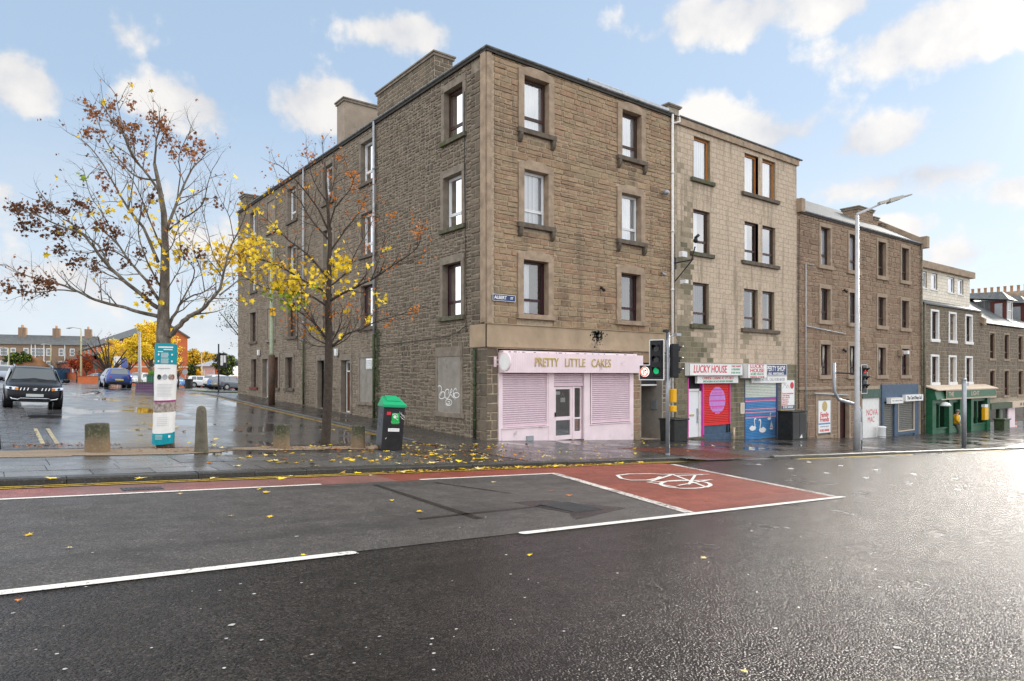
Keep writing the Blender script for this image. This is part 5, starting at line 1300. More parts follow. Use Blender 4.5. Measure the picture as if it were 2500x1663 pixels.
m = MB(); m.add([(19.44,-.14,10.70), (34.5,-.14,10.70), (34.5,9,10.7), (19.44,9,10.7), (19.44,4.4,13.45), (34.5,4.4,13.45)], [(0,1,5,4), (2,3,4,5), (0,4,3), (1,2,5), (0,3,2,1)]); m.build('roof', 'slate', BT)
m = MB(); m.box(34.3, 34.6, -.25, 4.4, 10.6, 10.9)
m = MB(); 
m.hexa([(34.30,-.3,10.55), (34.62,-.3,10.55), (34.62,4.4,13.4), (34.30,4.4,13.4), (34.30,-.3,10.95), (34.62,-.3,10.95), (34.62,4.4,13.8), (34.30,4.4,13.8)]); m.build('skew', 'dressed_far', BT, bevel=.02)
for q in ((34.25,34.66,-.42,.05,10.4,11.15), (19.4,19.75,-.30,.15,10.55,11.25)): m = MB(); m.box(*q); m.build('skew_stone', 'dressed_far', BT, bevel=.02)
chimney(BT, 30.2, 32.2, 2.0, 3.0, 11.6, 12.75, 'stone_far'); chimney(BT, 32.7, 33.3, 2.2, 2.9, 11.8, 12.45, 'stone_far'); chimney(BT, 33.8, 34.4, 2.2, 3.0, 11.8, 12.2, 'stone_far')
t_ = surround(BT, FB, 21.45, 22.74, -1.0, .90, 'dressed_far', w=.2, head=.36, proud=.05, rev=.1, name='panel_surround')
m = MB(); pbox(m, FB, 21.25, 22.94, -1.16, -1.0, -.1, .1); m.build('sill', 'dressed_far', BT); m = MB(); pbox(m, FB, 21.45, 22.74, -1.0, .9, -.12, -.06); m.build('blind_window', 'infill', BT)
surround(BT, FB, 23.80, 24.86, -1.4, .9, 'dressed_far', w=.2, head=.4, proud=.05, rev=.2, name='door_surround')
m = MB(); pbox(m, FB, 23.80, 24.86, -1.3, .9, -.3, -.24); 
for (u0, u1) in ((23.9,24.28), (24.38,24.76)):
    for (z0, z1) in ((-1.15,-.4), (-.25,.75)): pbox(m, FB, u0, u1, z0, z1, -.24, -.225)
m.build('door', 'door_maroon', BT)
m = MB(); pbox(m, FB, 19.42, 26.45, 1.45, 1.58, .0, .07); m.build('string_course', 'dressed_far', BT)
t = simple_sign('advert_panel', FB, 21.44, 22.76, -.88, .88, .02, .06, 'sign_white', 'white upright panel reading Family Friends with a gold disc beside the maroon door', cat='notice', frame=('galv', .02))
m = MB(); m.tube([FB.p(22.12,.55,.06), FB.p(22.12,.55,.066)], .27, 22); m.build('emblem', 'gold', t)
text('Family', 'lettering', .36, FB, 22.1, .10, .064, 'sign_red', t, bold=.006, wide=.95); text('Friends', 'lettering', .34, FB, 22.1, -.16, .064, 'sign_red', t, bold=.006, wide=.95)
m = MB(); pbox(m, FB, 21.5, 22.7, -.42, -.34, .06, .064); m.build('strip', 'shutter_blue', t); text('community support', 'lettering', .12, FB, 22.1, -.52, .064, 'text_grey', t); text('01382 450450', 'lettering', .17, FB, 22.1, -.74, .064, 'sign_red', t, bold=.003)
P_ = FB.p
pipe('waste_pipe', [P_(20.9,1.2,.12), P_(20.2,1.2,.12), P_(20.2,-1.3,.12)], .035, 'pipe_rust', BT); pipe('waste_pipe', [P_(20.95,8.0,.10), P_(20.15,8.0,.10), P_(20.15,-1.0,.10)], .03, 'lead_pipe', BT, 6)
pipe('waste_pipe', [P_(20.95,1.26,.14), P_(24.6,1.10,.14)], .04, 'lead_pipe', BT); pipe('waste_pipe', [P_(20.2,4.75,.12), P_(24.3,4.5,.12)], .03, 'lead_pipe', BT)
pipe('downpipe', [P_(34.25,10.6,.12), P_(34.25,-1.7,.12)], .055, 'pipe_rust', BT, collars=2.2)
cable('cable', [P_(19.5,10.2,.1), P_(19.45,5,.1), P_(19.5,.5,.08)], .02, 'black_metal', BT)
for (u, z, l) in ((24.2,6.9,'small black wall camera beside the second column of windows, upper'), (24.1,3.6,'small black wall camera above the maroon door')): floodlight(FB, u, z, label=l, r=.06)
t = thing('floodlight', P_(31.2,3.75,.05), 'white floodlight on the brown wall above the blue shopfront', 'light'); m = MB(); pbox(m, FB, 31.0, 31.3, 3.4, 3.75, .05, .25); m.build('bracket', 'dressed_far', t); m = MB(); pbox(m, FB, 31.22, 31.5, 3.5, 3.72, .25, .5); m.build('housing', 'plastic_white', t, bevel=.02)
# whitewashed doorway with tag, green lintel
m = MB(); pbox(m, FB, 26.5, 28.62, -1.8, .88, -.12, -.02); m.build('whitewashed_wall', 'white_paint', BT); m = MB(); pbox(m, FB, 26.4, 28.72, .88, 1.40, -.1, .06); m.build('shop_lintel', 'green_dull', BT)
m = MB(); pbox(m, FB, 25.9, 26.35, -1.45, .35, -.1, .02); m.build('meter_door', 'sign_navy', BT)
t = thing('graffiti', P_(27.6,-.6,.0), 'dark red scrawled tag NOVA MAC on the whitewashed wall', 'graffiti')
text('NOVA', 'lettering', .52, FB, 27.7, .02, -.017, 'sign_red', t, wide=.95, depth=.001); text('MAC', 'lettering', .46, FB, 27.6, -.40, -.017, 'sign_red', t, wide=.9, depth=.001)
t = thing('white_bin', (28.1, -.35, BZ(28)), 'small white tub on the pavement against the whitewashed wall', 'tub'); m = MB(); m.lathe([(.20,0), (.22,.1), (.21,.58), (.24,.62), (.24,.68), (.1,.72)], (28.1,-.35,BZ(28)), 16); m.build('tub', 'plastic_white', t, smooth=True); m = MB(); m.lathe([(.22,.10), (.225,.14)], (28.1,-.35,BZ(28)), 16); m.build('rim', 'galv', t)
# blue shopfront
m = MB(); pbox(m, FB, 28.72, 33.8, .62, 1.66, -.1, .10); pbox(m, FB, 28.72, 28.95, -1.9, .62, -.1, .12); pbox(m, FB, 30.34, 30.86, -1.9, .62, -.1, .12); pbox(m, FB, 33.14, 33.8, -2.1, .62, -.1, .12); pbox(m, FB, 30.86, 33.14, -1.45, -1.25, -.1, .12); pbox(m, FB, 30.86, 33.14, -2.0, -1.45, -.1, .06); m.build('shopfront', 'blue_paint', BT, bevel=.01)
shutter('roller_shutter', BT, FB, 28.95, 30.34, -1.62, .55, .0, ['shutter_grey'], slat=.11, line='box_black'); s = shutter('roller_shutter', BT, FB, 30.90, 33.10, -1.18, .55, .02, ['shutter_grey'], slat=.11, line='box_black')
m = MB(); frame4(m, FB, 30.84, 33.16, -1.26, .60, .05, .05, .13); m.build('guide_rail', 'band_cream', s)
t = simple_sign('shop_sign', FB, 29.3, 31.0, .50, .86, .1, .34, 'sign_white', 'faded white box sign at the left over the blue shopfront shutters', cat='shop sign', frame=('band_cream', .03)); text('The Traditional Bakery', 'lettering', .15, FB, 30.2, .68, .345, 'text_grey', t)
t = simple_sign('shop_sign', FB, 31.45, 34.0, .60, 1.00, .1, .3, 'sign_white', 'white box sign reading The Card Shop over the blue shopfront', cat='shop sign'); text('The Card Shop Ltd', 'lettering', .30, FB, 32.7, .80, .305, 'box_black', t, wide=.9, bold=.004)

# ================================================================== OLD BUILDING WITH THE GREEN PUB
EB = thing('pub_building', (34.45, 0, BZ(34.45)), 'lower dark stone building with white window margins above the green pub front', 'tenement')
ec = [(36.02,37.05), (38.98,40.02), (41.92,42.98)]
ew = []
for i, (a, b) in enumerate(ec): ew += [(a,b,4.62,6.45,i == 1), (a,b,1.74,3.45,i == 1)]
mb = MB(); wall_panel(mb, FB, 34.4, 45.0, -3, 7.0, [e[:4] for e in ew]+[(35.0,45.0,-3,1.2)], 0, 0)
coursed(mb, FB, 34.42, 45.0, 1.3, 7.0, [(e[0]-.16,e[1]+.16,e[2]-.2,e[3]+.14) for e in ew], (.18, .30), (.3, .7), .03, .008, 51, 1)
mb.box(34.5, 44.9, 1.4, 9, -4, 7, 2); mb.box(44.9, 45, .02, 9, -4, 7, 0)
for z in (1.15, 4.0, 6.9): mb.box(34.5, 44.9, .05, 1.4, z, z+.12, 2)
for x in (34.5, 38, 41, 44.8): mb.box(x, x+.1, .05, 1.4, -3, 7, 2)
mb.build('wall', ['mortar_dark', 'stone_pub', 'interior'], EB)
for e in ew: window(EB, FB, *e[:4], fmat='brown_upvc' if not e[4] else 'dressed_far', curtain='dark' if not e[4] else 'none', rev=.13, gl='glass_dark' if not e[4] else 'glass', sur=dict(mat='white_paint', w=.15, head=.14, proud=.055), sl=dict(mat='white_paint', w=.22, th=.2, proud=.10))
for e in ew:
    if e[4]: m = MB(); pbox(m, FB, e[0]+.05, e[1]-.05, e[2]+.05, e[3]-.05, -.20, -.18); m.build('boarding', 'dressed_far', EB)
# slate skirt and flat-roofed attic
m = MB(); m.add([(34.5,-.15,6.95), (44.6,-.15,6.95), (44.6,.35,7.25), (34.5,.35,7.25), (34.5,-.15,6.85), (44.6,-.15,6.85)], [(0,1,2,3), (4,5,1,0)]); m.build('roof', 'slate', EB)
FC = Plane((0,.3,0), (1,0,0), (0,-1,0))
mb = MB(); aw = [(35.3,36.1,8.0,9.1), (36.75,37.8,8.0,9.1), (39.65,40.75,8.0,9.1), (41.35,42.4,8.0,9.1)]
wall_panel(mb, FC, 34.45, 43.6, 7.0, 9.3, aw, 0, 0); blocks_bond(mb, FC, 34.45, 43.6, 7.1, 9.3, aw, .22, .5, .006, 1); mb.box(34.45, 43.5, 1.2, 6, 7, 9.25, 2); mb.box(43.48, 43.6, .31, 6, 7, 9.3, 1); mb.box(34.45, 34.5, .31, 6, 7, 9.3, 1)
mb.build('attic_wall', ['mortar', 'block_white', 'interior'], EB)
for a in aw: window(EB, FC, *a, fmat='white_upvc', curtain='net', rev=.06, transom=None, gl='glass_bright', vent=False, sl=dict(mat='white_paint', w=.08, th=.08, proud=.06))
m = MB(); pbox(m, FC, 34.4, 43.85, 9.28, 9.72, -5, .28); m.build('flat_roof', 'dressed', EB)
# pub front
FP = Plane((0,-.55,0), (1,0,0), (0,-1,0))
m = MB(); m.hexa([(34.9,-.75,.62), (45.6,-.75,.62), (45.6,.05,.62), (34.9,.05,.62), (34.9,-.62,1.22), (45.6,-.62,1.22), (45.6,.05,1.48), (34.9,.05,1.48)]); m.build('pub_fascia', 'green_paint', EB, bevel=.02)
m = MB(); m.hexa([(34.8,-.85,1.22), (45.7,-.85,1.22), (45.7,.05,1.50), (34.8,.05,1.50), (34.8,-.85,1.28), (45.7,-.85,1.28), (45.7,.05,1.58), (34.8,.05,1.58)]); m.box(35.6, 45.5, -.80, -.70, .60, .66); m.build('cornice', 'band_cream', EB)
t = thing('shop_sign', FP.p(40, .7, .25), 'green pub name board with pale letters THE LIGHT over the green front', 'shop sign'); m = MB(); 
FQ = Plane((0,-.77,0), (1,0,0), (0,-1,0))
pbox(m, FQ, 36.3, 45.3, .70, 1.18, .0, .03); m.build('board', 'green_paint', t); m = MB(); frame4(m, FQ, 36.25, 45.35, .67, 1.21, .03, .03, .05); m.build('border', 'band_cream', t)
text('THE', 'lettering', .42, FQ, 37.1, .94, .035, 'band_cream', t, wide=1.1, bold=.004); text('LIGHT', 'lettering', .42, FQ, 41.3, .94, .035, 'band_cream', t, wide=1.25, bold=.004)
m = MB()
for (a, b) in ((34.9,35.5), (37.6,38.2), (39.5,39.75), (41.5,41.9), (44.6,45.2)): mp_ = MB(); pbox(mp_, FB, a, b, BZ(a)-.2, .62, -.05, .5); mp_.build('pub_pilaster', 'green_paint', EB, bevel=.015)
for (a, b) in ((35.5,37.6), (38.2,39.5), (41.9,44.6)): pbox(m, FB, a, b, BZ(a)-.2, -1.35, -.05, .35); pbox(m, FB, a, b, -1.35, -1.25, -.05, .42); pbox(m, FB, a, b, .35, .62, -.05, .38)
for (a, b) in ((36.5,36.6), (38.8,38.88), (43.2,43.3)): pbox(m, FB, a, b, -1.25, .35, .1, .3)
m.build('pub_front', 'green_paint', EB, bevel=.015)
for (a, b) in ((35.5,37.6), (38.2,39.5), (41.9,44.6)): m = MB(); m.quad(FB.p(a,-1.25,.2), FB.p(b,-1.25,.2), FB.p(b,.35,.2), FB.p(a,.35,.2)); m.build('pub_window', 'glass_dark', EB)
m = MB(); pbox(m, FB, 39.75, 41.5, -2.4, .62, -.5, -.4); m.build('pub_door', 'green_dark', EB); m = MB(); m.box(35.3, 44.8, .1, .12, -2.6, .6); m.build('pub_interior', 'interior_dark', EB)
m = MB(); m.quad((39.75,-.5,BZ(40.5)+.02), (41.5,-.5,BZ(40.5)-.02), (41.5,.4,BZ(40.5)-.02), (39.75,.4,BZ(40.5)+.02)); m.build('porch_floor', 'brick_orange_dark', EB)
t = thing('wall_lamp', (35.6,-.95,.2), 'white mushroom wall lamp at the left end of the green pub front', 'lamp'); m = MB(); m.lathe([(.30,0), (.32,.06), (.2,.2), (.05,.26)], (35.6,-1.0,.22), 14); m.build('lamp_shade', 'plastic_white', t, smooth=True); m = MB(); m.tube([(35.6,-.5,.3), (35.6,-1.0,.45)], .03, 6); m.build('bracket', 'galv', t)
t = thing('post_box', (44.0,-.62,-1.2), 'yellow and white box mounted on the green pub window right of the man', 'box'); m = MB(); m.box(43.05, 43.75, -.85, -.62, -1.0, -.1); m.build('box', 'amber', t, bevel=.03); m = MB(); m.box(43.05, 43.7, -.84, -.62, -.08, .12); m.build('top_label', 'plastic_white', t)
pipe('downpipe', [P_(34.7,7.0,.12), P_(34.7,-1.7,.12)], .07, 'pipe_rust', EB); 

# ================================================================== END BUILDING WITH DORMERS
DB = thing('dormer_building', (45.0, 0, BZ(45)), 'brown stone terrace with slate roof and red sided dormers at the right edge', 'tenement')
dc = [(46.6,47.7), (49.75,50.8), (53.0,54.1), (56.2,57.3), (59.4,60.5)]
mb = MB(); dw = []
for a, b in dc: dw += [(a,b,3.48,5.40), (a,b,.62,2.55)]
wall_panel(mb, FB, 45.0, 72, -4.5, 6.0, dw+[(45.9,71,-4.5,-.1)], 0, 0)
coursed(mb, FB, 45.02, 64, .45, 6.0, [(e[0]-.14,e[1]+.14,e[2]-.16,e[3]+.14) for e in dw], (.2, .34), (.35, .8), .03, .008, 61, 1)
mb.box(45.1, 71.9, 1.4, 9, -5, 6, 2)
for z in (-.1, 3.0, 5.9): mb.box(45.1, 71.9, .05, 1.4, z, z+.1, 2)
mb.build('wall', ['mortar_dark', 'stone_pub', 'interior'], DB)
for i, e in enumerate(dw): window(DB, FB, *e, fmat='brown_upvc', curtain='dark', rev=.09, gl='glass_dark', sur=dict(mat='dressed_far', w=.12, head=.14, proud=.04), sl=dict(mat='dressed_far', w=.16, th=.16, proud=.08))
m = MB(); m.add([(45.0,-.2,6.1), (72,-.2,6.1), (72,4.6,9.3), (45.0,4.6,9.3), (45,9,6.1), (72,9,6.1)], [(0,1,2,3), (3,2,5,4)]); m.build('roof', 'slate', DB)
gutter(DB, FB, 45.1, 70, 6.12); 
m = MB(); m.hexa([(44.7,-.3,5.9), (45.1,-.3,5.9), (45.1,4.6,9.2), (44.7,4.6,9.2), (44.7,-.3,6.4), (45.1,-.3,6.4), (45.1,4.6,9.6), (44.7,4.6,9.6)]); m.build('skew', 'dressed_far', DB)
for x in (54.1, 58.6, 63.2):
    m = MB(); m.box(x-.75, x+.75, .9, 4.5, 6.6, 8.5, 0); m.box(x-.79, x-.752, .88, 2.0, 6.65, 8.4, 1); m.box(x-.82, x-.792, 1.15, 1.7, 6.95, 8.2, 2)
    d_ = m.build('dormer', ['slate', 'dormer_red', 'galv'], DB)
    m = MB(); frame4(m, Plane((0,.9,0),(1,0,0),(0,-1,0)), x-.6, x+.6, 6.8, 8.4, .1, .0, .06); pbox(m, Plane((0,.9,0),(1,0,0),(0,-1,0)), x-.5, x+.5, 7.55, 7.62, 0, .06); m.build('dormer_window', 'white_paint', d_); m = MB(); m.quad((x-.5,.88,6.9), (x+.5,.88,6.9), (x+.5,.88,8.3), (x-.5,.88,8.3)); m.build('pane', 'glass_dark', d_)
    m = MB(); m.add([(x-1.1,.6,8.45), (x+1.1,.6,8.45), (x+1.1,4.6,8.9), (x-1.1,4.6,8.9), (x,1.4,9.25), (x,4.6,9.35)], [(0,1,4), (0,4,5,3), (1,2,5,4)]); m.build('dormer_roof', 'slate', d_)
    m = MB(); m.add([(x-.9,.3,6.46), (x+.9,.3,6.46), (x+.9,.9,6.9), (x-.9,.9,6.9)], [(0,1,2,3)]); m.build('lead_apron', 'lead_pipe', d_)
# shopfronts of the end building
m = MB(); pbox(m, FB, 45.9, 50.4, -.35, .10, 0, .35); pbox(m, FB, 45.9, 46.3, -2.6, -.35, 0, .15); pbox(m, FB, 48.3, 48.8, -2.7, -.35, 0, .15); m.build('dark_shopfront', 'box_green', DB)
m = MB(); m.quad(FB.p(46.3,-2.3,.03), FB.p(48.3,-2.3,.03), FB.p(48.3,-.35,.03), FB.p(46.3,-.35,.03)); m.build('shop_window', 'glass_dark', DB); m = MB(); pbox(m, FB, 48.8, 50.3, -2.75, -.35, -.02, .0); m.build('door', 'box_black', DB); m = MB(); pbox(m, FB, 48.9, 49.15, -2.7, -.5, .02, .06); m.build('door_frame', 'white_paint', DB)
m = MB(); pbox(m, FB, 50.4, 58.0, -.35, .12, 0, .4); m.build('shop_fascia', 'band_cream', DB); text('IN   Burger', 'lettering', .36, FB, 53.0, -.12, .41, 'timber_grey', DB, align='CENTER')
m = MB(); pbox(m, FB, 50.4, 51.9, -3.0, -.35, 0, .12); pbox(m, FB, 51.9, 57.6, -3.1, -2.3, 0, .12); pbox(m, FB, 57.4, 58.0, -3.2, -.35, 0, .12); pbox(m, FB, 54.4, 54.6, -2.3, -.35, 0, .12); m.build('pale_shopfront', 'pink', DB, bevel=.01)
m = MB(); m.quad(FB.p(51.9,-2.3,.05), FB.p(57.4,-2.3,.05), FB.p(57.4,-.35,.05), FB.p(51.9,-.35,.05)); m.build('shop_window', 'glass', DB)
m = MB(); m.box(51.9, 57.4, .35, .4, -2.3, -.35); m.build('window_backing', 'door_brown', DB); m = MB(); pbox(m, FB, 52.1, 53.2, -2.1, -.6, -.32, -.28); m.build('lit_poster', 'band_cream', DB)
for k in range(3): m = MB(); m.lathe([(.2,-.16), (.26,-.05), (.22,.12), (.05,.2)], (52.6+k*.2, .18, -2.0+k*.45), 12); m.build('display_bowl', ['bowl_glow', 'brick_orange', 'door_brown'][k], DB, smooth=True)  # lowest bowl glows: emission put into its material, it is no lamp
# long roofline with chimney pots behind
LB = thing('distant_terrace', (75, 10, -3), 'distant stone terrace whose row of chimney pots shows above the slate roofs', 'terrace')
m = MB(); m.box(75, 90, 3, 17, -6, 10.4); m.build('wall', 'dressed_far', LB); m = MB(); m.box(74.9, 76.4, 2.9, 17, 10.4, 11.35); m.build('chimney_stack', 'dressed', LB)
for k in range(13): m = MB(); m.lathe([(.15,0), (.14,.1), (.13,.6), (.16,.62), (.16,.7)], (75.5, 4.4+k*.62, 11.35), 10); m.build('chimney_pot', 'terracotta', LB, smooth=True)
# ================================================================== STREET FURNITURE
def upright(x, y): return gz(x, y)
def bollard(x, y, h, r, kind, label, taper=1.0, seed=0):
    z = gz(x, y)-.02; t = thing('bollard', (x, y, z), label, 'bollard', None)
    rnd = random.Random(seed); mb = MB(); n = 28; prof = []
    if kind == 'stub': prof = [(r*1.06, 0), (r*1.03, h*.2), (r*1.0, h*.55), (r*.985, h*.93), (r*.96, h*.97), (r*.90, h), (r*.5, h+.012), (.02, h+.018)]
    else: prof = [(r*1.25, 0), (r*1.15, h*.06), (r*1.08, h*.2), (r*.95, h*.55), (r*.84, h*.86), (r*.78, h*.93), (r*.6, h*.975), (r*.3, h*.996), (.01, h)]
    vs = []
    for i, (rr, zz) in enumerate(prof):
        for k in range(n):
            a = 2*math.pi*k/n; w = 1+.022*math.sin(a*3+zz*7+seed)+.012*math.sin(a*7+seed*2+zz*20)
            vs.append((rr*w*math.cos(a), rr*w*math.sin(a), zz))
    mb.add([(x+v[0], y+v[1], z+v[2]) for v in vs], [(i*n+k, i*n+(k+1) % n, (i+1)*n+(k+1) % n, (i+1)*n+k) for i in range(len(prof)-1) for k in range(n)]+[tuple(range((len(prof)-1)*n, len(prof)*n))])
    mb.build('post', 'concrete' if kind == 'slim' else 'concrete_stub', t, smooth=True)
    return t
def conc_stub():
    m, tt, b = new_mat('concrete_stub'); q = NB(tt); c = q.coord(); s = q.n('ShaderNodeSeparateXYZ'); q.l(c, s.inputs[0])
    n = q.noise(c, 7, 6, .7); v = q.math('ADD', s.outputs[2], q.math('MULTIPLY', n, .35))
    col = q.ramp(v, [(.30, (.20, .135, .075)), (.48, (.15, .115, .065)), (.58, (.065, .065, .03)), (.78, (.04, .042, .022)), (.92, (.09, .085, .06))])
    col = q.mix(q.rng(q.noise(c, 22, 7, .75), .52, .62, 0, .5), col, (.30, .26, .20))
    q.l(col, b.inputs['Base Color']); b.inputs['Roughness'].default_value = .9; q.bump(q.noise(c, 40, 8), .7, .01, b); MAT['concrete_stub'] = m
conc_stub()
bollard(-11.50, -2.15, .62, .225, 'stub', 'widest stone bollard stub, green on top, left of the wrapped tree', seed=1)
bollard(-9.55, -2.45, 1.05, .125, 'slim', 'tall slim round topped stone bollard right of the wrapped tree', seed=2)
bollard(-7.56, -1.85, .62, .19, 'stub', 'stone bollard stub between the slim bollard and the second tree', seed=3)
bollard(-5.60, -2.02, .62, .175, 'stub', 'narrow stone bollard stub just left of the green lidded bin', seed=4)
# green lidded litter bin, leaning a little
def big_bin():
    x, y = -4.93, -2.45; z = gz(x, y)
    t = thing('litter_bin', (x, y, z), 'leaning black bin with a bright green lid and stickers beside the corner', 'bin', rz=0)
    t.rotation_euler = (R(1.5), R(3.2), R(-12))
    m = MB(); w, d, h = .29, .30, 1.12
    m.hexa([(-w,-d,0), (w*.93,-d,0), (w*.93,d,0), (-w,d,0), (-w*.96,-d*.96,h), (w,-d*.96,h), (w,d*.96,h), (-w*.96,d*.96,h)]); m.build('body', 'bin_black', t, world=False, bevel=.02)
    m = MB(); m.hexa([(-w-.02,-d-.03,h), (w+.03,-d-.03,h), (w+.03,d+.02,h), (-w-.02,d+.02,h), (-w-.02,-d-.03,h+.09), (w+.03,-d-.03,h+.09), (w*.75,d*.6,h+.27), (-w*.85,d*.6,h+.27)]); ld_ = m.build('lid', 'bin_green', t, world=False, bevel=.02)
    m = MB(); 
    def L(u, v, o): # point on sloping lid face
        a = Vector((-w-.02,-d-.03,h+.09)); b = Vector((w+.03,-d-.03,h+.09)); c = Vector((-w*.85,d*.6,h+.27)); e = Vector((w*.75,d*.6,h+.27))
        p = (a*(1-u)+b*u)*(1-v)+(c*(1-u)+e*u)*v; return p+Vector((0,-.3,.95)).normalized()*o
    m.hexa([L(.2,.38,.0), L(.85,.38,.0), L(.85,.98,.0), L(.2,.98,.0), L(.2,.38,.02), L(.85,.38,.02), L(.85,.98,.03), L(.2,.98,.03)]); m.build('flap', 'bin_green', ld_, world=False, bevel=.006)
    F = Plane((0,-d-.004,0), (1,0,0), (0,-1,0)); F.flip = False
    def panel(u0, u1, z0, z1, mat, name='sticker', o=.0):
        m = MB(); dd = .012*(z0/h); pbox(m, F, u0, u1, z0, z1, -.012, .003+o); return m.build(name, mat, t, world=False)
    panel(-.06, .14, .70, .98, 'sticker_green'); panel(-.20, -.09, .93, 1.01, 'sign_red'); panel(-.14, .16, .50, .585, 'sign_white')
    m = MB(); m.tube([(.02,-d-.001,.885), (.02,-d-.009,.885)], .042, 12)
    pts = [(.02+.075*math.cos(a), -d-.008, .885+.075*math.sin(a)) for a in lin(-.2, 2.6, 10)]; m.tube(pts, .008, 5); m.tube([(.05,-d-.008,.84), (.10,-d-.008,.80)], .008, 5); m.build('sticker_mark', 'sign_white', t, world=False)
    fl = Plane((0,-d,0), (1,0,0), (0,-1,0))
    tx = text('Only litter', 'lettering', .055, Plane((x,y-d,z), (1,0,0), (0,-1,0)), .04, z+.745, .006, 'sign_white', t, depth=.001)
    tx = text('Keep this area tidy', 'lettering', .032, Plane((x,y-d,z), (1,0,0), (0,-1,0)), .01, z+.545, .006, 'text_grey', t, depth=.001)
    m = MB()
    for s_ in ([(.14,1.02),(.17,.95),(.19,1.0),(.2,.93)], [(.2,.96),(.23,.90),(.25,.94),(.27,.86)], [(.17,.9),(.22,.84),(.27,.82)], [(-.2,.3),(-.17,.34)]):
        m.tube([(u, -d-.004, v) for u, v in s_], .006, 4)
    m.build('scrawl', 'sign_white', t, world=False)
    m = MB(); 
    for (u, v) in ((-.15,.98),(.0,1.0),(.1,.7),(.05,.66),(-.1,.8)): m.tube([(-w-.006, u, v), (-w-.006, u+.05, v-.05), (-w-.006, u+.02, v-.08)], .004, 4)
    m.build('scratches', 'galv', t, world=False)
big_bin()
t = thing('stone', (-5.28, -2.25, .27), 'pale grey rock between the narrow bollard and the green lidded bin', 'rock')
m = MB(); rnd = random.Random(9); n = 14; vs = []
for j in range(6):
    for k in range(n):
        a = 2*math.pi*k/n; ph = j/5*math.pi/2; w = 1+rnd.uniform(-.12, .12); vs.append((-5.30+.17*w*math.cos(a)*math.cos(ph), -2.28+.11*w*math.sin(a)*math.cos(ph), gz(-5.3,-2.3)+.10*math.sin(ph)*w))
m.add(vs, [(i*n+k, i*n+(k+1) % n, (i+1)*n+(k+1) % n, (i+1)*n+k) for i in range(5) for k in range(n)]); m.build('rock', 'dressed', t, smooth=True)
# black box by the traffic light and black cabinet by the blue shutter
x, y = 8.35, -.95; z = gz(x, y)
t = thing('storage_box', (x, y, z), 'scuffed black street box between the near traffic light and the white takeaway door', 'box')
m = MB(); m.hexa([(x-.22,y-.36,z), (x+.6,y-.36,z-.02), (x+.6,y+.36,z-.02), (x-.22,y+.36,z), (x-.25,y-.38,z+.85), (x+.63,y-.38,z+.85), (x+.63,y+.38,z+.9), (x-.25,y+.38,z+.9)]); m.build('body', 'box_black', t, bevel=.03)
m = MB(); m.box(x-.28, x+.67, y-.42, y+.42, z+.86, z+.93); m.build('lid', 'box_black', t, bevel=.03)
x, y = 17.55, -.75; z = gz(x, y)
t = thing('utility_cabinet', (x, y, z), 'tall black utility cabinet on the pavement right of the blue shutter', 'cabinet'); m = MB(); m.box(x-.62, x+.62, y-.45, y+.3, z-.05, z+1.38); m.build('body', 'box_black', t, bevel=.03)
m = MB(); m.box(x-.60, x-.01, y-.475, y-.45, z+.1, z+1.30); m.box(x+.01, x+.60, y-.475, y-.45, z+.1, z+1.30); m.build('door', 'bin_black', t, bevel=.01); m = MB(); m.box(x-.66, x+.66, y-.5, y+.34, z+1.38, z+1.43); m.build('top', 'box_black', t, bevel=.01); m = MB(); m.add([(x+.0,y-.478,z+.12), (x+.26,y-.478,z+.12), (x+.2,y-.478,z+.3), (x+.08,y-.478,z+.22)], [(0,1,2,3)]); m.build('torn_sticker', 'paper', t)
x, y = 46.2, -.9; z = gz(x, y)
t = thing('utility_cabinet', (x, y, z), 'olive green utility cabinet on the pavement right of the green pub', 'cabinet'); m = MB(); m.box(x-.6, x+.6, y-.35, y+.3, z-.1, z+1.35); m.build('body', 'box_green', t, bevel=.03); m = MB(); m.box(x-.68, x+.68, y-.42, y+.36, z+1.35, z+1.45); m.build('top', 'box_green', t, bevel=.02)
for (x, y, l, mt, h) in ((13.75, -.18, 'short pale vent pipe standing by the wall between the two shutters', 'band_cream', .55),):
    t = thing('vent_pipe', (x, y, gz(x, y)), l, 'pipe'); m = MB(); m.tube([(x,y,gz(x,y)-.05), (x,y,gz(x,y)+h)], .05, 10); m.build('pipe', mt, t, smooth=True); m = MB(); m.tube([(x,y,gz(x,y)+h-.06), (x,y,gz(x,y)+h)], .065, 10); m.build('collar', mt, t)
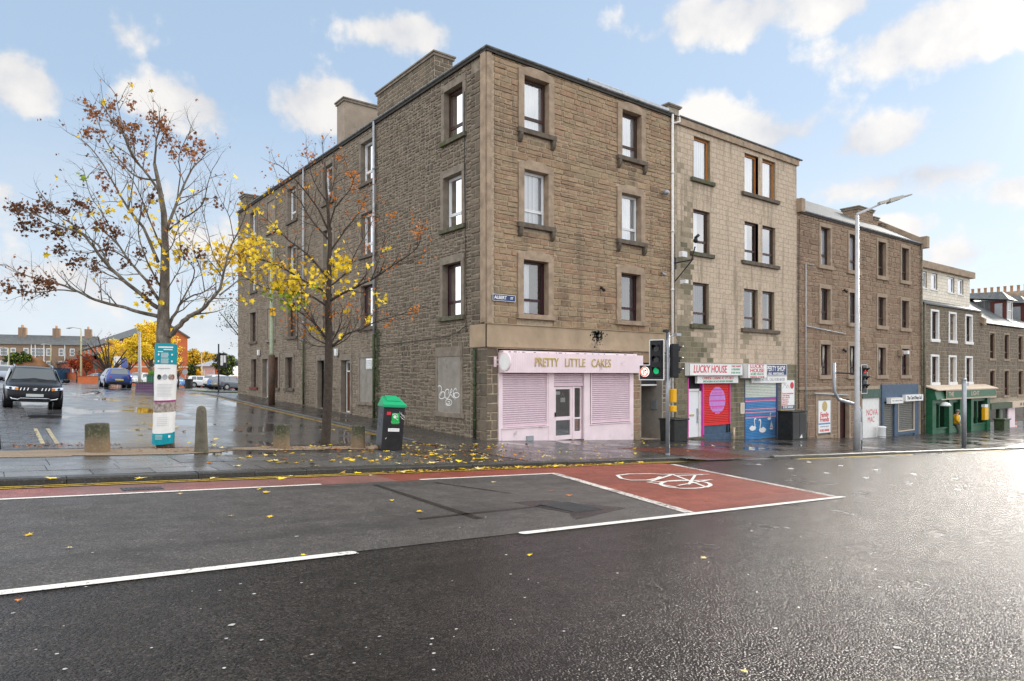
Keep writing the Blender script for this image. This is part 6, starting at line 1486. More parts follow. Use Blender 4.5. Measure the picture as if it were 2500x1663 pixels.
# ---------------- traffic lights
def signal_head(parent, c, ang, lit, board=(-.21,.21), side=None, white=True, zb=None):
    """c: centre top; faces along angle ang (direction of the lenses)"""
    f = Vector((math.cos(ang), math.sin(ang), 0)); s = Vector((-f.y, f.x, 0)); c = Vector(c)
    P = Plane(c, s, f); cz = c.z
    m = MB(); pbox(m, P, -.15, .15, cz-1.0, cz, -.16, .02); hd = m.build('signal_head', 'black_metal', parent, bevel=.02)
    if white:
        m = MB(); w = .022; a, b, z0, z1 = -.24, .24, cz-1.10, cz+.08
        if side is None:
            pbox(m, P, a, b, z0, z1, -.02, -.005); bd = m.build('backing_board', 'black_metal', hd, bevel=.01)
            m = MB(); frame4(m, P, a, b, z0, z1, w, -.022, .0)
        else:
            q = side; z2 = cz-.66
            lo, hi = (a+q, b) if q < 0 else (a, b+q)
            poly = [(a, z1), (b, z1), (b, z0), (lo, z0), (lo, z2), (a, z2)] if q < 0 else [(a, z1), (b, z1), (b, z2), (hi, z2), (hi, z0), (a, z0)]
            m.prism([(u, z) for u, z in poly], Vector((c.x, c.y, 0))+f*(-.02), s, (0,0,1), f*.015); m.build('backing_board', 'black_metal', hd)
            m = MB(); k = len(poly)
            for i in range(k):
                p0 = Vector(poly[i]); p1 = Vector(poly[(i+1) % k]); m.tube([P.p(p0.x, p0.y, .0), P.p(p1.x, p1.y, .0)], .016, 6)
        m.build('white_border', 'plastic_white', hd)
    for i in range(3):
        zc = cz-.17-i*.33; on = lit == i
        m = MB(); m.tube([P.p(0, zc, .02), P.p(0, zc, .03)], .098, 20); m.build('lens', (['lamp_red', 'lens_dark', 'lamp_green_lit'][i] if on else 'lens_dark'), hd)
        m = MB(); n = 14; vs = []     # visor: open hood
        for k in range(n+1):
            a = math.radians(-20+220*k/n); L = .22*max(.25, math.sin(max(0, math.radians(-20+220*k/n))*.98+.05)) if True else .2
            r_ = .115; vs += [P.p(r_*math.cos(a), zc+r_*math.sin(a), .02), P.p(r_*1.0*math.cos(a), zc+r_*math.sin(a)*(.94), .02+L)]
        m.add(vs, [(2*k, 2*k+1, 2*k+3, 2*k+2) for k in range(n)]); v = m.build('visor', 'black_metal', hd, smooth=True)
        sm = v.modifiers.new('thick', 'SOLIDIFY'); sm.thickness = .006
    return hd, P
x, y = 2.62, -5.52; z = gz(x, y)
t = thing('traffic_light', (x, y, z), 'near traffic light on a grey pole showing green with a no right turn sign', 'traffic light')
m = MB(); m.tube([(x,y,z-.05), (x,y,z+3.62)], .06, 16); m.build('pole', 'galv', t, smooth=True)
m = MB(); m.tube([(x,y,z), (x,y,z+.05)], .068, 16); m.tube([(x,y,z+3.55), (x,y,z+3.66)], .065, 16); m.build('collar', 'galv', t)
toC = math.atan2(CAM[1]-y, CAM[0]-x)
hang = toC-R(30)
hx, hy = x+.02+math.cos(toC)*.05+math.cos(toC-math.pi/2)*.33, y+math.sin(toC)*.05+math.sin(toC-math.pi/2)*.33
hd, HP = signal_head(t, (hx, hy, z+3.32), hang, 2, side=-.36)
m = MB(); zc = z+3.32-.86
lx = -.40
m.tube([HP.p(lx, zc, -.0), HP.p(lx, zc, .03)], .15, 22); m.build('sign_box', 'sign_lit_white', hd)
m = MB(); ring = [HP.p(lx+.125*math.cos(a), zc+.125*math.sin(a), .035) for a in lin(0, 2*math.pi, 28)]; m.tube(ring, .018, 6, cap=False); m.tube([HP.p(lx-.10, zc+.09, .038), HP.p(lx+.10, zc-.09, .038)], .013, 6); m.build('no_turn_ring', 'sign_lit_red', hd)
m = MB(); m.tube([HP.p(lx-.03, zc-.09, .034), HP.p(lx-.03, zc+.03, .034), HP.p(lx+.04, zc+.04, .034)], .012, 6); m.add([HP.p(lx+.03,zc+.0,.04), HP.p(lx+.085,zc+.04,.04), HP.p(lx+.03,zc+.08,.04)], [(0,1,2)]); m.build('arrow', 'black_metal', hd)
# second head seen from the back/side on the right of the pole
h2, _ = signal_head(t, (x+.16, y-.18, z+3.28), toC+R(115), 1, white=False)
for zz in (z+2.35, z+3.25): m = MB(); m.tube([(x,y,zz), (hx,hy,zz)], .02, 6); m.build('bracket', 'galv', t)
m = MB(); m.box(x-.20, x-.06, y-.12, y+.02, z+3.62, z+3.70); m.tube([(x-.1,y-.05,z+3.4), (x-.1,y-.05,z+3.64)], .015, 6); m.build('detector', 'black_metal', t); m = MB(); m.box(x+.16, x+.38, y-.2, y-.08, z+3.52, z+3.60); m.tube([(x,y,z+3.45), (x+.2,y-.12,z+3.55)], .015, 6); m.build('detector', 'galv', t)
m = MB(); m.box(x+.07, x+.22, y-.16, y+.0, z+1.55, z+1.95); m.box(x+.07, x+.22, y-.16, y+.0, z+1.27, z+1.45); pb_ = m.build('push_button_box', 'amber', t, bevel=.012)
# lamp post with led lantern
x, y = 13.86, -5.70; z = gz(x, y); TOPZ = 11.2
def sol_top(px, py, x, y): # height of photo pixel above the post at (x, y)
    dx, dy = x-CAM[0], y-CAM[1]; dep = dx*UZ+dy*UX; return CAM[2]+(YHP-py)*dep/FPX
tz = sol_top(2102, 525, x, y)
t = thing('street_lamp', (x, y, z), 'tall pale lamp post with a flat bent lantern before the brown tenement', 'street lamp')
m = MB(); m.tube([(x,y,z-.05), (x,y,z+1.5), (x,y,z+1.6), (x,y,tz)], [.13, .13, .10, .062], 18); m.build('pole', 'pole_white', t, smooth=True)
ax, ay = UX, -UZ
m = MB(); m.tube([(x,y,tz), (x,y,tz+.03), (x+ax*.9,y+ay*.9,tz+.42)], [.055,.05,.04], 10); m.build('arm', 'pole_white', t, smooth=True)
m = MB(); a = Vector((x+ax*.85,y+ay*.85,tz+.38)); b = Vector((x+ax*2.15,y+ay*2.15,tz+.78)); s_ = Vector((UZ*.0-ay, ax, 0))*.17; up = Vector((0,0,.13))
m.hexa([a-s_*.6, b-s_*.5, b+s_*.5, a+s_*.6, a-s_*.6+up, b-s_*.5+up*.4, b+s_*.5+up*.4, a+s_*.6+up]); mid = (a+b)/2; m.hexa([a*.7+b*.3-s_-up*.4, a*.3+b*.7-s_-up*.2, a*.3+b*.7+s_-up*.2, a*.7+b*.3+s_-up*.4, a*.7+b*.3-s_+up, a*.3+b*.7-s_+up*.8, a*.3+b*.7+s_+up*.8, a*.7+b*.3+s_+up]); m.build('lantern', 'lamp_head', t, bevel=.02)
m = MB(); m.box(x-.02, x+.12, y-.14, y-.12, z+.4, z+1.1); m.build('access_door', 'pole_white', t)
# far traffic light pole with hoop and red light
x, y = 14.72, -5.45; z = gz(x, y)
t = thing('traffic_light', (x, y, z), 'traffic light with cranked grey pole showing red behind the tall lamp post', 'traffic light')
m = MB(); w = Vector((-UX, UZ, 0))
p0 = Vector((x, y, z)); m.tube([p0, p0+Vector((0,0,1.5)), p0+w*.12+Vector((0,0,1.78)), p0+w*.9+Vector((0,0,2.0)), p0+w*1.08+Vector((0,0,2.35)), p0+w*1.10+Vector((0,0,3.5))], .065, 12); m.build('pole', 'galv', t, smooth=True)
hh = p0-w*.14+Vector((0,0,3.35)); m = MB(); m.tube([p0+w*1.1+Vector((0,0,3.1)), hh+Vector((0,0,-.3))], .03, 8); m.build('bracket', 'black_metal', t)
toC2 = math.atan2(CAM[1]-y, CAM[0]-x)
signal_head(t, tuple(hh), toC2+R(64), 0)
# plain grey pole further along
x, y = 24.1, -5.95; z = gz(x, y); tz = sol_top(2357, 928, x, y)
t = thing('signal_pole', (x, y, z), 'plain dark grey signal pole on the kerb before the green pub', 'pole'); m = MB(); m.tube([(x,y,z-.05), (x,y,tz)], .10, 14); m.build('pole', 'galv_dark' if 'galv_dark' in MAT else 'galv', t, smooth=True); m = MB(); m.lathe([(.115,0), (.115,.05), (.03,.08)], (x,y,tz), 12); m.box(x+.05, x+.38, y-.08, y+.04, tz-.28, tz-.12); m.build('cap', 'galv', t)
# green side-street lamp post
x, y = -1.95, 16.2; z = gz(x, y); tz = sol_top(660, 590, x, y)
t = thing('street_lamp', (x, y, z), 'slim green lamp post with brown foot and a small yellow plate on the side pavement', 'street lamp')
m = MB(); m.tube([(x,y,z), (x,y,z+2.55)], .16, 14); m.build('foot', 'base_brown', t, smooth=True); m = MB(); m.tube([(x,y,z+2.55), (x,y,z+2.7), (x,y,tz)], [.13,.11,.075], 14); m.build('pole', 'lamp_green', t, smooth=True)
ww = Vector((-UX, UZ, 0)); p0 = Vector((x, y, tz))
m = MB(); m.tube([p0-Vector((0,0,.1)), p0+Vector((0,0,.1))+ww*.05, p0+ww*1.2+Vector((0,0,.25))], .04, 8); m.build('arm', 'lamp_green', t)
m = MB(); a = p0+ww*1.15+Vector((0,0,.2)); b = p0+ww*2.2+Vector((0,0,.32)); s_ = Vector((UZ, UX, 0))*.13; up = Vector((0,0,.09)); m.hexa([a-s_, b-s_*.6, b+s_*.6, a+s_, a-s_+up, b-s_*.6+up*.5, b+s_*.6+up*.5, a+s_+up]); m.build('lantern', 'lamp_head', t)
PL = Plane((x,y-.17,0), (UX,-UZ,0), (-UZ,-UX,0)); m = MB(); pbox(m, PL, -.15, .15, z+4.55, z+4.95, .0, .02); m.build('number_plate', 'amber', t); text('SH', 'lettering', .26, PL, .0, z+4.80, .025, 'box_black', t, bold=.004); text('3', 'lettering', .18, PL, .0, z+4.63, .025, 'box_black', t)
# notice board at the end of the side tenement
x, y = -.75, 31.2; z = gz(x, y)
t = thing('notice_board', (x, y, z), 'black framed notice board on a thin post at the far end of the side pavement', 'notice board'); m = MB(); m.tube([(x,y,z-.1), (x,y,z+3.4)], .05, 8); m.build('post', 'black_metal', t)
PN = Plane((x,y,0), (UX,-UZ,0), (-UZ,-UX,0)); m = MB(); frame4(m, PN, .06, .56, z+1.75, z+2.75, .04, -.02, .05); pbox(m, PN, .06, .56, z+1.75, z+2.75, -.03, -.02); m.build('frame', 'black_metal', t); m = MB(); pbox(m, PN, .12, .3, z+1.9, z+2.6, -.02, .0); pbox(m, PN, .34, .5, z+2.1, z+2.6, -.02, .0); m.build('papers', 'paper', t)
# ================================================================== TREES
def leaf_shape(mb, c, s, rnd, mi=0, flatn=None, maple=True, droop=0):
    """one maple leaf: five points, folded a little along the midrib"""
    if flatn is None: n = Vector((rnd.gauss(0,1), rnd.gauss(0,1), rnd.gauss(0,.7))).normalized()
    else: n = Vector(flatn).normalized()
    u = n.orthogonal().normalized(); u = Matrix.Rotation(rnd.uniform(0, 6.283), 3, n) @ u; v = n.cross(u)
    if maple:
        o = [(0,-.45), (.16,-.28), (.5,-.38), (.32,-.08), (.62,.16), (.26,.16), (.0,.68), (-.26,.16), (-.62,.16), (-.32,-.08), (-.5,-.38), (-.16,-.28)]
        f = [(0,1,2,3,5,6), (0,6,7,9,10,11), (3,4,5), (7,8,9)]
    else:
        o = [(0,-.5), (.28,0), (0,.5), (-.28,0)]; f = [(0,1,2,3)]
    k = rnd.uniform(.1, .5); c = Vector(c)
    mb.add([c+(u*a+v*b+n*abs(a)*k)*s for a, b in o], f, mi)
def px_at(px, py, x0, y0, dd=0):
    """photo pixel -> place on the upright plane through (x0, y0) facing the camera, moved back by dd"""
    dx, dy = x0-CAM[0], y0-CAM[1]; dep = dx*UZ+dy*UX+dd; return at_depth(px, py, dep)
class Tree:
    def __init__(s, seed): s.r = random.Random(seed); s.mb = MB(); s.tips = []; s.nodes = []
    def limb(s, pts, r0, r1, n=8):
        q = smooth3(pts, 3); m = len(q); rad = [r0+(r1-r0)*(i/(m-1))**.8 for i in range(m)]
        for i in range(1, m-1): q[i] = q[i]+Vector((s.r.uniform(-1,1), s.r.uniform(-1,1), s.r.uniform(-1,1)))*rad[i]*.35
        s.mb.tube(q, rad, n); s.nodes.append((q, rad)); return q, rad
    def twig(s, p, d, L, r, lvl, up=.25):
        r_ = s.r; k = 4 if L > .5 else 3; q = [p]; dd = d.normalized()
        for i in range(k):
            dd = (dd+Vector((r_.gauss(0,.16), r_.gauss(0,.16), r_.gauss(0,.12)+up*.22))).normalized(); q.append(q[-1]+dd*L/k)
        rad = [r*(1-.75*i/k) for i in range(k+1)]; s.mb.tube(q, rad, 5 if lvl > 1 else 3, mi=0 if lvl > 1 else 1, cap=False)
        s.tips.append((q[-1], dd))
        if lvl > 0:
            for i in range(1, k+1):
                if r_.random() < .85:
                    side = dd.cross(Vector((r_.gauss(0,1), r_.gauss(0,1), r_.gauss(0,1)))).normalized()
                    s.twig(q[i], (dd*.75+side*r_.uniform(.5,.9)).normalized(), L*r_.uniform(.4,.62), rad[i]*.62, lvl-1, up)
    def dress(s, spacing, Lr, lvl, start=.25, up=.35):
        for q, rad in list(s.nodes):
            m = len(q); acc = 0
            for i in range(int(m*start)+1, m):
                acc += (q[i]-q[i-1]).length
                while acc > spacing:
                    acc -= spacing; d = (q[i]-q[i-1]).normalized(); side = d.cross(Vector((s.r.gauss(0,1), s.r.gauss(0,1), s.r.gauss(0,1)))).normalized()
                    fr = 1-.45*i/m
                    s.twig(q[i], (d*.8+side*.8).normalized(), s.r.uniform(*Lr)*fr, max(.008, min(rad[i]*.5, .024)), lvl, up)
def smooth3(pts, k=3):
    q = [Vector(p) for p in pts]; out = []
    for i in range(len(q)-1):
        p0, p1, p2, p3 = q[max(i-1,0)], q[i], q[i+1], q[min(i+2,len(q)-1)]
        for j in range(k):
            t = j/k; out.append(.5*((2*p1)+(p2-p0)*t+(2*p0-5*p1+4*p2-p3)*t*t+(3*p1-p0-3*p2+p3)*t**3))
    out.append(q[-1]); return out
def cluster(mb, c, n, rad, size, rnd, mi=0, hang=True, stretch=1.0):
    for _ in range(n):
        p = Vector((rnd.gauss(0,1), rnd.gauss(0,1), rnd.gauss(0,1)*stretch))*rad*.55
        leaf_shape(mb, Vector(c)+p, size*rnd.uniform(.6, 1.25), rnd, mi)
def bark_mat():
    m, t, b = new_mat('bark_maple'); q = NB(t); c = q.coord('Object', (1,1,.45)); g = q.coord()
    n = q.noise(c, 5, 8, .7); f = q.noise(g, 45, 6, .7)
    col = q.ramp(n, [(.35, (.06,.045,.034)), (.5, (.13,.105,.08)), (.62, (.24,.21,.165)), (.75, (.34,.31,.25))])
    col = q.mix(q.rng(f, .58, .66, 0, .6), col, (.33,.31,.24)); col = q.mix(q.rng(q.noise(g, 3, 5), .55, .7, 0, .6), col, (.035,.028,.02))
    q.l(col, b.inputs['Base Color']); b.inputs['Roughness'].default_value = .8; q.bump(q.math('ADD', n, f), .9, .02, b); MAT['bark_maple'] = m
bark_mat()
# ---- first tree (wrapped)
T1 = (-9.99, -.95); g1 = gz(*T1)
def L1(lst, dd=(0, 0)): 
    n = len(lst)-1; return [px_at(px, py, *T1, dd[0]+(dd[1]-dd[0])*i/max(1,n)) for i, (px, py) in enumerate(lst)]
tr = Tree(5)
tr.mb.tube([Vector((T1[0],T1[1],g1-.1))]+L1([(402,1060),(401,1000),(400,930),(399,850),(399,806),(399,760),(402,700),(403,630),(403,590),(400,521),(391,468),(384,432),(377,400)]), [.21,.19,.175,.165,.158,.152,.128,.11,.095,.08,.066,.055,.045,.038], 16)
main = [([(377,400),(382,343),(390,307),(388,262)],.035,.008,(0,.2)),
 ([(389,468),(361,428),(321,378),(300,325),(271,289),(246,250)],.042,.008,(0,-.8)), ([(361,428),(336,396),(308,340),(290,270),(283,232)],.025,.006,(-.2,-.6)), ([(384,440),(336,432),(296,396),(264,353),(243,307),(218,246)],.032,.007,(0,1.0)),
 ([(386,640),(350,557),(314,511),(282,457),(250,400),(221,361),(193,336)],.05,.008,(0,.9)), ([(314,511),(325,440),(330,380),(322,320)],.02,.006,(.5,.9)),
 ([(386,752),(332,707),(268,654),(229,604),(200,571),(143,550),(89,525),(36,507)],.065,.008,(0,-1.3)), ([(268,654),(240,600),(190,560),(150,520),(110,485)],.03,.006,(-.6,-.2)),
 ([(388,773),(340,762),(286,746),(232,732),(190,712),(143,693),(100,684),(71,675),(40,662),(14,645)],.06,.008,(0,.8)), ([(190,712),(140,708),(89,714),(45,708),(14,700)],.025,.006,(.4,-.2)),
 ([(389,735),(357,686),(314,636),(286,593),(250,560),(215,510),(179,486)],.05,.007,(0,1.4)), ([(314,636),(270,610),(215,618),(170,612),(135,608)],.025,.005,(.7,-.4)), ([(286,593),(250,520),(222,480),(205,420),(200,405)],.022,.005,(1,1.6)),
 ([(407,560),(429,504),(450,450),(468,414),(490,390),(505,372)],.05,.007,(0,.6)), ([(429,504),(440,430),(437,380),(460,330),(476,318)],.022,.005,(.2,-.4)), ([(411,563),(450,532),(493,500),(507,450),(518,414)],.03,.006,(0,-1.)),
 ([(408,822),(431,803),(456,778),(477,765),(494,755),(511,737),(536,707),(546,664),(557,621),(571,586),(593,543),(606,495)],.085,.009,(0,-.9)), ([(536,721),(571,693),(614,661),(650,640)],.028,.006,(-.7,.1)), ([(546,664),(520,620),(506,560),(495,520)],.022,.005,(-.7,.5)), ([(571,586),(560,530),(545,500),(530,470)],.016,.005,(-.8,-1.2)),
 ([(408,815),(416,786),(434,757),(437,745),(464,725),(500,712),(530,690)],.06,.010,(0,1.)), ([(437,745),(455,715),(475,661),(446,621),(436,557),(440,520)],.028,.006,(.4,1.3)), ([(500,712),(490,660),(470,600),(478,560)],.018,.005,(.8,.2)),
 ([(392,700),(360,640),(338,570),(345,520),(350,470)],.03,.006,(0,-.9)), ([(398,610),(375,560),(352,500),(330,450),(306,415)],.03,.006,(0,-1.2)), ([(402,620),(420,600),(434,560),(460,540),(480,545)],.02,.005,(0,-.7)), ([(400,720),(425,680),(440,650),(436,610)],.02,.005,(0,-.6))]
for lst, r0, r1, dd in main: tr.limb(L1(lst, dd), r0*.82, r1*.9, 7)
tr.dress(.20, (.5, 1.15), 2, .18)
t1 = thing('maple_tree', (T1[0], T1[1], g1), 'larger bare maple wrapped in a teal and white poster, brown clusters and yellow leaves', 'tree')
tr.mb.build('trunk', ['bark_maple', 'twig'], t1, smooth=True)
rnd = random.Random(12); br = MB(); ye = MB()
def z1(x, y): return (x/2.8, 200+y/2.8)
brown = [(900,140,3),(640,210,4),(735,180,4),(800,290,6),(840,330,4),(600,355,3),(915,310,4),(910,390,3),(990,380,2),(1040,240,4),(1100,290,8),(1140,360,5),(1140,430,3),(970,500,3),(1250,470,4),(1370,440,3),(1330,500,3),(1180,500,3),(1320,390,2),(720,700,2),(690,640,2),(130,870,7),(90,860,4),(235,880,6),(150,980,5),(240,970,5),(330,860,4),(430,880,5),(320,1030,3),(400,1030,6),(510,1010,7),(530,830,5),(600,870,3),(690,980,4),(790,1020,5),(415,1150,5),(550,1210,4),(490,1240,3),(650,1270,5),(735,1130,4),(850,1250,3),(960,1170,4),(1260,1160,3),(1370,1170,4),(60,1410,4),(160,1420,4),(250,1360,5),(340,1390,6),(260,1430,3),(1010,1450,4),(1050,1350,3),(150,1310,2),(640,230,2),(960,860,2),(1040,800,3),(825,530,2),(765,745,2),(1480,820,2),(1650,1200,3),(1240,880,1),(700,370,2),(300,800,2),(600,150,1),(780,130,1)]
for (x, y, k) in brown:
    px, py = z1(x, y); c = px_at(px, py, *T1, rnd.uniform(-.7, .7)); cluster(br, c, k*12, .14, .072, rnd, mi=0 if y > 780 else 1, stretch=1.15)
yel = [(820,810,6),(810,915,5),(750,905,4),(600,880,4),(545,990,4),(990,890,5),(1060,880,4),(1000,955,5),(1050,1090,6),(1080,1240,8),(1140,1110,5),(1090,1280,6),(1010,1255,4),(1210,1060,6),(1270,1110,6),(1350,1130,6),(1430,1270,9),(1400,1220,8),(1200,1250,7),(1480,1150,12),(1540,1200,14),(1590,1250,12),(1500,1300,8),(1140,1220,4),(930,1430,3),(1000,1500,5),(1390,1550,7),(1440,1340,5),(1550,1100,10),(1600,1170,12),(1270,960,3),(1260,1000,4),(1670,1230,14),(1700,1180,12),(1560,1420,2),(1670,1460,3),(1720,1500,2),(1620,1150,10),(1480,1220,8),(1640,1300,8),(860,650,2),(830,680,1),(700,860,2),(1050,1470,3),(1640,950,4),(1700,880,4),(1690,1060,5)]
for (x, y, k) in yel:
    px, py = z1(x, y); c = px_at(px, py, *T1, rnd.uniform(-.5, .5)); cluster(ye, c, max(1, int(k*1.25)), .27, .115, rnd, mi=0 if rnd.random() < .8 else 1)
px, py = z1(560, 645); cluster(ye, px_at(px, py, *T1), 7, .16, .15, rnd, 2)
for p, d in tr.tips:      # stray shrivelled leaves on a few twig ends
    if rnd.random() < .05: cluster(br, p, 2, .05, .06, rnd, 1)
    elif rnd.random() < .012: cluster(ye, p, 1, .03, .13, rnd, 0)
b_ = br.build('crown', ['leaf_brown', 'leaf_rust'], t1); b_['label'] = 'shrivelled brown leaf clusters'; b_ = ye.build('crown', ['leaf_yellow', 'leaf_gold', 'leaf_green'], t1); b_['label'] = 'remaining yellow leaves'
# poster wrap round its trunk
def wrap():
    x, y = T1[0]-.03, T1[1]-.05; t = thing('poster_wrap', (x, y, g1), 'teal and white information poster wrapped round the big maple trunk', 'poster')
    bands = [(.10,.36,'teal'), (.36,.40,'paper'), (.40,.86,'paper'), (.86,1.10,'photo_print'), (1.10,1.145,'purple_line'), (1.145,2.00,'paper'), (2.00,2.50,'teal')]
    if 'purple_line' not in MAT: flat('purple_line', (.30,.02,.17), .5, var=.05)
    n = 30; tilt = .03; H = 2.42/2.5
    def ringp(k, z): 
        a = 2*math.pi*k/n; r = .235+.008*math.sin(a*5+z*2)+.004*math.sin(z*9); xx = x+(z-1.2)*.028+r*math.cos(a); yy = y+r*.92*math.sin(a); return (xx, yy, g1+z*H+.02*math.sin(a*1.0+.8)*(1.6-z)*.8)
    m = MB(); mats = sorted({b[2] for b in bands})
    for a, b, c in bands:
        k2 = max(1, int((b-a)/.1)); 
        for i in range(k2):
            z0 = a+(b-a)*i/k2; z1_ = a+(b-a)*(i+1)/k2
            for k in range(n): m.add([ringp(k,z0), ringp(k+1,z0), ringp(k+1,z1_), ringp(k,z1_)], [(0,1,2,3)], mats.index(c))
    o = m.build('sheet', mats, t, smooth=True)
    toc = math.atan2(CAM[1]-y, CAM[0]-x)
    def mark(u, z, pts, mat, name):    # small flat marks laid round the sheet facing the road
        m = MB(); vs = []
        for (a, b) in pts:
            ang = toc+(u+a)/.24; zz = z+b; xx = x+(zz-1.2)*.028+.250*math.cos(ang); yy = y+.250*.92*math.sin(ang); vs.append((xx, yy, g1+zz*H))
        m.add(vs, [tuple(range(len(vs)))]); return m
    mm = MB()
    rr = random.Random(3)
    def bar(u0, u1, z0, z1_, tgt):
        k = 4
        for i in range(k): q = mark(0, 0, [(u0+(u1-u0)*i/k, z0), (u0+(u1-u0)*(i+1)/k, z0), (u0+(u1-u0)*(i+1)/k, z1_), (u0+(u1-u0)*i/k, z1_)], None, ''); tgt.add(q.v, q.f)
    bar(-.17, .15, 2.40, 2.435, mm); bar(-.05, .14, 2.35, 2.375, mm); bar(-.18, -.06, 2.30, 2.318, mm)
    for k in range(5): bar(-.10, .04+rr.uniform(0,.03), 2.27-k*.024, 2.28-k*.024, mm); bar(-.10, .04+rr.uniform(0,.03), 2.13-k*.024, 2.14-k*.024, mm)
    for zc in (2.24, 2.08):
        for uc in (-.155, .13): q = mark(uc, zc, [(.022*math.cos(a), .026*math.sin(a)) for a in lin(0, 5.7, 9)], None, ''); mm.add(q.v, q.f)
    for k in range(4): bar(-.18, -.02, .30-k*.03, .308-k*.03, mm)
    bar(.10, .15, .24, .30, mm); mm.build('printed_text', 'paper', t)
    m3 = MB()
    for k in range(9): bar(-.17, .12+rr.uniform(0,.05), 1.52-k*.035, 1.526-k*.035, m3)
    bar(-.17, .1, 1.90, 1.915, m3)
    for k in range(5): bar(-.15, .07, .72-k*.045, .726-k*.045, m3)
    m3.build('printed_text', 'text_grey', t)
    for (uc, mt) in ((-.13,'bin_black'), (-.005,'galv'), (.11,'photo_print'), (.165,'leaf_rust')):
        q = mark(uc, 1.70, [(.05*math.cos(a), .065*math.sin(a)) for a in lin(0, 5.9, 16)], None, ''); q.build('printed_picture', mt, t)
wrap()
# ---- second tree
T2 = (-5.93, -.68); g2 = gz(*T2)
def L2(lst, dd=(0, 0)): n = len(lst)-1; return [px_at(px, py, *T2, dd[0]+(dd[1]-dd[0])*i/max(1,n)) for i, (px, py) in enumerate(lst)]
def z2(x, y): return (550+x/2.8, 200+y/2.8)
def z3(x, y): return (550+x/3.485, 750+y/3.485)
tr = Tree(9)
tr.mb.tube([Vector((T2[0],T2[1],g2-.1))]+L2([(794,1080),(797,1040),(800,980),(802,920),(803,850),(803,800),(800,760),(803,700),(804,628),(805,575),(800,503),(796,450),(793,396)]), [.17,.14,.125,.12,.115,.11,.10,.085,.072,.062,.055,.042,.032,.02], 14)
m2 = [([z2(*p) for p in ((710,1350),(560,1180),(430,1080),(330,980),(220,890))],.035,.006,(0,.8)), ([z2(*p) for p in ((705,1450),(520,1350),(350,1250),(180,1200),(60,1170))],.038,.006,(0,-.9)), ([z2(*p) for p in ((703,1540),(560,1450),(400,1430),(250,1400),(120,1330),(10,1330))],.035,.006,(0,.5)),
 ([z2(*p) for p in ((703,1010),(640,880),(540,740),(430,620),(350,560),(320,580))],.03,.005,(0,-.6)), ([z2(*p) for p in ((706,1080),(580,930),(500,800),(400,720),(310,715))],.028,.005,(0,1.)), ([z2(*p) for p in ((693,820),(610,690),(570,560),(555,470))],.022,.004,(0,.5)), ([z2(*p) for p in ((665,560),(668,490),(660,410))],.014,.004,(0,.1)),
 ([z2(*p) for p in ((710,1010),(750,860),(850,740),(885,640))],.028,.005,(0,-.7)), ([z2(*p) for p in ((718,1160),(830,1000),(910,900),(965,770))],.032,.005,(0,.8)), ([z2(*p) for p in ((700,880),(740,700),(760,600),(765,500))],.02,.004,(0,.9)),
 ([z2(*p) for p in ((712,1500),(850,1420),(1000,1350),(1150,1250),(1260,1180),(1330,1100),(1325,1000))],.04,.005,(0,-.8)), ([z2(*p) for p in ((1000,1350),(1060,1180),(1090,1060),(1085,950))],.018,.004,(-.5,0)), ([z2(*p) for p in ((710,1400),(830,1300),(900,1150),(960,1050),(1000,960))],.028,.005,(0,1.2)), ([z2(*p) for p in ((1150,1250),(1230,1240),(1310,1190))],.012,.004,(-.6,-.9)),
 ([z3(*p) for p in ((880,330),(820,220),(740,120),(640,50),(560,-20),(480,-90))],.035,.006,(0,.5)), ([z3(*p) for p in ((875,320),(800,290),(730,240),(690,180),(650,140))],.022,.005,(0,-.6)), ([z3(*p) for p in ((870,340),(780,330),(700,300),(640,250))],.018,.005,(0,.6)), ([z3(*p) for p in ((890,340),(960,290),(1050,220),(1150,190),(1270,130),(1400,90),(1530,50),(1640,10))],.035,.005,(0,-.9)), ([z3(*p) for p in ((890,320),(950,220),(990,120),(1000,20),(1080,-60))],.028,.005,(0,.9)), ([z3(*p) for p in ((895,350),(990,300),(1060,240),(1130,120),(1180,0))],.022,.005,(0,.3)), ([z3(*p) for p in ((880,250),(860,120),(890,40),(850,-40))],.02,.005,(0,-.8)), ([z3(*p) for p in ((870,280),(800,180),(700,60),(620,-60))],.025,.005,(0,-1.1))]
for lst, r0, r1, dd in m2: tr.limb(L2(lst, dd), r0, r1, 6)
tr.dress(.15, (.4, .95), 2, .15, .45)
t2 = thing('maple_tree', (T2[0], T2[1], g2), 'smaller maple with bare dark trunk between two stubs, yellow leaves low in its crown', 'tree')
tr.mb.build('trunk', ['bark_dark', 'twig'], t2, smooth=True)
br = MB(); ye = MB(); rnd = random.Random(44)
for _ in range(300):      # the broad yellow skirt on the left
    u = rnd.random(); x = 110+400*u+rnd.gauss(0,22); y = 1090+330*u+rnd.gauss(0,62)
    c = px_at(*z2(x, y), *T2, rnd.uniform(-.9, .9)); leaf_shape(ye, c, rnd.uniform(.08,.135), rnd, 0 if rnd.random() < .82 else 1)
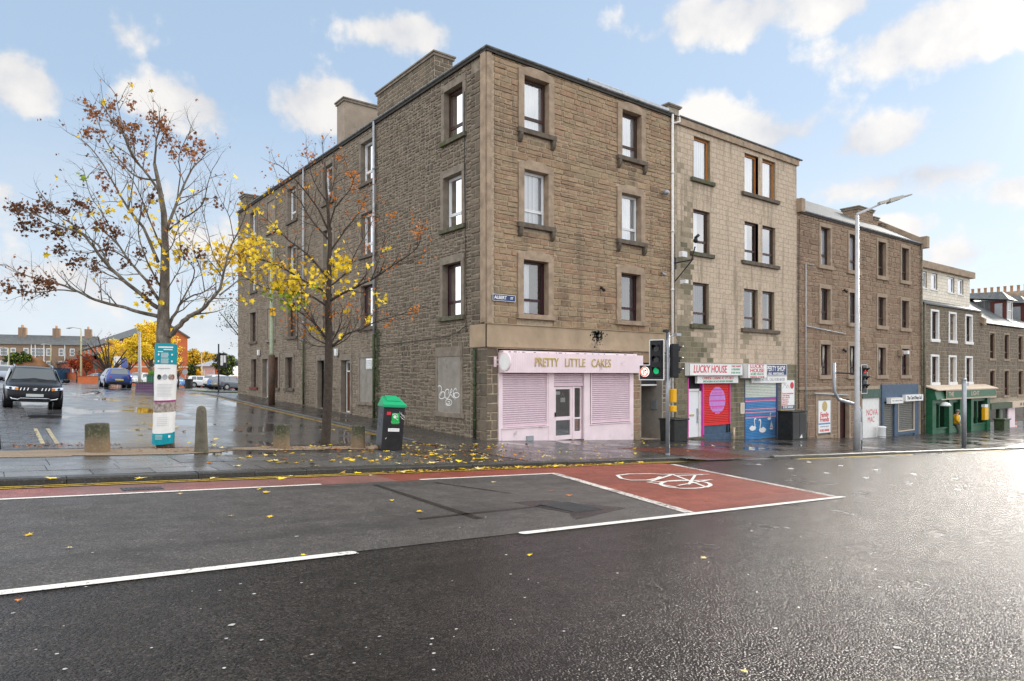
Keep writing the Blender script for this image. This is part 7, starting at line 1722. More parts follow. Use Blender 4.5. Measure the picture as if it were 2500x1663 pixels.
for (cx, cy, sx, sy, n, mi) in ((790,1260,42,62,120,0),(600,1340,50,40,55,0),(430,1480,55,38,75,2),(350,1400,50,30,45,0),(790,1440,40,28,22,0),(240,1100,60,30,35,0),(330,990,35,22,18,0),(340,760,40,40,14,1),(560,1230,40,20,10,1),(640,1420,30,24,18,2),(1060,1490,35,30,16,0),(520,1520,40,22,12,0),(580,720,14,10,3,0),(900,975,10,10,3,0),(990,1250,16,12,5,0),(500,1420,60,40,30,0),(190,1330,30,20,14,0),(130,1470,15,12,5,0),(900,1370,22,16,6,0),(210,890,30,14,7,1),(160,1080,30,40,20,0),(1110,1130,18,12,4,0),(700,1320,20,20,10,0)):
    for _ in range(n): leaf_shape(ye, px_at(*z2(rnd.gauss(cx,sx), rnd.gauss(cy,sy)), *T2, rnd.uniform(-.7,.7)), rnd.uniform(.08,.135), rnd, mi if rnd.random() < .85 else 0)
for (cx, cy, n) in ((740,180,7),(800,210,4),(820,250,3),(1035,35,4),(1240,90,5),(1200,130,3),(985,235,3)):
    for _ in range(n): leaf_shape(ye, px_at(*z3(rnd.gauss(cx,14), rnd.gauss(cy,10)), *T2, rnd.uniform(-.5,.5)), .13, rnd, 0)
for (cx, cy, k) in ((880,640,5),(880,700,3),(940,830,4),(770,510,3),(1325,990,4),(1320,1040,3),(1150,920,3),(560,480,2),(720,650,2),(410,690,2),(320,580,1),(730,800,3),(600,500,2),(1100,940,1),(850,640,2),(1300,1540,2),(930,870,2),(550,710,2)):
    cluster(br, px_at(*z2(cx, cy), *T2, rnd.uniform(-.3,.3)), k*4, .13, .08, rnd, 1)
for (cx, cy, k) in ((890,80,5),(920,60,3),(1590,30,3),(1380,150,2)): cluster(br, px_at(*z3(cx, cy), *T2, 0), k*4, .12, .08, rnd, 1)
for p, d in tr.tips:
    if rnd.random() < .16: cluster(br, p, 2, .04, .055, rnd, 1)
b_ = ye.build('crown', ['leaf_yellow', 'leaf_gold', 'leaf_green'], t2); b_['label'] = 'yellow and lime leaves'; b_ = br.build('crown', ['leaf_brown', 'leaf_orange'], t2); b_['label'] = 'dead orange brown leaves'
# ================================================================== BACKGROUND OF THE SIDE STREET
def spot(px, dep): p = at_depth(px, YHP, dep); return p.x, p.y
def carpaint(name, col):
    if name in MAT: return
    m, t, b = new_mat(name); b.inputs['Base Color'].default_value = (*col, 1); b.inputs['Metallic'].default_value = .25; b.inputs['Roughness'].default_value = .3; b.inputs['Coat Weight'].default_value = 1; b.inputs['Coat Roughness'].default_value = .04
    q = NB(t); c = q.coord(); q.l(q.mix(q.rng(q.noise(c, 60, 3), .62, .75, 0, .25), col, tuple(min(1, v*1.3+.08) for v in col)), b.inputs['Base Color']); MAT[name] = m
for n_, c_ in (('car_black', (.008,.009,.012)), ('car_blue', (.012,.05,.26)), ('car_light_blue', (.05,.16,.42)), ('car_white', (.72,.73,.74)), ('car_silver', (.38,.42,.48)), ('car_grey', (.12,.14,.17)), ('car_red', (.35,.01,.02))): carpaint(n_, c_)
MAT['car_black'].node_tree.nodes['Principled BSDF'].inputs['Coat Weight'].default_value = .15; MAT['car_black'].node_tree.nodes['Principled BSDF'].inputs['Metallic'].default_value = 0; MAT['car_black'].node_tree.nodes['Principled BSDF'].inputs['Specular IOR Level'].default_value = .18
flat('tyre', (.015,.015,.015), .85, var=.3); flat('rim', (.35,.36,.37), .35, metal=.7, var=.2); flat('chrome', (.6,.62,.64), .2, metal=.9, var=.05); flat('tail_red', (.35,.005,.012), .2, var=.1, coat=.6); flat('head_clear', (.55,.62,.70), .1, var=.25, metal=.4, coat=.8); flat('trim_black', (.012,.012,.013), .5, var=.3); flat('plate_white', (.55,.58,.57), .5, var=.05); flat('plate_yellow', (.75,.55,.03), .5, var=.03); flat('indicator', (.6,.22,.03), .3, var=.1)
def carglass():
    m, t, b = new_mat('car_glass'); b.inputs['Base Color'].default_value = (.10,.12,.125,1); b.inputs['Roughness'].default_value = .04; b.inputs['Specular IOR Level'].default_value = .9; b.inputs['Coat Weight'].default_value = .5; MAT['car_glass'] = m
carglass()
PROF = {   # x, z bottom, z belt, z top, half width, half roof width   (front is +x)
 'suv': [(-2.06,.50,.90,.92,.76,.70),(-2.02,.36,.98,1.16,.84,.72),(-1.88,.30,1.02,1.50,.87,.66),(-1.55,.27,1.02,1.585,.885,.655),(-.6,.25,1.01,1.615,.8875,.655),(.15,.25,1.0,1.60,.8875,.65),(.45,.25,.99,1.54,.8875,.635),(1.05,.25,.985,1.07,.8875,.70),(1.15,.25,.975,1.04,.887,.72),(1.7,.26,.93,.985,.875,.70),(1.97,.30,.84,.90,.83,.66),(2.06,.38,.66,.74,.76,.6),(2.085,.44,.56,.62,.72,.55)],
 'hatch': [(-2.02,.45,.78,.80,.72,.66),(-1.98,.32,.90,1.0,.80,.66),(-1.75,.26,.95,1.36,.85,.58),(-1.3,.23,.94,1.43,.865,.58),(-.5,.22,.92,1.455,.866,.585),(.1,.22,.90,1.43,.866,.575),(.4,.22,.89,1.36,.866,.56),(1.05,.22,.88,.97,.866,.66),(1.15,.22,.87,.94,.865,.68),(1.65,.23,.80,.86,.84,.64),(1.92,.28,.68,.75,.78,.58),(2.02,.34,.55,.62,.70,.5)]}
def make_car(kind, x, y, ang, paint, label, group=None, plate_front=False, detail=False, zoff=-.07, sc=1.0):
    z = gz(x, y)+zoff; t = thing('parked_car', (x, y, z), label, 'car', group, rz=ang); t.scale = (sc, sc, sc); e_ = .8; nrm = Vector((-(gz(x+e_,y)-gz(x-e_,y))/(2*e_), -(gz(x,y+e_)-gz(x,y-e_))/(2*e_), 1)).normalized()
    t.rotation_euler = (Vector((0,0,1)).rotation_difference(nrm).to_matrix() @ Matrix.Rotation(ang, 3, 'Z')).to_euler()
    st = PROF[kind]; mb = MB(); secs = []
    for (X, zb, zl, zt, w, wr) in st:
        zm = (zb+zl)/2; h = [(0,zb), (w*.86,zb), (w*.96,zb+.07), (w,zm), (w*.985,zl-.04), (w*.955,zl), (wr+.04,zt-.05*(zt-zl)-.02), (wr-.05,zt+.005), (0,zt+.025)]
        secs.append([(X, a, b) for a, b in h]+[(X, -a, b) for a, b in h[-2:0:-1]])
    n = len(secs[0]); vs = [v for s_ in secs for v in s_]
    mb.add(vs, [(i*n+k, (i+1)*n+k, (i+1)*n+(k+1) % n, i*n+(k+1) % n) for i in range(len(secs)-1) for k in range(n)]+[tuple(range(n)), tuple(range((len(secs)-1)*n, len(secs)*n))[::-1]])
    body = mb.build('body', paint, t, smooth=True, world=False)
    sd = body.modifiers.new('sub', 'SUBSURF'); sd.levels = 1; sd.render_levels = 1
    def P(i, k): return Vector(secs[i][k])
    def glasspatch(name, a, b, c, d, inset=.08, off=.012, mat='car_glass'):
        cen = (a+b+c+d)/4; nn = (b-a).cross(d-a).normalized()
        if nn.dot(cen-Vector((0,0,.6))) < 0: nn = -nn
        q = [p.lerp(cen, inset)+nn*off for p in (a, b, c, d)]; m = MB(); m.add(q, [(0,1,2,3)]); g = m.build(name, mat, t, world=False)
        s2 = g.modifiers.new('thick', 'SOLIDIFY'); s2.thickness = .012; s2.offset = 0; return g
    iw = next(i for i, s_ in enumerate(st) if s_[0] >= 1.0); it = iw-1
    b1 = Vector((st[iw][0]-.02, 0, st[iw][3])); 
    wf, wt = st[iw][5], st[it][5]
    glasspatch('windscreen', Vector((st[iw][0]-.05,wf+.02,st[iw][3]+.03)), Vector((st[iw][0]-.05,-wf-.02,st[iw][3]+.03)), Vector((st[it][0]+.0,-wt+.04,st[it][3]+.01)), Vector((st[it][0]+.0,wt-.04,st[it][3]+.01)), .04, .018)
    glasspatch('rear_window', Vector((st[1][0]+.02,.60,st[1][3]-.02)), Vector((st[1][0]+.02,-.60,st[1][3]-.02)), Vector((st[2][0]+.02,-st[2][5]+.08,st[2][3]-.03)), Vector((st[2][0]+.02,st[2][5]-.08,st[2][3]-.03)), .04, .03)
    for sg in (1, -1):
        for (x0, x1) in ((-1.62,-.98), (-.92,-.08), (-.02,.92)):
            def at(xx, top):
                for i in range(len(st)-1):
                    if st[i][0] <= xx <= st[i+1][0]:
                        f = (xx-st[i][0])/(st[i+1][0]-st[i][0]); zl = st[i][2]*(1-f)+st[i+1][2]*f; zt = st[i][3]*(1-f)+st[i+1][3]*f; w = st[i][4]*(1-f)+st[i+1][4]*f; wr = st[i][5]*(1-f)+st[i+1][5]*f
                        return Vector((xx, sg*(w*.95+(wr+.045-w*.95)*(.88 if top else .06)), zl+(zt-zl)*(.84 if top else .05)))
            x1t = min(x1, st[it][0]+.02) if x1 > .5 else x1
            glasspatch('side_window', at(x0, 0), at(x1, 0), at(x1t, 1), at(x0+(.12 if x0 < -1.5 else 0), 1), .03, .012)
    r = .34 if kind == 'suv' else .31; wb = 1.25 if kind == 'suv' else 1.27
    for X in (-wb, wb):
        for sg in (1, -1):
            w = st[5][4]; m = MB(); m.tube([(X, sg*(w-.24), r), (X, sg*(w-.015), r), (X, sg*(w+.005), r)], [r, r, r*.93], 24); wh = m.build('wheel', 'tyre', t, world=False)
            m = MB(); m.tube([(X, sg*(w-.01), r), (X, sg*(w+.012), r)], [r*.66, r*.62], 20); m.build('rim', 'rim', wh, world=False)
            m = MB(); m.tube([(X, sg*(w-.28), r+.03), (X, sg*(w+.002), r+.03)], r*1.17, 24); m.build('wheel_arch', 'trim_black', t, world=False)
    xf, xr = st[-1][0], st[0][0]; S_ = 1 if kind == 'suv' else .9
    def bx(name, mat, x0, x1, y0, y1, z0, z1, bev=.015, both=False):
        for sg in ((1, -1) if both else (1,)):
            m = MB(); m.box(x0, x1, sg*y0, sg*y1, z0, z1); o = m.build(name, mat, t, world=False, bevel=bev)
        return o
    # rear
    for sg in (1, -1):
        m = MB(); m.hexa([(xr-.01,sg*.50,.80*S_), (xr+.30,sg*.80,.82*S_), (xr+.30,sg*.80,1.0*S_), (xr+.02,sg*.50,.96*S_), (xr-.03,sg*.52,.81*S_), (xr+.25,sg*.87,.83*S_), (xr+.25,sg*.86,.99*S_), (xr-.01,sg*.52,.95*S_)]); m.build('tail_light', 'tail_red', t, world=False, bevel=.01)
    bx('number_plate', 'plate_yellow', xr-.035, xr-.02, -.26, .26, .62*S_, .73*S_, .003)
    bx('rear_bumper', 'trim_black', xr-.03, xr+.1, -.66, .66, .30, .44)
    # front
    if not detail:
        for sg in (1, -1): m = MB(); m.hexa([(xf-.05,sg*.42,.60*S_), (xf-.33,sg*.78,.66*S_), (xf-.33,sg*.78,.82*S_), (xf-.08,sg*.42,.70*S_), (xf-.0,sg*.42,.60*S_), (xf-.26,sg*.83,.66*S_), (xf-.28,sg*.82,.82*S_), (xf-.05,sg*.42,.71*S_)]); m.build('headlight', 'head_clear', t, world=False, bevel=.01)
        bx('grille', 'trim_black', xf-.06, xf+.015, -.38, .38, .60*S_, .70*S_); bx('number_plate', 'plate_white', xf, xf+.02, -.26, .26, .46, .56, .003); bx('front_bumper', 'trim_black', xf-.12, xf+.005, -.6, .6, .30, .42)
    else:
        PF = Plane((0,0,0), (0,1,0), (1,0,0))
        for sg in (1, -1):
            m = MB(); m.hexa([(1.99,sg*.50,.735), (1.70,sg*.80,.80), (1.68,sg*.80,.885), (1.95,sg*.50,.85), (2.10,sg*.50,.735), (1.99,sg*.86,.79), (1.95,sg*.86,.89), (2.065,sg*.50,.865)]); hl = m.build('headlight', 'head_clear', t, world=False, bevel=.012)
            m = MB(); m.hexa([(2.0,sg*.50,.745), (1.95,sg*.60,.755), (1.94,sg*.60,.84), (1.98,sg*.50,.84), (2.115,sg*.49,.745), (2.085,sg*.60,.755), (2.065,sg*.60,.85), (2.085,sg*.49,.85)]); m.build('indicator', 'indicator', hl, world=False)
            m = MB(); m.tube([(1.95,sg*.72,.825), (2.055,sg*.72,.825)], .04, 14); m.build('lamp_projector', 'lens_dark', hl, world=False)
            m = MB(); m.tube([(1.98,sg*.62,.50), (2.04,sg*.62,.50)], .07, 14); m.build('fog_lamp', 'lens_dark', t, world=False); m = MB(); m.tube([(2.03,sg*.62,.50), (2.046,sg*.62,.50)], .045, 14); m.build('fog_lens', 'head_clear', t, world=False)
            m = MB(); m.tube([(1.93,sg*.80,.64), (2.01,sg*.75,.52), (2.06,sg*.66,.41), (2.10,sg*.48,.385), (2.12,sg*.42,.44)], [.02,.022,.03,.022,.015], 8); m.build('bumper_trim', 'chrome', t, world=False)
            m = MB(); m.lathe([(.02,-.08), (.10,-.06), (.12,0), (.10,.07), (.02,.09)], (.72, sg*1.03, 1.10), 12); m.tube([(.78,sg*.88,1.03), (.74,sg*1.0,1.07)], .03, 8); m.build('door_mirror', paint, t, world=False, smooth=True)
            m = MB(); m.tube([(-1.5,sg*.60,1.60), (-1.3,sg*.605,1.66), (0,sg*.60,1.68), (.3,sg*.59,1.60)], .018, 8); m.build('roof_rail', 'chrome', t, world=False)
        m = MB(); m.hexa([(1.99,-.50,.735), (1.99,.50,.735), (1.95,.50,.85), (1.95,-.50,.85), (2.075,-.50,.735), (2.075,.50,.735), (2.04,.50,.855), (2.04,-.50,.855)]); gr = m.build('grille', 'trim_black', t, world=False, bevel=.01)
        m = MB()
        for u in (-.42,-.32,-.21,.21,.32,.42): m.hexa([(2.08,u-.028,.745), (2.08,u+.0,.745), (2.045,u+.028,.845), (2.045,u-.0,.845), (2.092,u-.028,.745), (2.092,u+.0,.745), (2.057,u+.028,.845), (2.057,u-.0,.845)])
        m.build('grille_bars', 'chrome', gr, world=False)
        m = MB(); m.add([(2.095,-.085,.80),(2.090,.02,.845),(2.093,.075,.825),(2.094,-.0,.795),(2.095,.085,.79),(2.10,-.02,.745),(2.098,-.075,.765),(2.097,.0,.79)], [(0,1,2,3),(4,5,6,7)]); em = m.build('emblem', 'chrome', gr, world=False); sm = em.modifiers.new('t', 'SOLIDIFY'); sm.thickness = .01
        bx('number_plate', 'plate_white', 2.10, 2.115, -.26, .26, .50, .61, .003); bx('lower_grille', 'trim_black', 1.95, 2.075, -.50, .50, .30, .46); m = MB(); m.tube([(2.11,-.42,.44), (2.125,-.38,.44), (2.125,.38,.44), (2.11,.42,.44)], .016, 8); m.build('skid_trim', 'chrome', t, world=False)
        m = MB(); m.tube([(1.13,.1,1.09), (1.02,.62,1.16)], .008, 5); m.tube([(1.13,-.1,1.09), (1.10,-.62,1.12)], .008, 5); m.build('wiper', 'trim_black', t, world=False)
        m = MB(); m.box(.3, .35, -.5, .5, 1.42, 1.44); m.build('sun_strip', 'trim_black', t, world=False)
    if not detail:
        for sg in (1, -1): m = MB(); m.lathe([(.02,-.06), (.08,-.04), (.10,0), (.08,.05), (.02,.07)], (.70, sg*(st[5][4]+.12), 1.0*S_+.02), 10); m.build('door_mirror', paint, t, world=False, smooth=True)
    return t
north = math.atan2(1, 0)
make_car('suv', -12.05, 13.32, -north, 'car_black', 'black compact SUV facing the camera at the left kerb', detail=True, zoff=-.065).scale = (1, 1, .92)
c_ = make_car('hatch', -6.05, 39.1, north+.0, 'car_blue', 'dark blue hatchback seen from behind, nearest car beyond the black SUV', zoff=-.02)
cf = math.atan2(UX, UZ)           # heading straight away from the camera
pk_g = 'cars parked beyond the side street'
for (kind, px, dep, ang, paint, lab, zo) in [
    ('hatch', 172, 135, cf+R(95), 'car_blue', 'small blue car side on, far off behind the black SUV', 0), ('hatch', 128, 128, cf+R(190), 'car_red', 'red car half hidden behind the roof of the black SUV', 0), ('hatch', 236, 100, cf+R(80), 'car_white', 'white car behind the low orange brick wall left of the dark tree', 0),
    ('suv', 339, 82, cf+R(182), 'car_white', 'white car facing the camera just right of the dark blue hatchback', 0), ('hatch', 428, 90, cf-R(8), 'car_light_blue', 'light blue hatchback seen from behind right of the wrapped tree', 0),
    ('suv', 479, 104, cf-R(62), 'car_silver', 'silver estate behind the black bin, angled to the right', 0), ('suv', 492, 93, cf-R(48), 'car_white', 'white crossover right of the black bin showing its rear wheel', 0), ('hatch', 512, 97, cf+R(150), 'car_grey', 'dark grey car between the white crossover and the white people carrier', 0),
    ('suv', 537, 84, cf-R(22), 'car_white', 'tall white people carrier seen from behind in the car park', .12), ('hatch', 549, 77, cf-R(20), 'car_light_blue', 'small mid blue hatchback partly hiding the white people carrier', 0), ('hatch', 566, 72, cf-R(30), 'car_grey', 'grey car beside the notice board post at the tenement corner', 0), ('hatch', 5, 60, cf+R(100), 'car_silver', 'silver car at the extreme left edge behind the black SUV', 0)]:
    x, y = spot(px, dep); make_car(kind, x, y, ang, paint, lab, pk_g, zoff=zo)
# ---- planters, bin, posts
def planter(px, dep, w, h, mat, base, label, plants=None):
    x, y = spot(px, dep); z = gz(x, y); t = thing('planter', (x, y, z), label, 'planter')
    P = Plane((x,y,0), (UX,-UZ,0), (-UZ,-UX,0)); m = MB(); pbox(m, P, -w/2, w/2, z-.1, z+h, -w*.8, 0); m.build('tub', mat, t, bevel=.02)
    m = MB(); k = int(w/.16)
    for i in range(k):
        for j in range(int(h/.16)): u = -w/2+.08+i*(w-.1)/k; v = z+.10+j*.15; pbox(m, P, u, u+.085, v, v+.085, .0, .012)
    m.build('hole_pattern', base, t); m = MB(); pbox(m, P, -w/2-.03, w/2+.03, z+h, z+h+.06, -w*.8-.03, .03); m.build('rim', 'timber_grey', t); m = MB(); pbox(m, P, -w/2, w/2, z, z+.10, 0, .02); m.build('base_band', mat, t)
    if plants:
        m = MB(); r = random.Random(int(px))
        for _ in range(260): u = r.uniform(-w/2, w/2); a = P.p(u, z+h, r.uniform(-w*.6,-.05)); b = a+Vector((r.gauss(0,.1), r.gauss(0,.1), r.uniform(.15,.5))); d = Vector((r.gauss(0,1), r.gauss(0,1), 0)).normalized()*.02; m.add([a-d, a+d, b], [(0,1,2)])
        m.build('foliage', plants, t)
flat('planter_green', (.06,.22,.13), .5, var=.15); flat('planter_purple', (.17,.10,.17), .6, var=.2); flat('plant_green', (.12,.30,.02), .6, var=.3); flat('purple_dark', (.07,.03,.07), .6)
planter(357, 42.0, 1.35, .50, 'planter_purple', 'purple_dark', 'low purple square planter left of the wrapped tree'); planter(375, 46.5, 1.0, .98, 'planter_green', 'green_dark', 'taller green planter full of bright grass behind the purple one', 'plant_green'); planter(417, 45, .35, .5, 'car_light_blue', 'car_blue', 'edge of a blue planter just right of the wrapped tree')
x, y = spot(461, 74); z = gz(x, y); t = thing('litter_bin', (x, y, z), 'small black bin on the grass verge before the silver estate', 'bin'); m = MB(); m.lathe([(.36,0), (.40,.1), (.42,.85), (.44,.9), (.44,1.0), (.3,1.02)], (x,y,z), 14); m.build('body', 'box_black', t, smooth=False); m = MB(); m.lathe([(.45,.86), (.46,.94)], (x,y,z), 14); m.build('rim', 'bin_black', t)
flat('pole_grey', (.36,.36,.36), .5, var=.15)
def bg_lamp(px, dep, ytop, r, mat, label, arm=0, headpx=None):
    x, y = spot(px, dep); z = gz(x, y); zt = CAM[2]+(YHP-ytop)*dep/FPX; t = thing('street_lamp', (x, y, z), label, 'street lamp'); m = MB(); m.tube([(x,y,z-.2), (x,y,z+(zt-z)*.25), (x,y,zt)], [r, r*.9, r*.5], 10); m.build('pole', mat, t, smooth=True)
    if arm: m = MB(); m.tube([(x,y,zt-.05), (x+UX*arm,y-UZ*arm,zt+.15)], r*.35, 6); a = Vector((x+UX*arm*1.0, y-UZ*arm*1.0, zt+.12)); b = a+Vector((UX,-UZ,.12))*(.9 if arm > 0 else -.9); m.tube([a, (a+b)/2, b], [.05,.14,.05], 8); m.build('lantern', 'lamp_head', t)
    else: m = MB(); m.lathe([(r*.7,0), (r*.6,.15), (.02,.2)], (x,y,zt), 8); m.build('cap', 'galv', t)
bg_lamp(198, 96, 802, .16, 'lamp_yellowish', 'tall yellowish lamp post beside the low orange brick wall', -1.2); bg_lamp(341, 62, 815, .17, 'pole_grey', 'thick pale tapering pole behind the dark blue hatchback'); bg_lamp(21, 110, 850, .12, 'lamp_yellowish', 'thin lamp post at the far left above the black SUV', -.8); bg_lamp(124, 125, 842, .12, 'lamp_yellowish', 'thin lamp post before the brown mound', -.9); bg_lamp(492, 110, 862, .13, 'pole_white', 'thin white post in front of the house with the blue grey roof')
# ---- orange brick flats
OB = thing('brick_flats', (6, 90, 0), 'long orange brick block of flats with a dark roof behind the yellow trees', 'building')
m = MB(); x0, x1, y0, y1, ze, zr, xr = 2.6, 9.4, 88.9, 185, 7.9, 10.15, 6.0
m.add([(x0,y0,-2), (x1,y0,-2), (x1,y0,ze), (xr,y0,zr), (x0,y0,ze)], [(0,1,2,3,4)]); m.add([(x0,y0,-2), (x0,y0,ze), (x0,y1,ze), (x0,y1,-2)], [(0,1,2,3)]); m.add([(x1,y0,-2), (x1,y1,-2), (x1,y1,ze), (x1,y0,ze)], [(0,1,2,3)]); m.add([(x0,y1,-2),(x0,y1,ze),(xr,y1,zr),(x1,y1,ze),(x1,y1,-2)], [(0,1,2,3,4)]); m.build('wall', 'brick_orange', OB)
m = MB(); m.add([(x0-.35,y0-.3,ze-.15), (xr,y0-.3,zr+.08), (xr,y1,zr+.08), (x0-.35,y1,ze-.15)], [(0,1,2,3)]); m.add([(x1+.35,y0-.3,ze-.15), (x1+.35,y1,ze-.15), (xr,y1,zr+.08), (xr,y0-.3,zr+.08)], [(0,1,2,3)]); rf = m.build('roof', 'slate', OB); sm = rf.modifiers.new('t', 'SOLIDIFY'); sm.thickness = .2
m = MB(); m.box(x0-.05, x1+.05, y0-.06, y0-.005, 3.3, 3.5); m.box(x0-.06, x0-.005, y0-.05, y1, 3.3, 3.5); m.build('string_course', 'band_cream', OB)
for k in range(12):
    for zz in (1.4, 4.4, 6.2):
        m = MB(); yy = 93+k*7.5; m.box(x0-.06, x0-.005, yy, yy+2.4, zz, zz+1.3); w_ = m.build('window', 'white_paint', OB); m = MB(); m.box(x0-.09, x0-.06, yy+.15, yy+2.25, zz+.15, zz+1.15); m.build('pane', 'car_glass', w_)
m = MB(); m.box(5.2, 6.2, y0-.08, y0-.005, .2, 2.4); m.build('door', 'brick_orange_dark', OB)
OC = thing('brick_wing', (1, 120, 0), 'lower orange brick wing with a pale eaves line behind the dark bare tree', 'building')
m = MB(); m.box(-1.5, 2.5, 118, 178, -2, 4.9); m.build('wall', 'brick_orange_dark', OC); m = MB(); m.hexa([(-1.9,117.6,4.7), (2.6,117.6,6.3), (2.6,178,6.3), (-1.9,178,4.7), (-1.9,117.6,4.95), (2.6,117.6,6.5), (2.6,178,6.5), (-1.9,178,4.95)]); m.build('roof', 'slate', OC)
for k in range(8): m = MB(); yy = 121+k*7; m.box(-1.58, -1.5, yy, yy+2, 2.0, 3.6); m.build('window', 'white_paint', OC)
# ---- long stone tenement row at the far left
pA = at_depth(-30, YHP, 146); pB = at_depth(235, YHP, 155); U_ = Vector((pB.x-pA.x, pB.y-pA.y, 0)); Lr = U_.length; U_.normalize(); N_ = Vector((U_.y, -U_.x, 0)); PR = Plane((pA.x, pA.y, 0), U_, N_)
TR = thing('tenement_row', (pA.x, pA.y, 1), 'distant brown stone tenement row with grey slate roof beyond the mound', 'tenement')
m = MB(); m.add([PR.p(0,0,0), PR.p(Lr,0,0), PR.p(Lr,9.1,0), PR.p(0,9.1,0)], [(0,1,2,3)]); m.add([PR.p(0,0,-9), PR.p(Lr,0,-9), PR.p(Lr,9.1,-9), PR.p(0,9.1,-9)], [(0,1,2,3)]); m.add([PR.p(Lr,0,0), PR.p(Lr,0,-9), PR.p(Lr,9.1,-9), PR.p(Lr,11,-4.5), PR.p(Lr,9.1,0)], [(0,1,2,3,4)]); m.build('wall', 'stone_row' if 'stone_row' in MAT else 'stone_far', TR)
m = MB(); m.add([PR.p(-.2,9.0,.4), PR.p(Lr+.2,9.0,.4), PR.p(Lr+.2,11.3,-4.5), PR.p(-.2,11.3,-4.5), PR.p(-.2,9.0,-9.4), PR.p(Lr+.2,9.0,-9.4)], [(0,1,2,3), (3,2,5,4)]); m.build('roof', 'slate', TR)
def rowu(px):  # photo x -> distance along the row
    best = min(range(0, int(Lr*10)), key=lambda k: abs(CXP+FPX*(((PR.p(k/10,0).x-CAM[0])*UX-(PR.p(k/10,0).y-CAM[1])*UZ)/((PR.p(k/10,0).x-CAM[0])*UZ+(PR.p(k/10,0).y-CAM[1])*UX))-px)); return best/10
for px in (46, 131, 211):
    u = rowu(px); m = MB(); pbox(m, PR, u-.7, u+.7, 10, 12.9, -5.5, -3.4); ch = m.build('chimney', 'stone_far', TR)
    m = MB()
    for k in range(4): m.lathe([(.16,0), (.14,.6)], tuple(PR.p(u, 12.9, -3.6-k*.5)), 8)
    m.build('chimney_pots', 'terracotta', ch)
for (px, w) in ((6,1.3),(13,1.3),(32,1.5),(64,1.5),(81,1.1),(88,1.1),(95,1.1),(103,1.1),(119,1.5),(149,1.5),(176,1.4)):
    u = rowu(px)
    for z in (1.2, 3.7, 6.5):
        w = .95; m = MB(); pbox(m, PR, u-w/2, u+w/2, z, z+1.7, 0, .06); w_ = m.build('window', 'white_paint', TR); m = MB(); pbox(m, PR, u-w/2+.17, u+w/2-.17, z+.2, z+.8, .06, .09); pbox(m, PR, u-w/2+.17, u+w/2-.17, z+.92, z+1.5, .06, .09); m.build('pane', 'car_glass', w_)
for px in (77, 86, 107, 159):
    u = rowu(px); m = MB(); pbox(m, PR, u-.09, u+.09, .5, 9, .05, .2); m.build('downpipe', 'plastic_white', TR)
# ---- mound, hoarding, walls, house
pm = at_depth(72, YHP, 124); mb = MB(); n, k = 40, 12; vs = []; rnd = random.Random(7)
A1 = Vector((UX,-UZ,0)); A2 = Vector((UZ,UX,0))
for j in range(k+1):
    for i in range(n):
        a = 2*math.pi*i/n; f = j/k; rr = 1-f; hgt = 5.6*(1-(1-f)**2)*(.9+.1*math.sin(a*3)) if f < 1 else 5.6
        p = Vector((pm.x, pm.y, 0))+A1*(rr*5.6*math.cos(a)*(1.0+.08*rnd.uniform(-1,1))-(.8*f))+A2*(rr*5*math.sin(a)); vs.append((p.x, p.y, .3+hgt))
mb.add(vs, [(j*n+i, j*n+(i+1) % n, (j+1)*n+(i+1) % n, (j+1)*n+i) for j in range(k) for i in range(n)]); o = mb.build('soil_mound', 'soil', smooth=True); struct(o)
pa = at_depth(-25, YHP, 98); pb2 = at_depth(172, YHP, 119); t = thing('hoarding', (pa.x, pa.y, 1), 'long blue site hoarding in front of the brown mound', 'hoarding')
Uh = Vector((pb2.x-pa.x, pb2.y-pa.y, 0)); Lh = Uh.length; Uh.normalize(); PH = Plane((pa.x,pa.y,0), Uh, Vector((Uh.y,-Uh.x,0))); m = MB(); pbox(m, PH, 0, Lh, 0, 3.35, -.06, 0); m.build('boards', 'hoarding', t)
m = MB(); pbox(m, PH, 0, Lh, 3.33, 3.42, -.1, .05); m.build('top_rail', 'blue_paint', t); 
def brickwall(px0, d0, px1, d1, h, label, mat='brick_orange'):
    a = at_depth(px0, YHP, d0); b = at_depth(px1, YHP, d1); U = Vector((b.x-a.x, b.y-a.y, 0)); L = U.length; U.normalize(); z = min(gz(a.x,a.y), gz(b.x,b.y)); P = Plane((a.x,a.y,0), U, Vector((U.y,-U.x,0)))
    t = thing('brick_wall', (a.x, a.y, z), label, 'wall'); m = MB(); pbox(m, P, 0, L, z-.5, z+h, -.25, 0); m.build('brickwork', mat, t); m = MB(); pbox(m, P, -.03, L+.03, z+h, z+h+.08, -.30, .05); m.build('coping', 'brick_orange_dark', t)
brickwall(162, 118, 193, 112, 1.25, 'short low orange brick wall left of the yellowish lamp post'); brickwall(190, 92, 246, 92, .95, 'low orange brick wall between the yellowish lamp post and the blue hatchback'); brickwall(455, 112, 576, 104, 1.85, 'long red brick wall behind the parked cars')
t = thing('stone_pillar', (*spot(252, 88), 1), 'mossy stone gate pillar left of the dark blue hatchback', 'pillar'); x, y = spot(248, 86); z = gz(x, y); m = MB(); m.box(x-.35, x+.35, y-.3, y+.3, z-.2, z+1.5); m.build('shaft', 'concrete', t, bevel=.05); m = MB(); m.box(x-.4, x+.4, y-.36, y+.36, z+1.5, z+1.62); m.build('cap', 'concrete', t)
HS_ = thing('bungalow', (*spot(515, 135), 1), 'low house with a blue grey roof beyond the red brick wall', 'house'); a = at_depth(482, YHP, 135); b = at_depth(552, YHP, 135); U = Vector((UX,-UZ,0)); P = Plane((a.x,a.y,0), U, Vector((-UZ,-UX,0))); L = (b-a).length
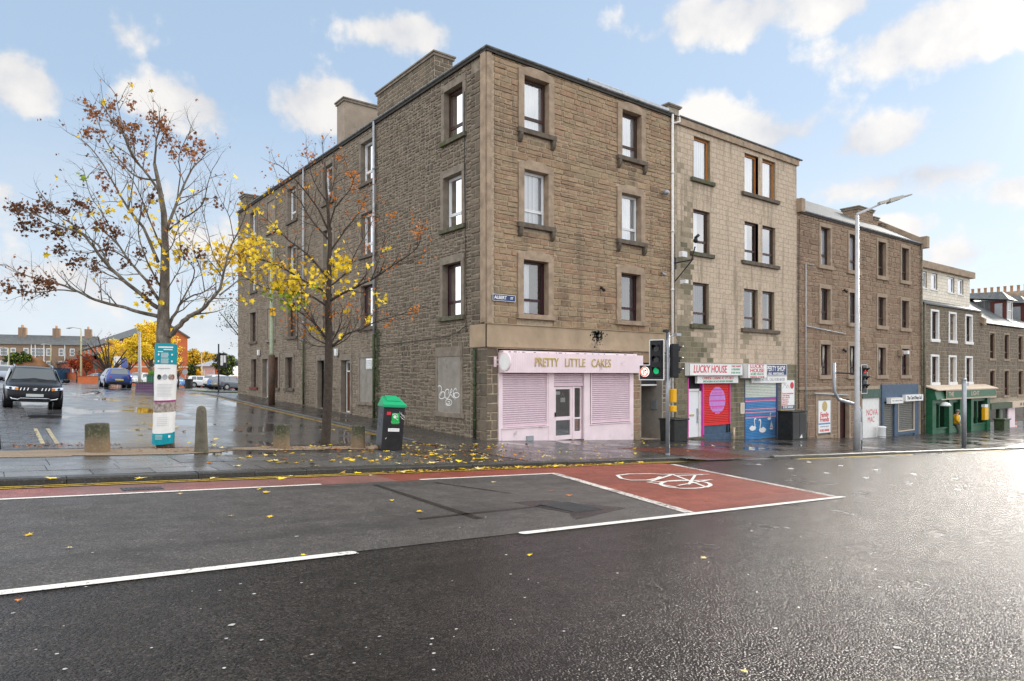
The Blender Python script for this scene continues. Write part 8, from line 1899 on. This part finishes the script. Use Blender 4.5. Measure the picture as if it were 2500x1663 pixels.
m = MB(); pbox(m, P, .8, L, 0, 4.1, -8, 0); m.build('wall', 'white_paint', HS_); m = MB(); m.add([P.p(-.4,4.0,.8), P.p(L+.5,4.0,.8), P.p(L+.5,5.6,-4), P.p(2.2,5.6,-4), P.p(-.4,4,-8.5), P.p(L+.5,4,-8.5)], [(0,1,2,3), (3,2,5,4), (0,3,4)]); rf = m.build('roof', 'lead_pipe', HS_)
for (u0, u1) in ((1.6,3.2), (4.4,5.2)): m = MB(); pbox(m, P, u0, u1, 1.8, 3.4, 0, .05); m.build('window', 'head_clear', HS_)
m = MB(); pbox(m, P, 3.5, 4.2, .5, 3.6, 0, .05); m.build('door', 'brick_orange', HS_)
# ---- sign posts
for (px, dep, h, mt, lab) in ((287, 70, 3.0, 'sign_white', 'small white sign on a post behind the dark blue hatchback'), (305, 72, 2.9, 'car_blue', 'small blue sign on a yellow banded post before the brick flats'), (452, 88, 2.3, 'galv', 'round grey sign back on a post at the car park entrance'), (234, 98, 3.0, 'timber_grey', 'dark square sign behind the low orange brick wall')):
    x, y = spot(px, dep); z = gz(x, y); t = thing('road_sign', (x, y, z), lab, 'sign'); m = MB(); m.tube([(x,y,z-.1), (x,y,z+h)], .05, 6); m.build('post', 'lamp_yellowish' if 'yellow' in lab else 'galv', t)
    P = Plane((x,y,0), (UX,-UZ,0), (-UZ,-UX,0)); m = MB()
    if 'round' in lab: c = P.p(0, z+h-.3, .06); m.tube([c, c+Vector((-UZ,-UX,0))*.03], .38, 16)
    else: pbox(m, P, -.35, .35, z+h-1.0, z+h, .05, .08)
    m.build('plate', mt, t)
# ---- background trees
def gtree(px, dep, ytop, wpx, label, leafs, seed, bare=False, trunk_r=.16, size=.28, nl=14, name='street_tree', trunk_f=.3, barkm='bark_dark', pos=None, lvl=2, spread=1.0, every=1.0, leafm=None):
    x, y = pos if pos else spot(px, dep); z = gz(x, y)-.1; H = CAM[2]+(YHP-ytop)*dep/FPX-z; Rr = wpx/2*dep/FPX; tr = Tree(seed); r = tr.r
    top = Vector((x+r.uniform(-.2,.2), y, z+H*trunk_f)); tr.mb.tube([(x,y,z), (x+.05,y,z+H*trunk_f*.5), top], [trunk_r*1.25, trunk_r, trunk_r*.85], 9)
    cz = z+H*(trunk_f+1)/2; hz = H*(1-trunk_f)/2
    nl_ = 11
    for i in range(nl_):
        a = 2*math.pi*i/nl_*1.62+r.uniform(-.3,.3); e = r.uniform(-.25, 1.35); end = Vector((x+Rr*spread*math.cos(a)*math.cos(e), y+Rr*math.sin(a)*math.cos(e), cz+hz*math.sin(e)*r.uniform(.85,1.0))); mid = top.lerp(end, .5)+Vector((0,0,r.uniform(-.1,.3)*Rr*.3))
        tr.limb([top-Vector((0,0,r.uniform(0,.25)*H*trunk_f)), mid, end], trunk_r*r.uniform(.35,.6), trunk_r*.12, 6)
    tr.dress(Rr*.22, (Rr*.3, Rr*.62), lvl, .2, .3)
    t = thing(name, (x, y, z), label, 'tree'); tr.mb.build('trunk', [barkm, 'twig'], t, smooth=True)
    if not bare:
        m = MB()
        for p, d in tr.tips:
            if r.random() < every:
                for _ in range(nl): leaf_shape(m, p+Vector((r.gauss(0,1), r.gauss(0,1), r.gauss(0,.7)))*Rr*.10, size*r.uniform(.6,1.2), r, 0 if r.random() < .8 else 1, maple=False)
        m.build('crown', leafs, t)
    return t
gtree(316, 76, 838, 96, 'bright yellow tree left of the thick pale pole', ['leaf_yellow','leaf_gold'], 3, size=.26, nl=7, trunk_f=.38); gtree(371, 66, 800, 88, 'bright yellow and green tree behind the wrapped maple', ['leaf_yellow','leaf_gold'], 4, size=.26, nl=6, trunk_f=.36, barkm='bark_maple', trunk_r=.2)
gtree(420, 72, 850, 56, 'yellow leaved tree right of the wrapped maple trunk', ['leaf_yellow','leaf_gold'], 14, size=.25, nl=3, trunk_f=.35, every=.12)
gtree(262, 64, 815, 120, 'bare dark forked tree left of the dark blue hatchback', ['leaf_orange','leaf_brown'], 6, trunk_r=.24, trunk_f=.26, size=.15, nl=2, every=.08)
gtree(187, 104, 872, 34, 'small red leaved tree left of the yellowish lamp post', ['leaf_red','leaf_orange'], 7, size=.22, nl=3, trunk_f=.4, trunk_r=.08); gtree(212, 100, 868, 40, 'small orange red tree right of the yellowish lamp post', ['leaf_red','leaf_orange'], 8, size=.22, nl=3, trunk_f=.4, trunk_r=.08)
gtree(119, 118, 878, 26, 'small bare shrub at the left foot of the mound', None, 10, bare=True, trunk_f=.25, trunk_r=.09); gtree(146, 116, 872, 44, 'small bare dark tree right of the mound', None, 11, bare=True, trunk_f=.3, trunk_r=.12)
gtree(435, 84, 878, 44, 'small bare tree before the orange brick gable', None, 12, bare=True, trunk_f=.42, trunk_r=.1); 
gtree(478, 150, 862, 60, 'olive brown leaved tree behind the house left of the post', ['leaf_olive' if 'leaf_olive' in MAT else 'leaf_gold','leaf_dark'], 13, size=.5, nl=5); gtree(548, 120, 868, 46, 'dark green bushy tree beside the house with the blue grey roof', ['leaf_dark','leaf_green'], 15, size=.34, nl=5, trunk_f=.2)
gtree(509, 165, 866, 66, 'brown green tree right behind the blue grey roof', ['leaf_olive' if 'leaf_olive' in MAT else 'leaf_gold','leaf_dark'], 17, size=.5, nl=4)
gtree(470, 116, 893, 34, 'low green shrub at the left end of the red brick wall', ['leaf_dark','leaf_green'], 18, size=.25, nl=5, trunk_f=.15, trunk_r=.08); gtree(487, 112, 900, 14, 'small bright yellow bush over the red brick wall', ['leaf_yellow','leaf_green'], 19, size=.2, nl=4, trunk_f=.2, trunk_r=.05)
gtree(46, 122, 866, 44, 'dark green bush on the left flank of the mound', ['leaf_dark','leaf_green'], 21, size=.35, nl=8, trunk_f=.5, trunk_r=.1)
gtree(598, 62, 742, 190, 'loose dark leaved tree overhanging from behind the side tenement', ['leaf_dark','leaf_green'], 22, size=.16, nl=2, trunk_f=.35, trunk_r=.22, every=.75, pos=(4.6, 40.0))
# ================================================================== PERSON
def person():
    x, y = 37.3, -1.05; z = gz(x, y); t = thing('person', (x, y, z), 'person in a yellow jacket and patterned trousers leaning at the green pub door', 'person')
    H = 1.72
    me = bpy.data.meshes.new('body'); J = {'pel':(0,0,.92), 'wst':(-.02,0,1.08), 'chs':(-.02,.0,1.30), 'nk':(.02,-.01,1.47), 'hd0':(.05,-.02,1.55), 'hd':(.07,-.03,1.64),
         'shl':(-.03,-.17,1.40), 'ell':(-.10,-.24,1.13), 'wrl':(.06,-.22,.93), 'shr':(-.01,.17,1.40), 'elr':(-.02,.25,1.14), 'wrr':(.12,.20,.94),
         'hpl':(0,-.10,.88), 'knl':(.08,-.12,.49), 'anl':(-.0,-.12,.09), 'fol':(.16,-.13,.04), 'hpr':(0,.10,.88), 'knr':(.16,.10,.52), 'anr':(.10,.10,.10), 'for':(.25,.12,.04)}
    E_ = [('pel','wst'),('wst','chs'),('chs','nk'),('nk','hd0'),('hd0','hd'),('chs','shl'),('shl','ell'),('ell','wrl'),('chs','shr'),('shr','elr'),('elr','wrr'),('pel','hpl'),('hpl','knl'),('knl','anl'),('anl','fol'),('pel','hpr'),('hpr','knr'),('knr','anr'),('anr','for')]
    rad = {'pel':.15,'wst':.14,'chs':.15,'nk':.065,'hd0':.085,'hd':.10,'shl':.075,'ell':.05,'wrl':.033,'shr':.075,'elr':.05,'wrr':.033,'hpl':.10,'knl':.068,'anl':.045,'fol':.04,'hpr':.10,'knr':.068,'anr':.045,'for':.04}
    # hands: palm and five fingers
    for s, w, d in (('l','wrl',-1), ('r','wrr',1)):
        b = Vector(J[w]); J['pm'+s] = tuple(b+Vector((.05,0,-.06))); rad['pm'+s] = .03; E_.append((w, 'pm'+s))
        for k in range(5):
            o = Vector((.02*(k-2), .01*d, 0)); a = Vector(J['pm'+s])+o*.6; J['f%s%d' % (s,k)] = tuple(a+Vector((.015,0,-.045))+o*.4); J['g%s%d' % (s,k)] = tuple(a+Vector((.0,.01*d,-.085+.01*abs(k-2)))+o*.6)
            rad['f%s%d' % (s,k)] = .009; rad['g%s%d' % (s,k)] = .008; E_ += [('pm'+s, 'f%s%d' % (s,k)), ('f%s%d' % (s,k), 'g%s%d' % (s,k))]
    names = list(J); me.from_pydata([J[n] for n in names], [(names.index(a), names.index(b)) for a, b in E_], []); me.materials.append(MAT['skin'])
    o = bpy.data.objects.new('body', me); COL.objects.link(o); o.parent = t
    sk_ = o.modifiers.new('skin', 'SKIN'); sk_.use_smooth_shade = True
    for i, n in enumerate(names): me.skin_vertices[0].data[i].radius = (rad[n], rad[n]); me.skin_vertices[0].data[i].use_root = (n == 'pel')
    s2 = o.modifiers.new('sub', 'SUBSURF'); s2.levels = 1; s2.render_levels = 2
    m = MB(); m.lathe([(.14,.0), (.165,.1), (.15,.22), (.17,.42), (.155,.52), (.07,.60)], (-.02,0,.87), 16, sy=1.2); 
    for s, e, w, sg in (((-.03,-.17,1.40), (-.10,-.24,1.13), (.05,-.22,.96), -1), ((-.01,.17,1.40), (-.02,.25,1.14), (.11,.20,.97), 1)): m.tube([s, e, w], [.095,.075,.055], 10)
    m.build('jacket', 'jacket', t, smooth=True, world=False)
    m = MB(); m.tube([(.12,-.03,1.42), (.155,-.02,1.2), (.15,0,1.0)], [.04,.055,.05], 8); m.build('shirt', 'plastic_white', t, smooth=True, world=False)
    m = MB()
    for sg, kn, an in ((-1,(.08,-.12,.49),(0,-.12,.12)), (1,(.16,.10,.52),(.10,.10,.13))): m.tube([(0,sg*.09,.92), (0,sg*.10,.82), kn, an], [.13,.12,.09,.075], 10)
    m.build('trousers', 'trousers', t, smooth=True, world=False)
    m = MB(); 
    for sg, an, fo in ((-1,(-.03,-.12,.06),(.20,-.13,.05)), (1,(.07,.10,.06),(.29,.12,.05))): m.tube([an, fo], [.06,.045], 8)
    m.build('shoes', 'box_black', t, smooth=True, world=False)
    m = MB(); m.lathe([(.10,-.02), (.112,.03), (.10,.085), (.06,.115), (.01,.125)], (.045,-.03,1.635), 14); m.build('hair', 'hair', t, smooth=True, world=False)
    m = MB(); m.tube([(.16,-.03,1.655), (.195,-.03,1.625), (.165,-.03,1.62)], [.012,.018,.012], 6); m.lathe([(.02,-.02),(.02,.02)], (.07,-.135,1.64), 8); m.lathe([(.02,-.02),(.02,.02)], (.07,.075,1.64), 8); m.build('face', 'skin', t, smooth=True, world=False)
    m = MB(); 
    for sg in (-1, 1): m.tube([(.158,-.03+sg*.035,1.66), (.168,-.03+sg*.035,1.66)], .012, 8)
    m.build('eyes', 'box_black', t, world=False)
    t.rotation_euler = (0, 0, R(-50)); t.scale = (1.1,1.1,1.1)
person()
# ================================================================== FALLEN LEAVES
flat('leaf_tan', (.42,.26,.07), .6, var=.3, scale=25)
def leaf_proto(mat, seed):
    m = MB(); leaf_shape(m, (0,0,0), .15, random.Random(seed), flatn=(0,0,1)); r = random.Random(seed)
    m.v = [(a, b, abs(c)*.5+r.uniform(0,.012)) for a, b, c in m.v]
    m.tube([(0,-.07,.005), (.01,-.12,.012)], .002, 4)
    me = bpy.data.meshes.new('fallen_leaf'); me.from_pydata(m.v, [], m.f); me.materials.append(MAT[mat]); return me
PR_ = [leaf_proto(mt, i) for i, mt in enumerate(('leaf_yellow','leaf_gold','leaf_pale','leaf_orange','leaf_gold','leaf_tan','leaf_pale','leaf_brown'))]
rnd = random.Random(77); cnt = 0
def drop(x, y, off, label, group, k=None, s=1.0):
    global cnt
    me = PR_[k if k is not None else rnd.choices(range(8), (6,5,5,3,5,5,4,4))[0]]
    o = bpy.data.objects.new('fallen_leaf', me); COL.objects.link(o); o.location = (x, y, gz(x, y)+off+.004); o.rotation_euler = (rnd.gauss(0,.10), rnd.gauss(0,.10)+.05, rnd.uniform(0,6.28)); q = s*rnd.uniform(.6,1.15); o.scale = (q,q,q)
    tag(o, label, 'leaf', group); cnt += 1
la, ga = 'yellow or tan fallen maple leaf lying flat on the wet pavement by the corner', 'leaves scattered on the pavement'
for _ in range(164):
    px = rnd.triangular(380, 1330, 980); py = rnd.uniform(1085, 1140) if rnd.random() < .8 else rnd.uniform(1068, 1090)
    x, y, z, t = hitg(px*1.0, py, .012)
    if -6.0 < y < -.3: drop(x, y, .014 if y < -3.2 and x < -5.2 else .002, la, ga)
lb, gb = 'yellow fallen maple leaf resting in the gutter on the double yellow lines', 'leaves along the gutter'
for _ in range(56):
    x = rnd.triangular(-12.5, 2.4, -3.2); y = -6.30-abs(rnd.gauss(0,.10)); drop(x, y, ROADZ+.012, lb, gb, s=1.1)
for (px, py) in ((128,1172),(345,1172),(690,1172)): x, y, z, t = hitg(px, py, 0); drop(x, y, .01, lb, gb, 0, 1.3)
lc, gc = 'small fallen leaf lying on the open grey road', 'leaves on the road'
for (px, py, k) in ((45,1472,3),(170,1343,2),(70,1312,1),(740,1360,0),(1025,1253,1),(957,1225,0),(563,1263,1),(660,1266,1),(650,1205,1),(440,1208,1),(635,1197,0),(1294,1360,0),(1348,1201,3),(1390,1212,3),(1718,1368,2),(1817,1648,2),(1205,1180,2),(905,1163,2),(1630,1128,3),(1725,1225,3)):
    x, y, z, t = hitg(px, py, ROADZ); drop(x, y, ROADZ+.010, lc, gc, k, .62 if py < 1300 else (.5 if py < 1500 else .3))
ld2, gd = 'fallen leaf on the wet side street between the bollards and the far kerb', 'leaves on the side street'
for _ in range(34):
    x = rnd.uniform(-10, -2.4); y = rnd.uniform(-1.0, 7); drop(x, y, -.06 if x < -2.5 else .004, ld2, gd)
le, ge = 'yellow fallen leaf on the wet pavement right of the pink shop', 'leaves outside the shops'
for _ in range(26):
    x = rnd.triangular(-1, 12, 4); y = rnd.uniform(-6.2, -.6); drop(x, y, -.06 if 3 < x < 6.2 and y < -5 else .004, le, ge, s=.9)
# brown leaf mush along the kerbs, beyond counting
m = MB(); rnd = random.Random(5)
for _ in range(900):
    w = rnd.random()
    if w < .45: x = rnd.uniform(-12.9,-10.8); y = rnd.gauss(-.3,.45); o = -.045
    elif w < .75: x = -2.62-abs(rnd.gauss(0,.12)); y = rnd.uniform(.5,20); o = -.055
    else: x = rnd.uniform(-11.6,-5.0); y = rnd.gauss(-1.9,.4); o = .012
    leaf_shape(m, (x, y, gz(x, y)+o+.012), rnd.uniform(.04,.09), rnd, 0 if rnd.random() < .6 else 1, flatn=(rnd.gauss(0,.25), rnd.gauss(0,.25), 1), maple=False)
for _ in range(700):
    x = rnd.triangular(-8.0, 1.2, -3.6); y = rnd.uniform(-6.1, -.9) if rnd.random() < .75 else -6.32-abs(rnd.gauss(0,.08)); o = .014 if y > -6.2 else ROADZ+.012
    leaf_shape(m, (x, y, gz(x, y)+o), rnd.uniform(.05,.12), rnd, rnd.choice((0,1,2,3,3,4)), flatn=(rnd.gauss(0,.2), rnd.gauss(0,.2), 1), maple=False)
o = m.build('leaf_litter', ['leaf_brown','leaf_orange','leaf_tan','leaf_gold','leaf_pale']); o['kind'] = 'stuff'; o['label'] = 'brown rotting leaf litter along the kerbs and bollards'
flat('specks', (.40,.39,.37), .7, var=.4, scale=30)
# pale chewing gum and paint specks on the road
m = MB(); rnd = random.Random(15)
for _ in range(110):
    px = rnd.uniform(0, 2300); py = rnd.uniform(1200, 1640); x, y, z, t = hitg(px, py, ROADZ); r_ = rnd.uniform(.005, .013)*(1+.8*(rnd.random() < .1)); n = 7
    if y > -7.6: continue
    vs = [(x+r_*1.2*math.cos(2*math.pi*k/n+.3)*rnd.uniform(.7,1.2), y+r_*math.sin(2*math.pi*k/n+.3)*rnd.uniform(.7,1.2), gz(x, y)+ROADZ+.0075) for k in range(n)]; m.add(vs, [tuple(range(n))])
struct(m.build('road_specks', 'specks'))
